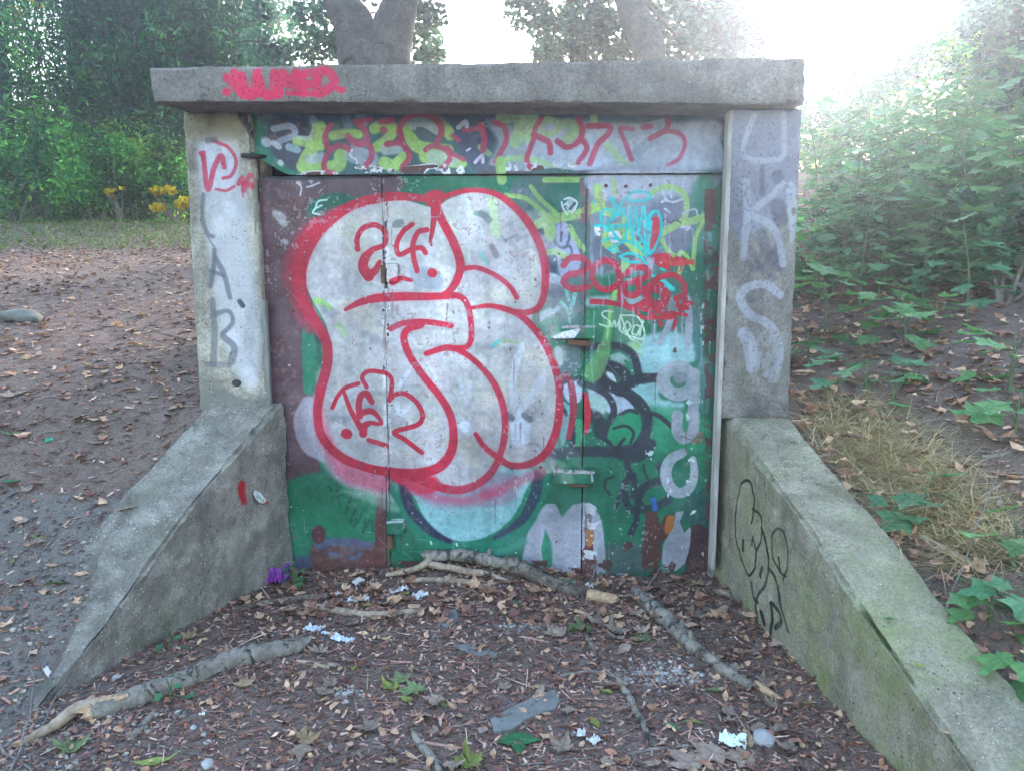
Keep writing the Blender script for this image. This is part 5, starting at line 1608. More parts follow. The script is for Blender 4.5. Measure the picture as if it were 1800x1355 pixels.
def branch(name, pts, r, mat, label, cat='branch', group=None, ends=(), knots=0, sides=12, jit=.09, seed=0, bend=.006, n=6):
    r = [q * 1.18 for q in r] if hasattr(r, '__len__') else r * 1.18
    path = gpath(pts, r, seed=seed, bend=bend * 1.6, n=n)
    t = empty(name, path[0], label, cat, group)
    V, F = [], []
    rad = np.interp(np.linspace(0, 1, len(path)), np.linspace(0, 1, len(r) if hasattr(r, '__len__') else 2), r if hasattr(r, '__len__') else [r, r])
    rad = [q * (1 + .16 * mnoise.noise(path[i] * 22) + .10 * mnoise.noise(path[i] * 60)) for i, q in enumerate(rad)]
    tube(path, rad, sides, jit, True, V, F, seed)
    rs = random.Random(seed)
    mesh_obj('bark', V, F, mat, t, smooth=True, sharp=60)
    for k in range(knots):
        V, F = [], []
        i = rs.randrange(2, len(path) - 2)
        knot(V, F, path, rad[i], i, seed + k)
        mesh_obj('branch_stub', V, F, mat, t, smooth=True)
    for e, m, L in ends:
        if e == 0: broken_end('splintered_end', path[0], path[0] - path[1], rad[0], m, t, seed, L)
        else: broken_end('splintered_end', path[-1], path[-1] - path[-2], rad[-1], m, t, seed + 3, L)
    return t


branch('fallen_branch', [(160, 1262), (230, 1238), (320, 1205), (400, 1172), (470, 1155), (530, 1140)], [.027, .030, .031, .033, .034, .026], M_bark_birch, 'thick pale branch with dark bark patches lying below the left wing wall', ends=((0, M_splint, .05), (1, M_bark_birch, .05)), knots=2, seed=1, sides=16, n=12)
branch('fallen_branch', [(40, 1308), (90, 1287, .01), (130, 1265, .02), (175, 1252, .02)], [.008, .015, .019, .022], M_peeled, 'short peeled and splintered branch end in the bottom left corner', ends=((0, M_splint, .05), (1, M_splint, .08)), seed=2, sides=12)
branch('fallen_branch', [(895, 1003, .02), (935, 1020, .01), (985, 1038), (1040, 1052)], [.032, .031, .029, .026], M_bark_brown, 'thickest brown branch lying in front of the door with an orange broken end', ends=((0, M_bark_brown, .05), (1, M_splint, .05)), knots=1, seed=3, sides=16, n=12)
branch('fallen_branch', [(1035, 1052), (1060, 1056), (1082, 1060)], [.026, .025, .022], M_splint, 'bare orange broken piece at the end of the thick brown branch', 'wood', ends=((1, M_splint, .02),), seed=4, sides=14)
branch('fallen_branch', [(752, 994, .035), (800, 994, .04), (850, 1000, .035), (905, 1010, .02)], [.024, .026, .025, .022], M_bark_birch, 'pale grey branch propped against the foot of the door leaf', ends=((0, M_bark_birch, .03),), knots=1, seed=5, sides=14, n=10)
branch('fallen_branch', [(680, 1016, .01), (720, 1012, .02), (752, 1004, .04), (762, 988, .05)], [.009, .012, .016, .014], M_peeled, 'curved peeled limb rising to the propped pale branch', seed=6)
branch('fallen_branch', [(745, 1002, .03), (800, 1010, .02), (850, 1014, .01), (885, 1022, .01)], [.015, .015, .013, .006], M_peeled, 'upper peeled cream branch below the propped pale branch', ends=((1, M_peeled, .05),), seed=7)
branch('fallen_branch', [(705, 1024), (760, 1021), (820, 1026), (872, 1035)], [.009, .012, .012, .006], M_peeled, 'lower thin peeled cream stick below the propped pale branch', seed=8)
branch('fallen_branch', [(540, 1066), (580, 1074), (640, 1082), (700, 1080), (742, 1074)], [.014, .015, .013, .013, .010], M_peeled, 'bare tan curved stick left of the middle in front of the door', ends=((1, M_peeled, .03), (0, M_splint, .02)), seed=9)
branch('fallen_branch', [(408, 1072), (450, 1066), (500, 1058), (575, 1050)], [.010, .013, .015, .014], M_bark_brown, 'brown stick lying along the foot of the left wing wall', seed=10)
branch('fallen_branch', [(1118, 1046), (1140, 1070), (1180, 1105), (1215, 1138), (1235, 1158)], [.024, .030, .030, .026, .022], M_bark_birch, 'birch branch with peeling rings running towards the right wing wall', ends=((0, M_bark_brown, .04), (1, M_bark_brown, .03)), knots=2, seed=11, sides=14, n=12)
branch('fallen_branch', [(1240, 1158), (1270, 1180), (1300, 1200), (1318, 1212)], [.020, .019, .017, .016], M_bark_birch, 'short birch length carrying on from the longer birch branch', ends=((1, M_bark_brown, .03),), seed=12, sides=12)
branch('fallen_branch', [(1328, 1206), (1345, 1216), (1366, 1226)], [.012, .013, .009], M_splint, 'small bright splintered wood piece beside the right wing wall', 'wood', ends=((1, M_splint, .03),), seed=13)
branch('fallen_branch', [(1092, 1208), (1108, 1235), (1126, 1268), (1150, 1312)], [.010, .011, .010, .007], M_bark_birch, 'slim pale stick lying in the middle of the bottom right foreground', ends=((0, M_peeled, .01),), seed=14)
branch('fallen_branch', [(728, 1290), (740, 1310), (756, 1332), (775, 1360)], [.007, .011, .012, .011], M_bark_birch, 'pale stick reaching the bottom edge left of the large green leaf', ends=((0, M_peeled, .01),), seed=15)
branch('fallen_branch', [(522, 1163), (550, 1169), (580, 1175)], .007, M_peeled, 'straight short peeled stick just right of the thick pale branch', seed=16, sides=8)
branch('fallen_branch', [(228, 1300), (250, 1278), (274, 1252)], [.010, .009, .007], M_bark_birch, 'stubby grey stick below the thick pale branch', seed=17, sides=8)
branch('fallen_branch', [(1030, 1118), (1042, 1142), (1052, 1168)], [.008, .008, .005], M_bark_brown, 'short brown stick under the crumpled leaf clump', seed=18, sides=8)
branch('fallen_branch', [(985, 1188), (1020, 1183), (1055, 1184), (1110, 1198)], [.006, .006, .005, .003], M_twig, 'dark grey twig in the middle of the litter right of the slab', seed=19, sides=8)
branch('fallen_branch', [(560, 1356), (600, 1340), (640, 1318)], [.008, .007, .005], M_bark_brown, 'thin brown stick cut by the bottom edge left of the middle', seed=20, sides=8)
branch('fallen_branch', [(1618, 946), (1660, 970), (1722, 1000)], [.012, .012, .010], M_peeled, 'pale bare stick lying in the dry grass right of the wing wall', ends=((0, M_peeled, .02),), seed=21, sides=10)
branch('fallen_branch', [(1560, 664), (1620, 668), (1712, 662)], [.018, .020, .018], M_bark_brown, 'grey log lying under the saplings on the right slope', cat='log', seed=22, sides=10)
branch('fallen_branch', [(1725, 806), (1765, 800), (1805, 784)], [.010, .010, .008], M_twig, 'grey stick at the right edge on the leafy slope', seed=23, sides=8)
branch('fallen_branch', [(1100, 1325), (1160, 1318), (1210, 1312)], [.005, .005, .004], M_twig, 'thin dark twig crossing the foot of the slim pale stick', seed=24, sides=6)


def twig(pts, r, label, seed, group='thin twigs on the ground', mat=None, name='twig'):
    path = gpath(pts, r, seed=seed, bend=.012)
    V, F = [], []
    tube(path, np.linspace(r, r * .45, len(path)), 6, .1, True, V, F, seed)
    o = mesh_obj(name, V, F, mat or M_twig, smooth=True)
    return tag(o, label, 'twig', group)


twig([(1036, 1040, .0), (1050, 1010, .06), (1062, 992, .10), (1085, 978, .13), (1118, 960, .16)], .006, 'bent twig leaning on the lower right of the door beside the pale m', 31)
twig([(1135, 1036, 0), (1165, 1012, .05), (1195, 990, .08), (1240, 984, .09)], .0055, 'arching twig at the foot of the right door plate', 32)
twig([(70, 762), (140, 752), (200, 738), (280, 724)], .004, 'long thin twig across the dirt slope left of the pillar', 33)
twig([(60, 1310), (100, 1240, .03), (150, 1190, .06), (185, 1150, .05)], .004, 'curved twig standing up over the bottom left branch end', 34)
twig([(20, 1356), (45, 1300, .03), (60, 1240, .05), (52, 1190, .05)], .004, 'bent grey twig in the bottom left corner', 35)
twig([(0, 1316, .01), (25, 1335), (60, 1358)], .006, 'dark twig leaving the picture at the bottom left corner', 36)
twig([(155, 1252), (200, 1215), (232, 1190)], .004, 'straight pale twig above the thick pale branch', 37)
twig([(385, 1210), (400, 1240), (412, 1265)], .0035, 'thin twig pointing down below the thick pale branch', 38)
twig([(478, 1185), (478, 1215), (486, 1250)], .003, 'thin upright curled twig right of the thick pale branch end', 39)
twig([(860, 1080), (900, 1085), (960, 1088)], .003, 'hair thin twig above the grey slab', 40)
twig([(1000, 1060), (960, 1110), (955, 1160)], .003, 'dark thin twig between slab and crumpled leaf clump', 41)
twig([(280, 1310), (330, 1322), (380, 1330)], .0035, 'thin grey twig near the yellow green leaf at the bottom', 42)
twig([(1290, 1262), (1310, 1275), (1335, 1290)], .004, 'pale twig just above the round stone', 43)
twig([(1000, 1200), (1060, 1225), (1110, 1240)], .003, 'thin twig left of the slim pale stick', 44)
twig([(900, 1345), (980, 1338), (1060, 1330)], .004, 'long dark twig along the bottom edge right of the green leaf', 45)
twig([(640, 1180), (700, 1170), (760, 1178)], .003, 'thin brown twig above the wilted green leaves', 46)
twig([(1640, 1130), (1700, 1010, .1), (1760, 900, .25)], .004, 'bare upright stem rising from the plants at the right edge', 47)
rs = random.Random(77)
for i in range(46):        # many more fine twigs nobody could tell apart
    if i < 26: px, py = rs.uniform(480, 1300), rs.uniform(1090, 1350)
    elif i < 36: px, py = rs.uniform(0, 330), rs.uniform(560, 960)
    else: px, py = rs.uniform(1480, 1790), rs.uniform(700, 980)
    a = rs.uniform(-.6, .9); L = rs.uniform(25, 85)
    twig([(px, py), (px + L * .5 * math.cos(a), py + L * .25 * math.sin(a) + rs.uniform(-4, 4)), (px + L * math.cos(a), py + L * .5 * math.sin(a))], rs.uniform(.0018, .0036), 'fine brown twig lost in the litter', 100 + i, 'fine twigs lost in the litter')

# ------------------------------------------------------------------ slabs, stones, trash
M_slab = plain_mat('grey_slab', (.13, .13, .13), (.22, .215, .21), 14, .9, .2, .5, .004)
M_stone = plain_mat('pale_stone', (.27, .26, .27), (.42, .40, .40), 9, .85, .2, .5, .006)
M_whitep = plain_mat('dirty_white_paper', (.50, .48, .50), (.78, .76, .78), 16, .8, .2, .4, .004)
M_plastic = plain_mat('clear_plastic_film', (.42, .46, .55), (.68, .72, .80), 20, .25, .6, .5, .004)
M_foil = plain_mat('silver_blue_wrapper', (.55, .66, .76), (.85, .90, .92), 10, .25, .6, .5, .006)
M_purple = plain_mat('purple_wrapper', (.16, .02, .24), (.38, .08, .50), 22, .35, .5, .6, .006)
M_greenp = plain_mat('green_glossy_plastic', (.0, .22, .12), (.02, .38, .22), 18, .3, .5, .3, .003)


def slab(name, pts, th, mat, label, cat, tilt=0.0):
    bm = bmesh.new()
    P = [on_ground(x, y) for x, y in pts]
    c = sum(P, Vector()) / len(P)
    zt = c.z + th * .7
    vt = [bm.verts.new((p.x, p.y, zt + tilt * (p.x - c.x) + mnoise.noise(p * 9) * .004)) for p in P]
    f = bm.faces.new(vt)
    if f.normal.z < 0: f.normal_flip()
    r = bmesh.ops.extrude_face_region(bm, geom=[f])
    vs = [e for e in r['geom'] if isinstance(e, bmesh.types.BMVert)]
    bmesh.ops.translate(bm, verts=vs, vec=(0, 0, -th))
    bmesh.ops.recalc_face_normals(bm, faces=bm.faces[:])
    bmesh.ops.bevel(bm, geom=bm.edges[:], offset=.002, segments=1, affect='EDGES')
    me = bpy.data.meshes.new(name); bm.to_mesh(me); bm.free(); me.materials.append(mat)
    o = bpy.data.objects.new(name, me); COL.objects.link(o)
    return tag(o, label, cat)


slab('stone_slab', [(868, 1290), (862, 1268), (905, 1242), (950, 1222), (975, 1214), (984, 1232), (978, 1246), (930, 1264), (900, 1284)], .014, M_slab, 'long flat grey green slab piece behind the large green leaf', 'slab')
slab('stone_slab', [(768, 1094), (785, 1076), (800, 1072), (808, 1084), (800, 1096), (786, 1104)], .010, M_slab, 'small flat grey slab piece half way to the door', 'slab')
slab('stone_slab', [(796, 1138), (830, 1130), (850, 1140), (876, 1150), (870, 1156), (832, 1152)], .008, M_slab, 'thin flat grey slab piece sunk in the litter in the middle', 'slab')
slab('wood_chip', [(938, 1225), (944, 1210), (952, 1205), (958, 1210), (954, 1228), (944, 1234)], .012, M_peeled, 'thick tan bark chip lying on the end of the long grey slab', 'wood chip')


def rock(px, py, sx, sy, sz, mat, label, seed=0, name='stone', sink=.3, group=None, cat='stone'):
    c = on_ground(px, py)
    bm = bmesh.new(); bmesh.ops.create_icosphere(bm, subdivisions=3, radius=1)
    for v in bm.verts:
        n = 1 + .22 * mnoise.noise(v.co * 1.3 + Vector((seed, 0, 0))) + .08 * mnoise.noise(v.co * 4 + Vector((seed, 2, 0)))
        v.co = Vector((v.co.x * sx * n, v.co.y * sy * n, v.co.z * sz * n))
    me = bpy.data.meshes.new(name); bm.to_mesh(me); bm.free(); me.materials.append(mat); me.shade_smooth()
    o = bpy.data.objects.new(name, me); COL.objects.link(o)
    o.location = c + Vector((0, 0, sz * (1 - 2 * sink)))
    o.rotation_euler = (0, 0, seed * 1.3)
    return tag(o, label, cat, group)


rock(1342, 1302, .038, .034, .024, M_stone, 'smooth rounded pale stone beside the silver wrapper', 1)
rock(36, 560, .16, .12, .06, plain_mat('buried_rock', (.10, .10, .09), (.17, .165, .15), 9, .9), 'large grey boulder half sunk in the slope at the left edge', 2, sink=.45)
for i, (x, y, s, l) in enumerate(((205, 1192, .018, 'grey pebble between left wing wall and thick pale branch'), (340, 1280, .013, 'round pale pebble left of the middle near the bottom'), (365, 1305, .013, 'tan pebble near the bottom beside a round one'), (358, 1292, .010, 'small brown pebble between two larger ones'),
                                  (580, 1313, .010, 'white pebble near the bottom in the left half'), (393, 1256, .010, 'small pink grey pebble below the branch'), (365, 1345, .022, 'flat grey stone at the bottom edge'), (1008, 1290, .011, 'little pebble near the torn paper'),
                                  (1105, 1240, .010, 'little pale pebble near the slim pale stick'), (1190, 1180, .014, 'grey rubble pebble in the pale rubble patch'))):
    rock(x, y, s, s * .8, s * .6, M_stone, l, 3 + i, 'pebble', cat='pebble', group='larger pebbles among the litter')
# rubble patch
pts_ = np.array([on_ground(random.gauss(1165, 34), random.gauss(1182, 13)) for _ in range(260)])
pts_ = np.concatenate([pts_, np.array([on_ground(random.gauss(905, 26), random.gauss(1102, 5)) for _ in range(50)]), np.array([on_ground(random.gauss(605, 16), random.gauss(1218, 7)) for _ in range(50)])])
v, f, c = scatter(T_stone, pts_, rng.uniform(.008, .032, len(pts_)), .5, srgb([(150, 140, 138), (170, 160, 158), (130, 120, 120), (182, 176, 174)]) * .85, rng)
tag(np_mesh('rubble', v, f, M_stones, fcol=c), 'patches of pale crumbled mortar rubble in the litter', 'rubble', kind='stuff')


def scrap(px, py, w, d, h, mat, label, seed, name='paper_scrap', cat='litter', group=None, n=14, rot=None, torn=.35):
    """crumpled sheet: a small folded grid with a torn outline"""
    c = on_ground(px, py)
    rs = random.Random(seed)
    an = rs.uniform(0, 3.1) if rot is None else rot
    V, F = [], []
    for j in range(n + 1):
        for i in range(n + 1):
            u, v = i / n * 2 - 1, j / n * 2 - 1
            k = 1 - torn * abs(mnoise.noise(Vector((math.atan2(v, u) * 1.2, seed, 0))))
            x, y = u * w / 2 * k, v * d / 2 * k
            z = h * (abs(mnoise.noise(Vector((u * 2.3, v * 2.3, seed)))) * 1.3 + .5 * abs(mnoise.noise(Vector((u * 6, v * 6, seed + 5)))))
            X = c.x + x * math.cos(an) - y * math.sin(an); Y = c.y + x * math.sin(an) + y * math.cos(an)
            V.append((X, Y, max(H(X, Y), c.z - .02) + .004 + z))
    for j in range(n):
        for i in range(n):
            a = j * (n + 1) + i
            F.append((a, a + 1, a + n + 2, a + n + 1))
    o = mesh_obj(name, V, F, mat)
    return tag(o, label, cat, group)


scrap(1288, 1306, .085, .06, .028, M_foil, 'shiny pale blue and silver wrapper beside the rounded stone', 1, 'wrapper', rot=-.3, torn=.15)
scrap(490, 1026, .10, .06, .13, M_purple, 'crumpled bright purple wrapper at the foot of the door on the left', 2, 'wrapper', torn=.2, n=12)
scrap(630, 1026, .05, .04, .03, M_whitep, 'upper left white paper ball at the foot of the brown plate', 3)
scrap(656, 1030, .05, .04, .03, M_whitep, 'white paper ball under the door seam', 4)
scrap(738, 1050, .075, .05, .03, M_whitep, 'brightest folded white paper scrap in front of the peeled branches', 5, rot=.8)
scrap(700, 1040, .09, .035, .02, M_whitep, 'dull torn white strip behind the folded scrap', 6, rot=.5)
scrap(630, 1057, .10, .035, .02, M_whitep, 'flat white scrap just above the bare tan stick', 7, rot=.15)
scrap(594, 1047, .03, .02, .02, M_whitep, 'tiny white scrap left of the paper scraps', 8)
scrap(552, 1108, .085, .04, .025, M_plastic, 'upper lump of a torn clear plastic film left of the middle', 9, 'plastic_film', rot=-.1, torn=.5, n=12)
scrap(602, 1126, .10, .04, .028, M_plastic, 'lower lump of torn clear plastic film left of the middle', 10, 'plastic_film', rot=-.4, torn=.5, n=12)
scrap(578, 1116, .07, .014, .012, M_plastic, 'twisted neck between the two lumps of plastic film', 11, 'plastic_film', rot=-.35, torn=.2)
scrap(1022, 1292, .05, .03, .018, M_whitep, 'torn paper bit nearest the slim pale stick on its left', 12, torn=.5)
scrap(1045, 1304, .045, .035, .018, M_whitep, 'torn paper bit touching the other below the round green leaf', 13, torn=.5)
scrap(355, 1258, .02, .012, .01, M_whitep, 'small white plastic bit below the thick pale branch', 14)
scrap(83, 1182, .02, .018, .012, M_whitep, 'white chip lying on the gravel by the tip of the left wing wall', 15)
scrap(430, 1322, .03, .012, .006, M_whitep, 'flat whitish chip near the bottom left of the middle', 16)
scrap(1003, 1030, .07, .04, .03, M_greenp, 'pale green and white wrapper half under the leaves at the door', 17, 'wrapper', rot=-.2)
scrap(1030, 1034, .07, .035, .03, M_whitep, 'white torn scrap next to the pale green wrapper at the door', 18, rot=.2)
scrap(902, 1062, .05, .014, .012, M_greenp, 'thin bright green plastic shard before the thick brown branch', 19, 'plastic_shard', rot=-.1, torn=.1)
scrap(925, 1060, .014, .01, .010, M_greenp, 'tiny bright green plastic shard right of the longer one', 20, 'plastic_shard')
scrap(86, 775, .035, .02, .01, M_greenp, 'turquoise plastic bit on the slope left of the wing wall', 21, 'plastic_shard')

# the foil tag stuck to the left jamb, with marks and a red tip


def on_wing_l(px, py, off=.0):
    d = ray(px, py)
    t = (-1.2585 + off - CAM.x + 0.36 * CAM.y) / (d.x - 0.36 * d.y)
    return CAM + d * t


c = on_wing_l(462, 874)
tg = empty('foil_tag', c, 'small silver foil tag with dark lettering and red tip stuck to the left wing wall', 'tag')
M_foil2 = plain_mat('crumpled_foil', (.45, .45, .46), (.72, .72, .72), 40, .4, .5, .6, .003)
V = []; F = []
out = [(445, 866), (449, 860), (458, 866), (466, 876), (469, 881), (464, 885), (456, 883), (449, 876)]
for k, dy in ((0, .016), (1, .004)):
    for i, (x, y) in enumerate(out):
        p = on_wing_l(x, y, dy + .006 * (1 + math.sin(i * 2.1))); V.append(tuple(p))
n = len(out)
F = [tuple(range(n))[::-1], tuple(range(n, 2 * n))] + [(i, (i + 1) % n, n + (i + 1) % n, n + i) for i in range(n)]
mesh_obj('foil', V, F, M_foil2, tg)
V, F = [], []
for i in range(5):
    a = on_wing_l(453 + i * 2.6, 868 + i * 2.2, .026); b = on_wing_l(452 + i * 2.8, 875 + i * 1.4, .026)
    tube([a, b], .0013, 5, 0, True, V, F)
mesh_obj('lettering', V, F, M_dark, tg)
V, F = [], []
tube([on_wing_l(466, 881, .02), on_wing_l(474, 884, .02)], [.008, .001], 6, .1, True, V, F)
mesh_obj('red_tip', V, F, plain_mat('red_plastic', (.4, .02, .03), (.5, .04, .05)), tg)

# ------------------------------------------------------------------ single fallen leaves
M_lg = leaf_mat('fresh_green_leaf', (.035, .15, .06), (.06, .22, .09), .25)
M_ly = leaf_mat('yellow_green_leaf', (.17, .20, .05), (.30, .32, .09), .25)
M_lw = leaf_mat('wilted_green_leaf', (.10, .14, .06), (.20, .23, .11), .2)
M_lb = leaf_mat('dry_tan_leaf', (.19, .125, .10), (.32, .235, .19), .1, .8)
M_lo = leaf_mat('orange_brown_leaf', (.28, .17, .10), (.42, .29, .18), .12, .75)
_lm = {}


def leaf_mesh(kind, seed, mat):
    key = (kind, seed, mat.name)
    if key not in _lm:
        v, f = {'maple': lambda: maple(5, .55, .15, seed), 'curl': lambda: maple(5, .6, .55, seed), 'oval': lambda: oval(.3, .45, seed), 'crump': lambda: crumple(seed), 'long': lambda: oval(.5, .25, seed)}[kind]()
        me = bpy.data.meshes.new('leaf')
        me.from_pydata(v.tolist(), [], [tuple(map(int, q)) for q in f]); me.materials.append(mat); me.update()
        _lm[key] = me
    return _lm[key]


def fallen(px, py, size, kind, seed, mat, label, yaw=None, tilt=(0, 0), lift=.008, group=None, name='fallen_leaf'):
    o = bpy.data.objects.new(name, leaf_mesh(kind, seed, mat))
    COL.objects.link(o)
    o.location = on_ground(px, py, lift)
    o.rotation_euler = (tilt[0], tilt[1], yaw if yaw is not None else seed * 1.7)
    size *= 1.45
    o.scale = (size, size, size)
    return tag(o, label, 'leaf', group)


for args in (
        (908, 1300, .13, 'maple', 1, M_lg, 'large flat dark green leaf near the bottom in the middle', 3.3), (278, 1342, .10, 'long', 2, M_ly, 'long yellow green leaf at the bottom edge on the left', 1.9), (825, 1346, .10, 'curl', 3, M_ly, 'yellow green curled leaf cut by the bottom edge', .3),
        (1045, 1273, .045, 'oval', 4, M_ly, 'small round green leaf above the torn paper bits', .4), (1066, 1218, .035, 'oval', 5, M_ly, 'small bright leaf left of the slim pale stick', 1.0), (1181, 1281, .045, 'oval', 6, M_lg, 'dark green oval leaf between stick and silver wrapper', .8),
        (1218, 1271, .05, 'long', 7, M_ly, 'bright yellow green folded leaf above the brown maple leaves', 1.4), (1254, 1216, .045, 'oval', 8, M_lw, 'olive oval leaf below the short birch length', 1.6), (705, 1198, .09, 'maple', 9, M_lw, 'upper wilted green leaf of the clump left of the middle', .5),
        (735, 1215, .10, 'curl', 10, M_lw, 'lower wilted green leaf of the clump left of the middle', 2.1), (690, 1212, .07, 'curl', 11, M_ly, 'yellowing curled leaf on the left of the wilted clump', 1.0), (778, 1240, .05, 'long', 12, M_ly, 'yellow green sliver of leaf right of the wilted clump', .5),
        (718, 1232, .05, 'curl', 13, M_ly, 'small pale yellow leaf under the wilted clump', 2.7), (621, 1176, .03, 'oval', 14, M_ly, 'little yellow leaf above the left part of the litter', .2), (335, 1226, .03, 'oval', 15, M_lg, 'tiny green sprout leaf beside the thick pale branch', .2),
        (467, 1126, .02, 'oval', 16, M_ly, 'tiny green leaf by the far end of the thick pale branch', .9), (715, 1046, .035, 'curl', 17, M_ly, 'bright yellow green leaf between the white paper scraps', .9), (650, 1068, .05, 'curl', 18, M_ly, 'bright green leaf tuft behind the bare tan stick', 1.9),
        (1255, 1325, .13, 'maple', 19, M_lb, 'largest tan maple leaf at the bottom right', 2.2), (1215, 1345, .13, 'maple', 20, M_lb, 'tan maple leaf cut by the bottom edge left of the largest one', .7), (1312, 1338, .11, 'maple', 21, M_lb, 'tan maple leaf under the rounded stone', 1.4),
        (1100, 1340, .05, 'crump', 22, M_lo, 'small orange folded leaf near the bottom right', .4), (1315, 1310, .07, 'curl', 23, M_lo, 'orange tan leaf tucked behind the silver wrapper', .9), (905, 1005, .10, 'curl', 24, M_lo, 'curled tan leaf resting on the upper end of the thick branch', .4),
        (925, 1003, .09, 'curl', 25, M_lo, 'second curled tan leaf right of the first on the thick branch', 1.4), (395, 1150, .07, 'curl', 26, M_lo, 'curled tan leaf at the foot of the left wing wall', .3), (335, 1122, .08, 'curl', 27, M_lo, 'large crumpled tan leaf touching the left wing wall', 1.2),
        (430, 1205, .08, 'maple', 28, M_lo, 'tan lobed leaf under the right part of the thick pale branch', .5), (126, 1320, .10, 'curl', 29, M_lw, 'yellowish wilted leaf below the bottom left branch end', .4), (1010, 1030, .10, 'curl', 30, M_ly, 'yellow green curled leaf over the pale green wrapper', .4),
        (1060, 1100, .12, 'curl', 31, M_lb, 'crumpled brown leaf clump in front of the orange broken end', .3), (1030, 1108, .11, 'curl', 32, M_lw, 'olive brown crumpled leaf left of the clump', 1.9), (1090, 1110, .10, 'curl', 33, M_lb, 'brown crumpled leaf right of the clump', 2.9),
        (1135, 1128, .07, 'curl', 34, M_lw, 'flattened olive leaf between clump and birch branch', .9), (680, 1085, .05, 'long', 35, M_lo, 'narrow tan leaf under the right end of the bare tan stick', .9), (620, 1100, .06, 'crump', 36, M_lb, 'brown leaf above the plastic film', .9),
        (1205, 1092, .10, 'maple', 37, M_lb, 'broad brown leaf leaning on the birch branch', .9), (270, 700, .06, 'maple', 38, M_lo, 'tan leaf on the dirt just left of the pillar foot', .9), (25, 848, .09, 'maple', 39, M_lg, 'green lobed leaf at the left edge on the slope', 1.6),
        (22, 766, .09, 'curl', 40, M_lw, 'pale green curled leaf at the left edge above the green one', .6), (72, 950, .06, 'curl', 41, M_lw, 'pale folded leaf above the wing wall on the left', .6), (18, 988, .08, 'long', 42, M_ly, 'yellow green leaf at the left edge beside the gravel', .7),
        (105, 1026, .09, 'long', 43, M_lw, 'long pale green leaf on the lower left wing wall edge', 1.7), (115, 975, .05, 'curl', 44, M_lo, 'tan leaf by the outer corner of the left wing wall', .2), (1555, 625, .10, 'maple', 45, M_lb, 'pale tan leaf below the saplings on the right', .3)):
    px, py, s, k, sd, m, lab, yaw = args
    fallen(px, py, s, k, sd, m, lab, yaw)
# leaves lying on top of the right wing wall
for px, py, s, k, m, lab in ((1397, 778, .05, 'long', M_lw, 'small olive leaf on the upper part of the right wing wall'), (1564, 1090, .035, 'oval', M_lg, 'flat green oval leaf on the middle of the right wing wall'), (1614, 1172, .055, 'long', M_ly, 'bright yellow green leaf on the lower right wing wall'), (1664, 1290, .03, 'long', M_lo, 'tiny tan leaf near the bottom of the right wing wall')):
    d = ray(px, py); t = 1.5
    while t < 6:
        p = CAM + d * t
        if p.z < float(np.interp(p.y, WR_Y, WR_Z)): break
        t += .004
    o = bpy.data.objects.new('fallen_leaf', leaf_mesh(k, 50, m)); COL.objects.link(o)
    o.location = p + Vector((0, 0, .006)); o.scale = (s, s, s); o.rotation_euler = (0, -.1, 1.1)
    tag(o, lab, 'leaf')
# leaf bunch caught on the door's right edge
c = on_y(1225, 768, -.02)
lb = empty('leaf_bunch', c, 'dry curled leaf bunch stuck to the right edge of the door', 'leaf bunch')
for i in range(5):
    o = bpy.data.objects.new('leaf', leaf_mesh('curl', 60 + i, M_lb)); COL.objects.link(o); o.parent = lb
    o.location = (random.uniform(-.03, .03), -.02 + random.uniform(-.02, 0), random.uniform(-.02, .02)); o.scale = (.055,) * 3
    o.rotation_euler = (random.uniform(.8, 2), random.uniform(-.6, .6), random.uniform(0, 6))
V, F = [], []
tube([c + Vector((-.08, -.02, .01)), c + Vector((-.02, -.03, -.01)), c + Vector((.04, -.02, -.03))], .0025, 5, .1, True, V, F)
mesh_obj('stem', V, F, M_twig, lb)

# brown leaves large enough to see one by one, alike and unsorted
rs = random.Random(12)
i = 0
while i < 120:
    z = rs.random()
    if z < .5:
        px, py = rs.uniform(470, 1420), rs.uniform(1040, 1352)
        if rs.random() > .2 + .6 * abs(px - 800) / 600: continue
    elif z < .62: px, py = rs.uniform(1080, 1340), rs.uniform(1030, 1130)
    elif z < .8: px, py = rs.uniform(0, 330), rs.uniform(450, 980)
    else: px, py = rs.uniform(1450, 1800), rs.uniform(600, 1000)
    p = on_ground(px, py)
    if not (in_trench(p.x, p.y) or out_left(p.x, p.y) or out_right(p.x, p.y)): continue
    side = 'between the wing walls' if in_trench(p.x, p.y) else ('on the left slope' if p.x < -1 else 'on the right slope')
    fallen(px, py, rs.uniform(.04, .085), rs.choice(['curl', 'maple', 'crump', 'curl']), 70 + i % 8, M_lb if rs.random() < .8 else M_lo, 'brown curled leaf in the litter ' + side, rs.uniform(0, 6), (rs.uniform(-.3, .3), rs.uniform(-.3, .3)), rs.uniform(.008, .02), 'brown leaves ' + side)
    i += 1

# ------------------------------------------------------------------ dry grass beside the right wing wall


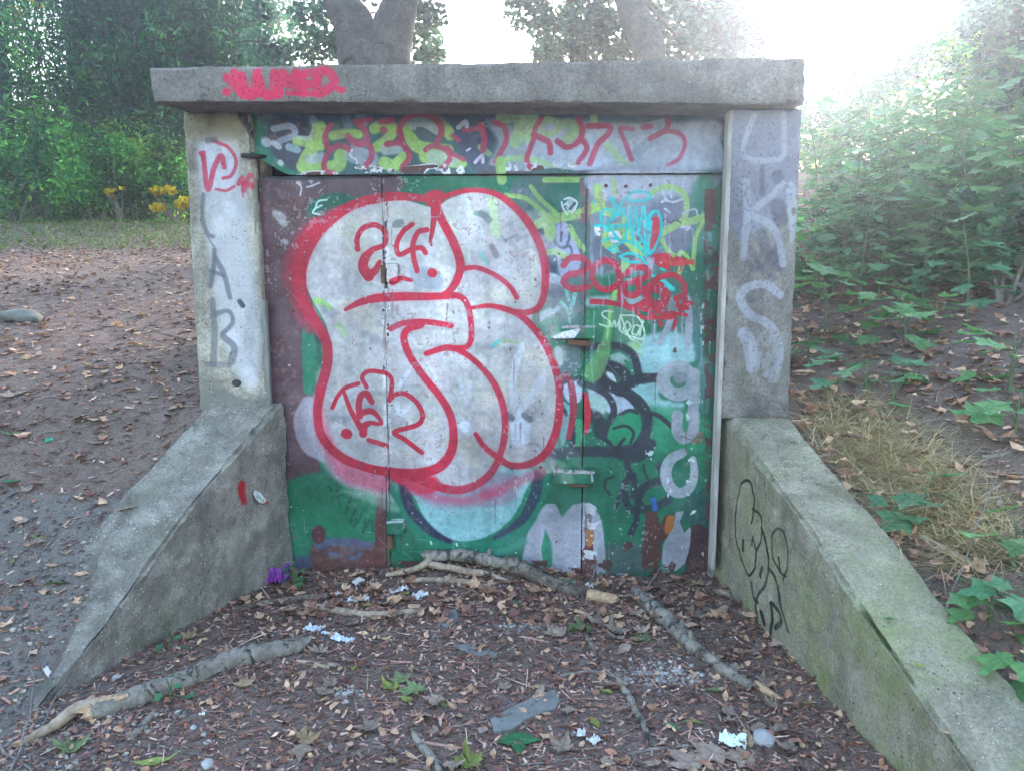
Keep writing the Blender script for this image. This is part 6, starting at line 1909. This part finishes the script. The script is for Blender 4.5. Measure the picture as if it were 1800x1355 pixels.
def grass(n, gen, L, mat_cols, name, label, lay=.8, w=.0016, rng=rng, seg=4):
    P = gen(n)
    n = len(P)
    Ls = rng.uniform(L[0], L[1], n)
    yaw = rng.uniform(0, 6.283, n)
    V = np.zeros((n, seg + 1, 2, 3)); 
    t = np.linspace(0, 1, seg + 1)
    el = np.clip(rng.normal(1.2 - lay, .3, n), .05, 1.5)
    for s in range(seg + 1):
        e = el * (1 - t[s] * rng.uniform(.3, 1.1, n))
        if s == 0: pos = P.copy()
        else: pos = pos + (np.stack([np.cos(yaw) * np.cos(e), np.sin(yaw) * np.cos(e), np.sin(e)], 1) * (Ls / seg)[:, None])
        pos[:, 2] = np.maximum(pos[:, 2], height(pos[:, 0], pos[:, 1]) + .004)
        side = np.stack([-np.sin(yaw), np.cos(yaw), 0 * yaw], 1) * (w * (1 - t[s] * .85))
        V[:, s, 0] = pos - side; V[:, s, 1] = pos + side
    V = V.reshape(-1, 3)
    F = []
    base = np.arange(n) * (seg + 1) * 2
    for s in range(seg):
        a = base + s * 2
        F.append(np.stack([a, a + 1, a + 3, a + 2], 1))
    F = np.stack(F, 1).reshape(-1, 4)
    cols = np.asarray(mat_cols)[rng.integers(0, len(mat_cols), n)] * rng.uniform(.75, 1.25, (n, 1))
    o = np_mesh(name, V, F, M_grass, fcol=np.repeat(cols, seg, 0))
    return tag(o, label, 'grass', kind='stuff')


M_grass = tint_mat('grass_blades', .7, .25, amt=.15)


def gen_dry(n):
    out = []
    while len(out) < n:
        t = random.random()
        px = 1400 + t * 290 + random.gauss(40, 38); py = 715 + t * 235 + random.gauss(0, 42)
        if px < 1402 or px > 1790 or py < 690: continue
        p = on_ground(px, py)
        if p.x < xin_r(p.y) + .30 or p.y > 1.5: continue
        out.append((p.x, p.y, p.z))
    return np.array(out)


grass(3800, gen_dry, (.12, .34), 1.3 * srgb([(186, 160, 130), (164, 140, 108), (200, 180, 140), (140, 118, 90), (150, 140, 110)]), 'dry_grass', 'tangled straw coloured dry grass along the outside of the right wing wall', lay=.95)


def gen_crest(n):
    x = rng.uniform(-12, -1.7, n); y = rng.uniform(4.8, 8.2, n) ** 1.0
    return np.stack([x, y, height(x, y)], 1)


grass(16000, gen_crest, (.05, .15), srgb([(84, 124, 52), (116, 146, 66), (70, 108, 48), (136, 140, 76)]), 'grass', 'short green grass along the crest of the left slope', lay=.3, w=.004, seg=2)
# ------------------------------------------------------------------ trees, shrubs and saplings
T_rh = [rhomb()]
T_round = [oval(.2, .75, s) for s in range(3)]
M_fol_dark = tint_mat('dark_foliage', .55, .35, nscale=3, amt=.2, spec=.4)
M_trunk = bark_mat('tree_bark', (.045, .04, .045), (.016, .014, .018), (.085, .072, .075), .6, .8)


def at(px, py, Y): return on_y(px, py, Y)


def light_drift(v, f, c, k=1.1):  # clump-wise leaf tint; pale yellow-green clumps imitate sunlit foliage
    p = v[f[:, 0]]
    m = snoise(p[:, 0] * .9 + p[:, 1] * .4, p[:, 2] * 1.1, k, 3, 7) + .6 * snoise(p[:, 0], p[:, 2] - p[:, 1] * .5, k * 3.1, 9, 7)
    return v, f, c * np.clip(1 + 1.1 * m, .35, 2.2)[:, None] * np.stack([1 + .45 * np.clip(m, -1, 1), np.ones(len(m)), 1 - .3 * np.clip(m, -1, 1)], 1)


def clump_leaves(clumps, size, cols, tm, rng, tilt=1.0, cvar=.3, dr=True):
    """clumps: (centre, radii, number of leaves)"""
    parts = []
    for c, r, n in clumps:
        d = rng.normal(0, 1, (n, 3)); d /= np.linalg.norm(d, axis=1)[:, None]
        rr = rng.uniform(.25, 1, (n, 1)) ** .6
        P = np.array(c) + d * rr * np.array(r)
        parts.append(scatter(tm, P, rng.uniform(size[0], size[1], n), tilt, np.array(cols) * rng.uniform(.75, 1.25), rng, cvar))
    return light_drift(*join(parts)) if dr else join(parts)


def limb(V, F, a, b, r0, r1, rs, sag=.1, sides=6, n=6):
    a, b = Vector(a), Vector(b)
    L = (b - a).length
    mid = (a + b) / 2 + Vector((rs.uniform(-1, 1), rs.uniform(-1, 1), rs.uniform(-.3, 1))) * L * sag
    tube(cat_rom([a, mid, b], n), [r0, (r0 + r1) * .5, r1], sides, .08, True, V, F, rs.randrange(999))


G_DARK = 1.3 * srgb([(34, 74, 48), (46, 88, 54), (28, 62, 46), (58, 100, 62), (40, 80, 60)])
G_MID = 1.1 * srgb([(50, 112, 52), (74, 132, 58), (40, 96, 50), (96, 146, 66)])
G_LITE = 1.4 * srgb([(110, 150, 80), (92, 140, 84), (130, 160, 90), (150, 170, 84)])
G_BLUE = .6 * srgb([(64, 104, 98), (80, 122, 112), (54, 92, 90), (96, 136, 122)])
YEL = srgb([(214, 176, 20), (230, 196, 40), (196, 160, 24)])


def shrub(x, y, w, h, n, cols, label, group, seed, size=(.05, .10), cat='shrub', name='shrub', tm=None):
    rg = np.random.default_rng(seed); rs = random.Random(seed)
    z0 = H(x, y)
    t = empty(name, (x, y, z0), label, cat, group)
    V, F = [], []
    cl = []
    k = 11
    for i in range(k):
        a = rs.uniform(0, 6.283); rr = rs.uniform(.1, .75)
        c = (x + math.cos(a) * w * rr, y + math.sin(a) * w * rr * .7, z0 + h * rs.uniform(.12, .85))
        cl.append((c, (w * rs.uniform(.25, .5), w * rs.uniform(.2, .4), h * rs.uniform(.14, .28)), n // k))
        limb(V, F, (x + rs.uniform(-.15, .15), y, z0 - .05), c, .018, .005, rs)
    tag(mesh_obj('stems', V, F, M_twig, t), kind='stuff')
    v, f, c = clump_leaves(cl, size, cols, tm or T_rh, rg, tilt=.5 if tm else 1.0)
    tag(np_mesh('foliage', v, f, M_fol_dark, t, fcol=c), kind='stuff')
    return t


# left: hedge of shrubs under the hanging trees
for i, (px, Y, w, h, cols, lab, n) in enumerate((
        (20, 7.6, 1.2, 1.5, G_MID, 'pale green bush at the left edge behind the dirt slope', 5200), (95, 8.4, 1.3, 1.3, G_DARK, 'low dark green bush second from the left edge', 5200), (165, 7.8, 1.1, 1.3, G_MID, 'bright green feathery bush left of the yellow sunlit leaves', 5200),
        (225, 8.6, 1.2, 1.6, G_LITE, 'light green bush between feathery bush and yellow sunlit leaves', 5200), (300, 8.2, 1.3, 1.1, G_MID, 'mid green bush just behind the yellow sunlit leaves', 5200), (345, 9.4, 1.4, 2.2, G_DARK, 'dark bush close to the left pillar', 5200),
        (60, 10.5, 1.8, 2.6, G_DARK, 'tall dark bush behind the pale left edge bush', 6500), (200, 11.0, 1.9, 2.8, G_DARK, 'tall dark bush behind the feathery bush', 6500), (320, 11.2, 1.9, 2.8, G_MID, 'tall green bush behind the dark bush near the pillar', 6500))):
    p = at(px, 392, Y)
    shrub(p.x, Y, w, h, n, cols, lab, 'bushes behind the left slope', 200 + i)
# yellow clumps: sunlight on leaves painted in as a yellow tint
M_sunlit_leaf = tint_mat('yellow_sunlit_leaf', .6, .4, amt=.1)
for i, (px, py, Y, w, h, n, lab) in enumerate(((302, 350, 7.3, .24, .32, 700, 'bright yellow sunlit leaves beside the left pillar'), (203, 337, 7.5, .10, .12, 90, 'small yellow spot of sunlit leaves left of the bright clump'), (192, 228, 9.0, .16, .3, 90, 'single yellow sunlit leaf spray high among the dark leaves'), (35, 10, 9.0, .35, .3, 90, 'yellow green leaf spray in the top left corner'))):
    p = at(px, py, Y); z0 = H(p.x, Y)
    t = empty('sunlit_leaf_clump', (p.x, Y, z0), lab, 'sunlit foliage', 'yellow sunlit leaves on the left')
    V, F = [], []; rs = random.Random(i)
    cl = []
    for k in range(6):
        c = (p.x + rs.uniform(-w, w), Y + rs.uniform(-.1, .1), p.z + rs.uniform(-h, h) * .45)
        cl.append((c, (w * .5, w * .4, h * .2), n // 6)); limb(V, F, (p.x, Y + .1, z0), c, .008, .003, rs)
    tag(mesh_obj('stems', V, F, M_twig, t), kind='stuff')
    v, f, c = clump_leaves(cl, (.035, .07), YEL, T_round, rng, dr=False)
    tag(np_mesh('sunlit_leaves', v, f, M_sunlit_leaf, t, fcol=c), kind='stuff')


# hanging trees on the left
def hanging_tree(x, y, th, r, sprays, label, seed, group, leaf=(.08, .14), cols=None, trunk=True, per=46):
    """trunk, limbs and long drooping leafy strands; sprays: (x0, x1, y0, y1, ztop, zbottom, count)"""
    rg = np.random.default_rng(seed); rs = random.Random(seed)
    z0 = H(x, y)
    t = empty('hanging_tree', (x, y, z0), label, 'tree', group)
    V, F = [], []
    tube(cat_rom([Vector((x, y, z0 - .1)), Vector((x + .1, y, z0 + th * .4)), Vector((x - .15, y, z0 + th))], 6), [r * 1.3, r, r * .6], 12, .06, True, V, F, seed)
    mesh_obj('trunk', V, F, M_trunk, t, smooth=True)
    V, F = [], []
    Ps, Cs = [], []
    for (xa, xb, ya, yb, zt, zb, cnt) in sprays:
        for k in range(4):
            limb(V, F, (x, y, z0 + th * rs.uniform(.6, .95)), (xa + (xb - xa) * (k + .5) / 4, (ya + yb) / 2, zt + rs.uniform(-.2, .3)), r * .3, .03, rs, .12)
        for s in range(cnt):
            a = Vector((rs.uniform(xa, xb), rs.uniform(ya, yb), zt + rs.uniform(-.6, .5)))
            L = (zt - zb) * rs.uniform(.5, 1.05)
            lean = rs.gauss(.12, .22)
            path = [a + Vector((lean * L * (i / 6) ** 1.3 + rs.uniform(-.03, .03), rs.uniform(-.03, .03), -L * i / 6)) for i in range(7)]
            tube(path, [.008, .003], 3, 0, False, V, F)
            P = np.array(path)
            tt = rg.uniform(0, 6, per); i0 = tt.astype(int).clip(0, 5); fr = (tt - i0)[:, None]
            Q = P[i0] * (1 - fr) + P[i0 + 1] * fr + rg.normal(0, .15, (per, 3))
            Ps.append(Q)
    tag(mesh_obj('limbs', V, F, M_trunk, t), kind='stuff')
    P = np.concatenate(Ps)
    # leaf tint varies in broad sprays, with sunlit ones painted in
    v, f, c = scatter([(q * np.array([.8, 1.2, 1]), w) for q, w in T_rh], P, rg.uniform(leaf[0], leaf[1], len(P)), 1.1, cols if cols is not None else G_DARK, rg, .35)
    v, f, c = light_drift(v, f, c)
    tag(np_mesh('crown', v, f, M_fol_dark, t, fcol=c), kind='stuff')
    return t


x0 = at(0, 200, 9).x
hanging_tree(at(8, 300, 8.2).x, 8.2, 5.5, .10, [(at(-60, 0, 8).x, at(60, 0, 8).x, 7.6, 9, 5.4, 2.3, 75)], 'slender tree with brown trunk at the left edge', 301, 'trees behind the left slope', cols=G_MID)
hanging_tree(at(150, 300, 10.5).x, 10.5, 6.5, .18, [(at(95, 0, 9).x, at(260, 0, 9).x, 8.4, 10, 6.2, 2.6, 230)], 'dark tree with long hanging branches left of the pillar', 302, 'trees behind the left slope')
hanging_tree(at(330, 300, 9.5).x, 9.8, 6.0, .16, [(at(230, 0, 8.5).x, at(440, 0, 8.5).x, 8.0, 9.6, 5.8, 2.9, 230)], 'dark tree with drooping leaves just above the left pillar', 303, 'trees behind the left slope')


def tree(x, y, th, r, lean, clumps, cols, label, seed, group, size=(.06, .11), tm=None, fork=None, limbs=True, name='tree', trunk_pts=None):
    rg = np.random.default_rng(seed); rs = random.Random(seed)
    z0 = H(x, y)
    t = empty(name, (x, y, z0), label, 'tree', group)
    V, F = [], []
    top = Vector((x + lean, y, z0 + th))
    path = cat_rom(trunk_pts or [Vector((x, y, z0 - .2)), Vector((x + lean * .4, y, z0 + th * .45)), top], 8)
    tube(path, [r * 1.25, r, r * .8], 18, .05, True, V, F, seed)
    mesh_obj('trunk', V, F, M_trunk, t, smooth=True)
    for fk in (fork or []):
        V, F = [], []
        tube(cat_rom([Vector(q) for q in fk[0]], 8), fk[1], 14, .05, True, V, F, seed + 1)
        mesh_obj('trunk_fork', V, F, M_trunk, t, smooth=True)
    V, F = [], []
    for c, rr, n in clumps:
        if limbs:
            o = path[int(len(path) * rs.uniform(.6, .99))]
            limb(V, F, o, c, r * .22, .012, rs, .15)
        for q in range(5):
            e = Vector(c) + Vector((rs.uniform(-1, 1) * rr[0], rs.uniform(-1, 1) * rr[1], rs.uniform(-1, 1) * rr[2])) * .8
            limb(V, F, c, e, .014, .004, rs, .2, 4, 4)
    if V: tag(mesh_obj('limbs', V, F, M_trunk, t), kind='stuff')
    v, f, c = clump_leaves(clumps, size, cols, tm or T_round, rg)
    tag(np_mesh('crown', v, f, M_fol_dark, t, fcol=c), kind='stuff')
    return t


def pcl(lst, Y, n, seed, depth=.5):
    """leaf clumps from picture spots (px, py, radius px, share) at depth Y"""
    rs = random.Random(seed); out = []
    for px, py, rp, k in lst:
        yy = Y + rs.uniform(-depth, depth)
        c = at(px, py, yy); s = (yy + 3.75) / FPX
        out.append((tuple(c), (rp * s, rp * s * .8, rp * s * .8), int(n * k)))
    return out


# forked trunk tree above the lintel
Y = 6.0
a, b = at(655, 130, Y), at(640, 40, Y)
base = Vector((at(665, 200, Y).x, Y, 2.0))
tree(base.x, Y, 2.6, .36, 0, pcl([(550, 35, 45, .8), (500, 95, 35, .5), (560, 85, 40, .9), (745, 30, 40, 1.0), (740, 85, 45, 1.0), (585, 10, 40, .7), (760, 100, 22, .4), (540, -70, 60, .5), (700, -120, 160, 2), (455, 20, 30, .3), (450, 75, 35, .5), (600, 70, 25, .5), (475, 115, 40, .8)], Y + 1.2, 420, 1), G_BLUE,
     'large tree with a thick forked trunk rising behind the lintel', 401, 'trees above the lintel', size=(.06, .10),
     trunk_pts=[base, Vector((at(662, 120, Y).x, Y, at(662, 120, Y).z)), at(662, 88, Y)],
     fork=[([at(640, 110, Y), at(622, 45, Y), at(596, -10, Y), at(555, -200, Y)], [.30, .25, .20, .12]), ([at(678, 110, Y), at(692, 45, Y), at(708, -20, Y), at(740, -220, Y)], [.30, .24, .20, .12])], limbs=False)
Y = 7.5
base = Vector((at(1140, 200, Y).x, Y, 2.2))
tree(base.x, Y, 3, .20, 0, pcl([(930, 20, 45, .9), (980, 50, 45, 1.0), (1030, 40, 50, 1.2), (1080, 60, 45, 1.2), (960, 95, 30, .5), (1040, 95, 40, .9), (1000, 100, 35, .6), (1190, 40, 60, 1.6), (1250, 50, 60, 1.9), (1310, 40, 60, 1.9), (1360, 60, 45, 1.3), (1220, 100, 50, 1.4), (1300, 100, 50, 1.5), (1100, 100, 30, .6), (1120, -80, 160, 2.5), (1300, -70, 110, 2), (950, -40, 70, 1)], Y + .8, 520, 2), G_BLUE,
     'leaning tree with a bare trunk rising behind the right half of the lintel', 402, 'trees above the lintel', size=(.07, .115),
     trunk_pts=[base, at(1142, 110, Y), at(1112, 20, Y), at(1085, -80, Y), at(1060, -220, Y)])
Y = 4.5
base = Vector((at(1900, 300, Y).x, Y, H(at(1900, 300, Y).x, Y)))
tree(base.x, Y, 3.5, .12, 0, pcl([(1730, 40, 45, 1.2), (1780, 60, 45, 1.3), (1740, 110, 35, .9), (1790, 150, 35, .9), (1770, 10, 50, 1.2), (1820, 100, 60, 1.3), (1760, 175, 25, .4), (1715, 15, 25, .4), (1850, 0, 90, 2), (1900, 150, 80, 1.5)], Y, 330, 3), G_BLUE,
     'tree hanging its leafy branches into the top right corner', 403, 'trees on the right', size=(.05, .09), trunk_pts=[base, at(1880, 100, Y), at(1850, -80, Y)])
# distant trees: dense backdrop on the left and behind the lintel's left end, lower on the right
for i, (px, Y, w, h, cols, lab, n) in enumerate((
        (-120, 17, 3.0, 6.5, G_DARK, 'distant dense tree beyond the left edge bushes', 15000), (180, 19, 3.2, 7.0, G_DARK, 'distant dense tree behind the hanging tree on the left', 17000), (240, 16, 3.2, 6.5, G_MID, 'distant tree between the two hanging trees', 17000), (390, 18, 3.0, 6.8, G_DARK, 'distant dense tree behind the left end of the lintel', 17000))):
    p = at(px, 380, Y); z0 = H(p.x, Y); rs = random.Random(500 + i)
    cl = []
    for k in range(26):
        a = rs.uniform(0, 6.283); q = rs.uniform(0, 1) ** .5
        cl.append(((p.x + math.cos(a) * w * q, Y + math.sin(a) * w * q * .6, z0 + h * rs.uniform(.05, 1)), (w * .38, w * .3, h * .13), n // 26))
    tree(p.x, Y, h * .7, .2, .2, cl, cols, lab, 500 + i, 'distant trees on the left', size=(.10, .17), tm=T_rh)
for i, (px, Y, w, h, cols, lab, n) in enumerate((
        (1450, 13, 1.8, 1.9, G_MID, 'hazy bush beyond the right pillar', 6000), (1540, 11, 1.8, 2.3, G_MID, 'hazy bush beyond the middle of the sapling thicket', 6000), (1640, 9.5, 1.8, 2.6, G_MID, 'tall hazy bush behind the sapling thicket', 7000), (1740, 8.5, 1.8, 2.7, G_LITE, 'pale hazy bush near the right edge behind the saplings', 7000), (1830, 8.0, 1.9, 3.0, G_MID, 'hazy bush at the right edge behind the saplings', 7000), (1400, 12, 1.4, 1.0, G_LITE, 'low pale bush beside the top of the right pillar', 3000))):
    p = at(px, 350, Y)
    shrub(p.x, Y, w, h, n, cols, lab, 'bushes behind the saplings', 600 + i, size=(.07, .16))

G_TEAL = srgb([(70, 122, 86), (84, 138, 96), (58, 108, 78), (104, 156, 108), (76, 130, 104)])
for i, (px, py, w, h, n, lab) in enumerate(((1440, 520, .42, .62, 420, 'broad leaved bush close behind the right pillar'), (1505, 470, .55, .8, 520, 'round broad leaved bush second from the right pillar'), (1600, 500, .5, .55, 460, 'round broad leaved bush in the middle of the right bank'),
                                         (1700, 480, .6, .8, 520, 'round broad leaved bush left of the right edge'), (1790, 530, .5, .7, 460, 'round broad leaved bush at the right edge'), (1570, 420, .7, .9, 560, 'larger broad leaved bush behind the round ones'))):
    p = on_ground(px, py)
    shrub(p.x, p.y, w, h, n, G_TEAL, lab, 'broad leaved bushes on the right bank', 700 + i, size=(.09, .19), tm=T_maple[:6])

# low far hedge so that the slope does not end against bare sky
far = []
rg = np.random.default_rng(9)
for k in range(70):
    x = -60 + k * 1.9 + rg.uniform(-.6, .6); yy = 34 + rg.uniform(-3, 6)
    if -2 < x < 16: continue
    far.append(((x, yy, H(x, yy) + rg.uniform(1, 3.4)), (2.2, 1.8, 2.2), 700))
v, f, c = clump_leaves(far, (.25, .5), G_DARK, T_rh, rg)
tag(np_mesh('far_wood', v, f, M_fol_dark, fcol=c), 'dark far wood beyond the left slope', 'wood', kind='stuff')

# ------------------------------------------------------------------ maple saplings on the right slope
M_sap = leaf_mat('sapling_leaf', (.05, .145, .075), (.095, .23, .11), .35)
M_sap2 = leaf_mat('young_sapling_leaf', (.08, .20, .075), (.14, .30, .11), .4)
SL = {}
for nm, mt in (('a', M_sap), ('b', M_sap2)):
    for s in range(4):
        v, f = maple(5, .55, .22, 900 + s)
        v = v + np.array([0, .30, 0])
        me = bpy.data.meshes.new('leaf'); me.from_pydata(v.tolist(), [], [tuple(map(int, q)) for q in f]); me.materials.append(mt); me.update()
        SL[nm, s] = me
for s in range(4):
    v, f = oval(.25, .36 + .06 * s, 950 + s)
    v = (v + np.array([0, .5, 0])) * .75
    me = bpy.data.meshes.new('leaf'); me.from_pydata(v.tolist(), [], [tuple(map(int, q)) for q in f]); me.materials.append(M_sap); me.update()
    SL['o', s] = me


M_stem = plain_mat('sapling_stem', (.07, .11, .05), (.12, .15, .08), 9)


def sapling(x, y, h, nl, ls, label, group, seed, mt='a', spread=.28, r=.006, name='sapling', cat='sapling', low=.25):
    rs = random.Random(seed)
    z0 = H(x, y)
    t = empty(name, (x, y, z0), label, cat, group)
    V, F = [], []
    lean = Vector((rs.uniform(-.12, .12), rs.uniform(-.12, .12), 0)) * h
    top = Vector((x, y, z0 + h)) + lean
    stem = cat_rom([Vector((x, y, z0 - .03)), Vector((x, y, z0 + h * .5)) + lean * .2, top], 6)
    tube(stem, [r * 1.5, r, r * .4], 6, .05, True, V, F)
    k = 0
    while k < nl:
        tt = low + (1 - low) * (k / nl) ** .9
        p = Vector(stem[min(len(stem) - 1, int(tt * (len(stem) - 1)))])
        a = rs.uniform(0, 6.283)
        for s in (0, 1):
            an = a + s * 3.14 + rs.uniform(-.4, .4)
            L = spread * rs.uniform(.25, 1) * (1.15 - tt * .6)
            e = p + Vector((math.cos(an) * L, math.sin(an) * L, rs.uniform(-.03, .10)))
            tube([p, (p + e) / 2 + Vector((0, 0, .015)), e], [.0025, .0015], 3, 0, False, V, F)
            o = bpy.data.objects.new('leaf', SL[mt, rs.randrange(4)])
            COL.objects.link(o); o.parent = t
            o.location = e - t.location
            q = ls * 1.85 * rs.uniform(.6, 1.1)
            o.scale = (q, q, q)
            o.rotation_euler = (rs.uniform(-.55, .1), rs.uniform(-.35, .35), an - 1.57)
            k += 1
    mesh_obj('stem', V, F, M_stem, t)
    return t


def copy_thing(src, loc, rz, sc, label, group):
    r = src.copy(); COL.objects.link(r); r.location = loc; r.rotation_euler = (0, 0, rz); r.scale = (sc, sc, sc)
    r['label'] = label; r['group'] = group
    for ch in list(src.children):
        c = ch.copy(); COL.objects.link(c); c.parent = r
        for g_ in ch.children:
            d = g_.copy(); COL.objects.link(d); d.parent = c
    return r


def sap_at(px, py, **kw):
    p = on_ground(px, py)
    return sapling(p.x, p.y, **kw)


# individual plants one can point to
sap_at(1590, 610, h=.30, nl=26, ls=.13, label='bushy bright green maple seedling in the middle of the right slope', group=None, seed=1, mt='b', spread=.30, low=.3)
sap_at(1520, 690, h=.16, nl=10, ls=.12, label='low green maple seedling above the dry grass', group=None, seed=2, mt='a', spread=.22)
sap_at(1450, 590, h=.36, nl=12, ls=.14, label='upright pale green maple seedling beside the right pillar', group=None, seed=3, mt='b', spread=.20, low=.6)
sap_at(1420, 640, h=.20, nl=10, ls=.12, label='dark green seedling close against the right pillar', group=None, seed=4, mt='a', spread=.2)
sap_at(1775, 690, h=.28, nl=16, ls=.14, label='leafy maple seedling at the right edge above the bare slope', group=None, seed=5, mt='b', spread=.25)
sap_at(1785, 760, h=.16, nl=10, ls=.13, label='low maple seedling at the right edge below the leafy one', group=None, seed=6, mt='b', spread=.2)
sap_at(1625, 905, h=.12, nl=5, ls=.11, label='small bluish green seedling in the dry grass', group=None, seed=7, mt='a', spread=.16)
sap_at(1575, 905, h=.08, nl=4, ls=.10, label='flat green seedling on the outer edge of the wing wall', group=None, seed=8, mt='a', spread=.13)
sap_at(1780, 1000, h=.16, nl=8, ls=.10, label='upper green plant at the right edge beside the lower wing wall', group=None, seed=9, mt='b', spread=.15)
sap_at(1740, 1090, h=.09, nl=8, ls=.09, label='fresh yellow green sprig beside the lower wing wall', group=None, seed=10, mt='b', spread=.10)
sap_at(1800, 1120, h=.12, nl=10, ls=.11, label='broad leaved green plant at the lower right edge', group=None, seed=11, mt='a', spread=.14)
sap_at(1812, 1200, h=.10, nl=8, ls=.10, label='lowest green plant at the right edge by the wing wall', group=None, seed=12, mt='b', spread=.12)
sap_at(1570, 705, h=.07, nl=5, ls=.07, label='tiny green seedling beside the grey log', group=None, seed=13, mt='b', spread=.10)
sap_at(1700, 560, h=.55, nl=20, ls=.14, label='tall maple seedling with flat tiers of leaves near the right edge', group=None, seed=14, mt='a', spread=.32)
protos = [sap_at(1480, 520, h=1.0, nl=34, ls=.14, label='first tall maple sapling right of the pillar', group='maple saplings in the thicket', seed=20, mt='a', spread=.40),
          sap_at(1560, 480, h=1.35, nl=46, ls=.13, label='tall maple sapling with pale top in the middle of the thicket', group='maple saplings in the thicket', seed=21, mt='a', spread=.40),
          sap_at(1650, 470, h=1.6, nl=52, ls=.13, label='tallest maple sapling standing against the white sky', group='maple saplings in the thicket', seed=22, mt='a', spread=.42),
          sap_at(1740, 500, h=.9, nl=34, ls=.14, label='bright leaved maple sapling near the right edge of the thicket', group='maple saplings in the thicket', seed=23, mt='b', spread=.42),
          sap_at(1620, 540, h=.6, nl=24, ls=.13, label='short maple sapling at the front of the thicket', group='maple saplings in the thicket', seed=24, mt='b', spread=.35),
          sap_at(1690, 520, h=1.1, nl=60, ls=.11, label='oval leaved sapling among the maples near the right edge', group='maple saplings in the thicket', seed=25, mt='o', spread=.40),
          sap_at(1510, 540, h=.8, nl=50, ls=.10, label='bushy oval leaved sapling near the right pillar', group='maple saplings in the thicket', seed=26, mt='o', spread=.34)]
rs = random.Random(41)
i = 0
while i < 70:
    x, y = rs.uniform(1.5, 7.0), rs.uniform(1.3, 1.3 + 5.9 * (1 if i % 3 else .5))
    ang = (x - 0) / (y + 3.75)
    if ang < .335 or ang > .68: continue
    src = protos[i % 7] if y > 2.6 else protos[(3, 4, 6)[i % 3]]
    z = H(x, y)
    sc = rs.uniform(.75, 1.1)
    copy_thing(src, (x, y, z), rs.uniform(0, 6), sc, 'leafy maple sapling within the green thicket on the right slope', 'maple saplings within the thicket')
    i += 1

# sprouts beside the left pillar and on the trench floor
for px, py, n, lab in ((518, 1032, 14, 'dark green mossy weed clump beside the purple wrapper'), (300, 1145, 5, 'small green weed at the foot of the left wing wall'), (300, 1232, 5, 'little green sprout under the thick pale branch')):
    sap_at(px, py, h=.05, nl=n, ls=.035, label=lab, group=None, seed=px, mt='a', spread=.05, r=.002, name='weed', cat='weed')

# ------------------------------------------------------------------ haze volume added to imitate sun glare in the lens
HAZE = 0.0062
bm = bmesh.new()
bmesh.ops.create_cube(bm, size=1)
me = bpy.data.meshes.new('haze')
bmesh.ops.scale(bm, verts=bm.verts, vec=(420, 420, 14))
bmesh.ops.translate(bm, verts=bm.verts, vec=(0, 0, 5.2))
bm.to_mesh(me); bm.free()
mh = bpy.data.materials.new('glare_haze'); mh.use_nodes = True
nt = mh.node_tree; nt.nodes.clear()
vo = nt.nodes.new('ShaderNodeVolumePrincipled'); oo = nt.nodes.new('ShaderNodeOutputMaterial')
vo.inputs['Color'].default_value = (.76, .84, 1, 1)
vo.inputs['Density'].default_value = HAZE
vo.inputs['Anisotropy'].default_value = 0.84
nt.links.new(vo.outputs[0], oo.inputs['Volume'])
me.materials.append(mh)
hz = bpy.data.objects.new('haze', me)
COL.objects.link(hz)
hz['kind'] = 'stuff'
hz['label'] = 'pale bluish haze added to imitate sun glare'
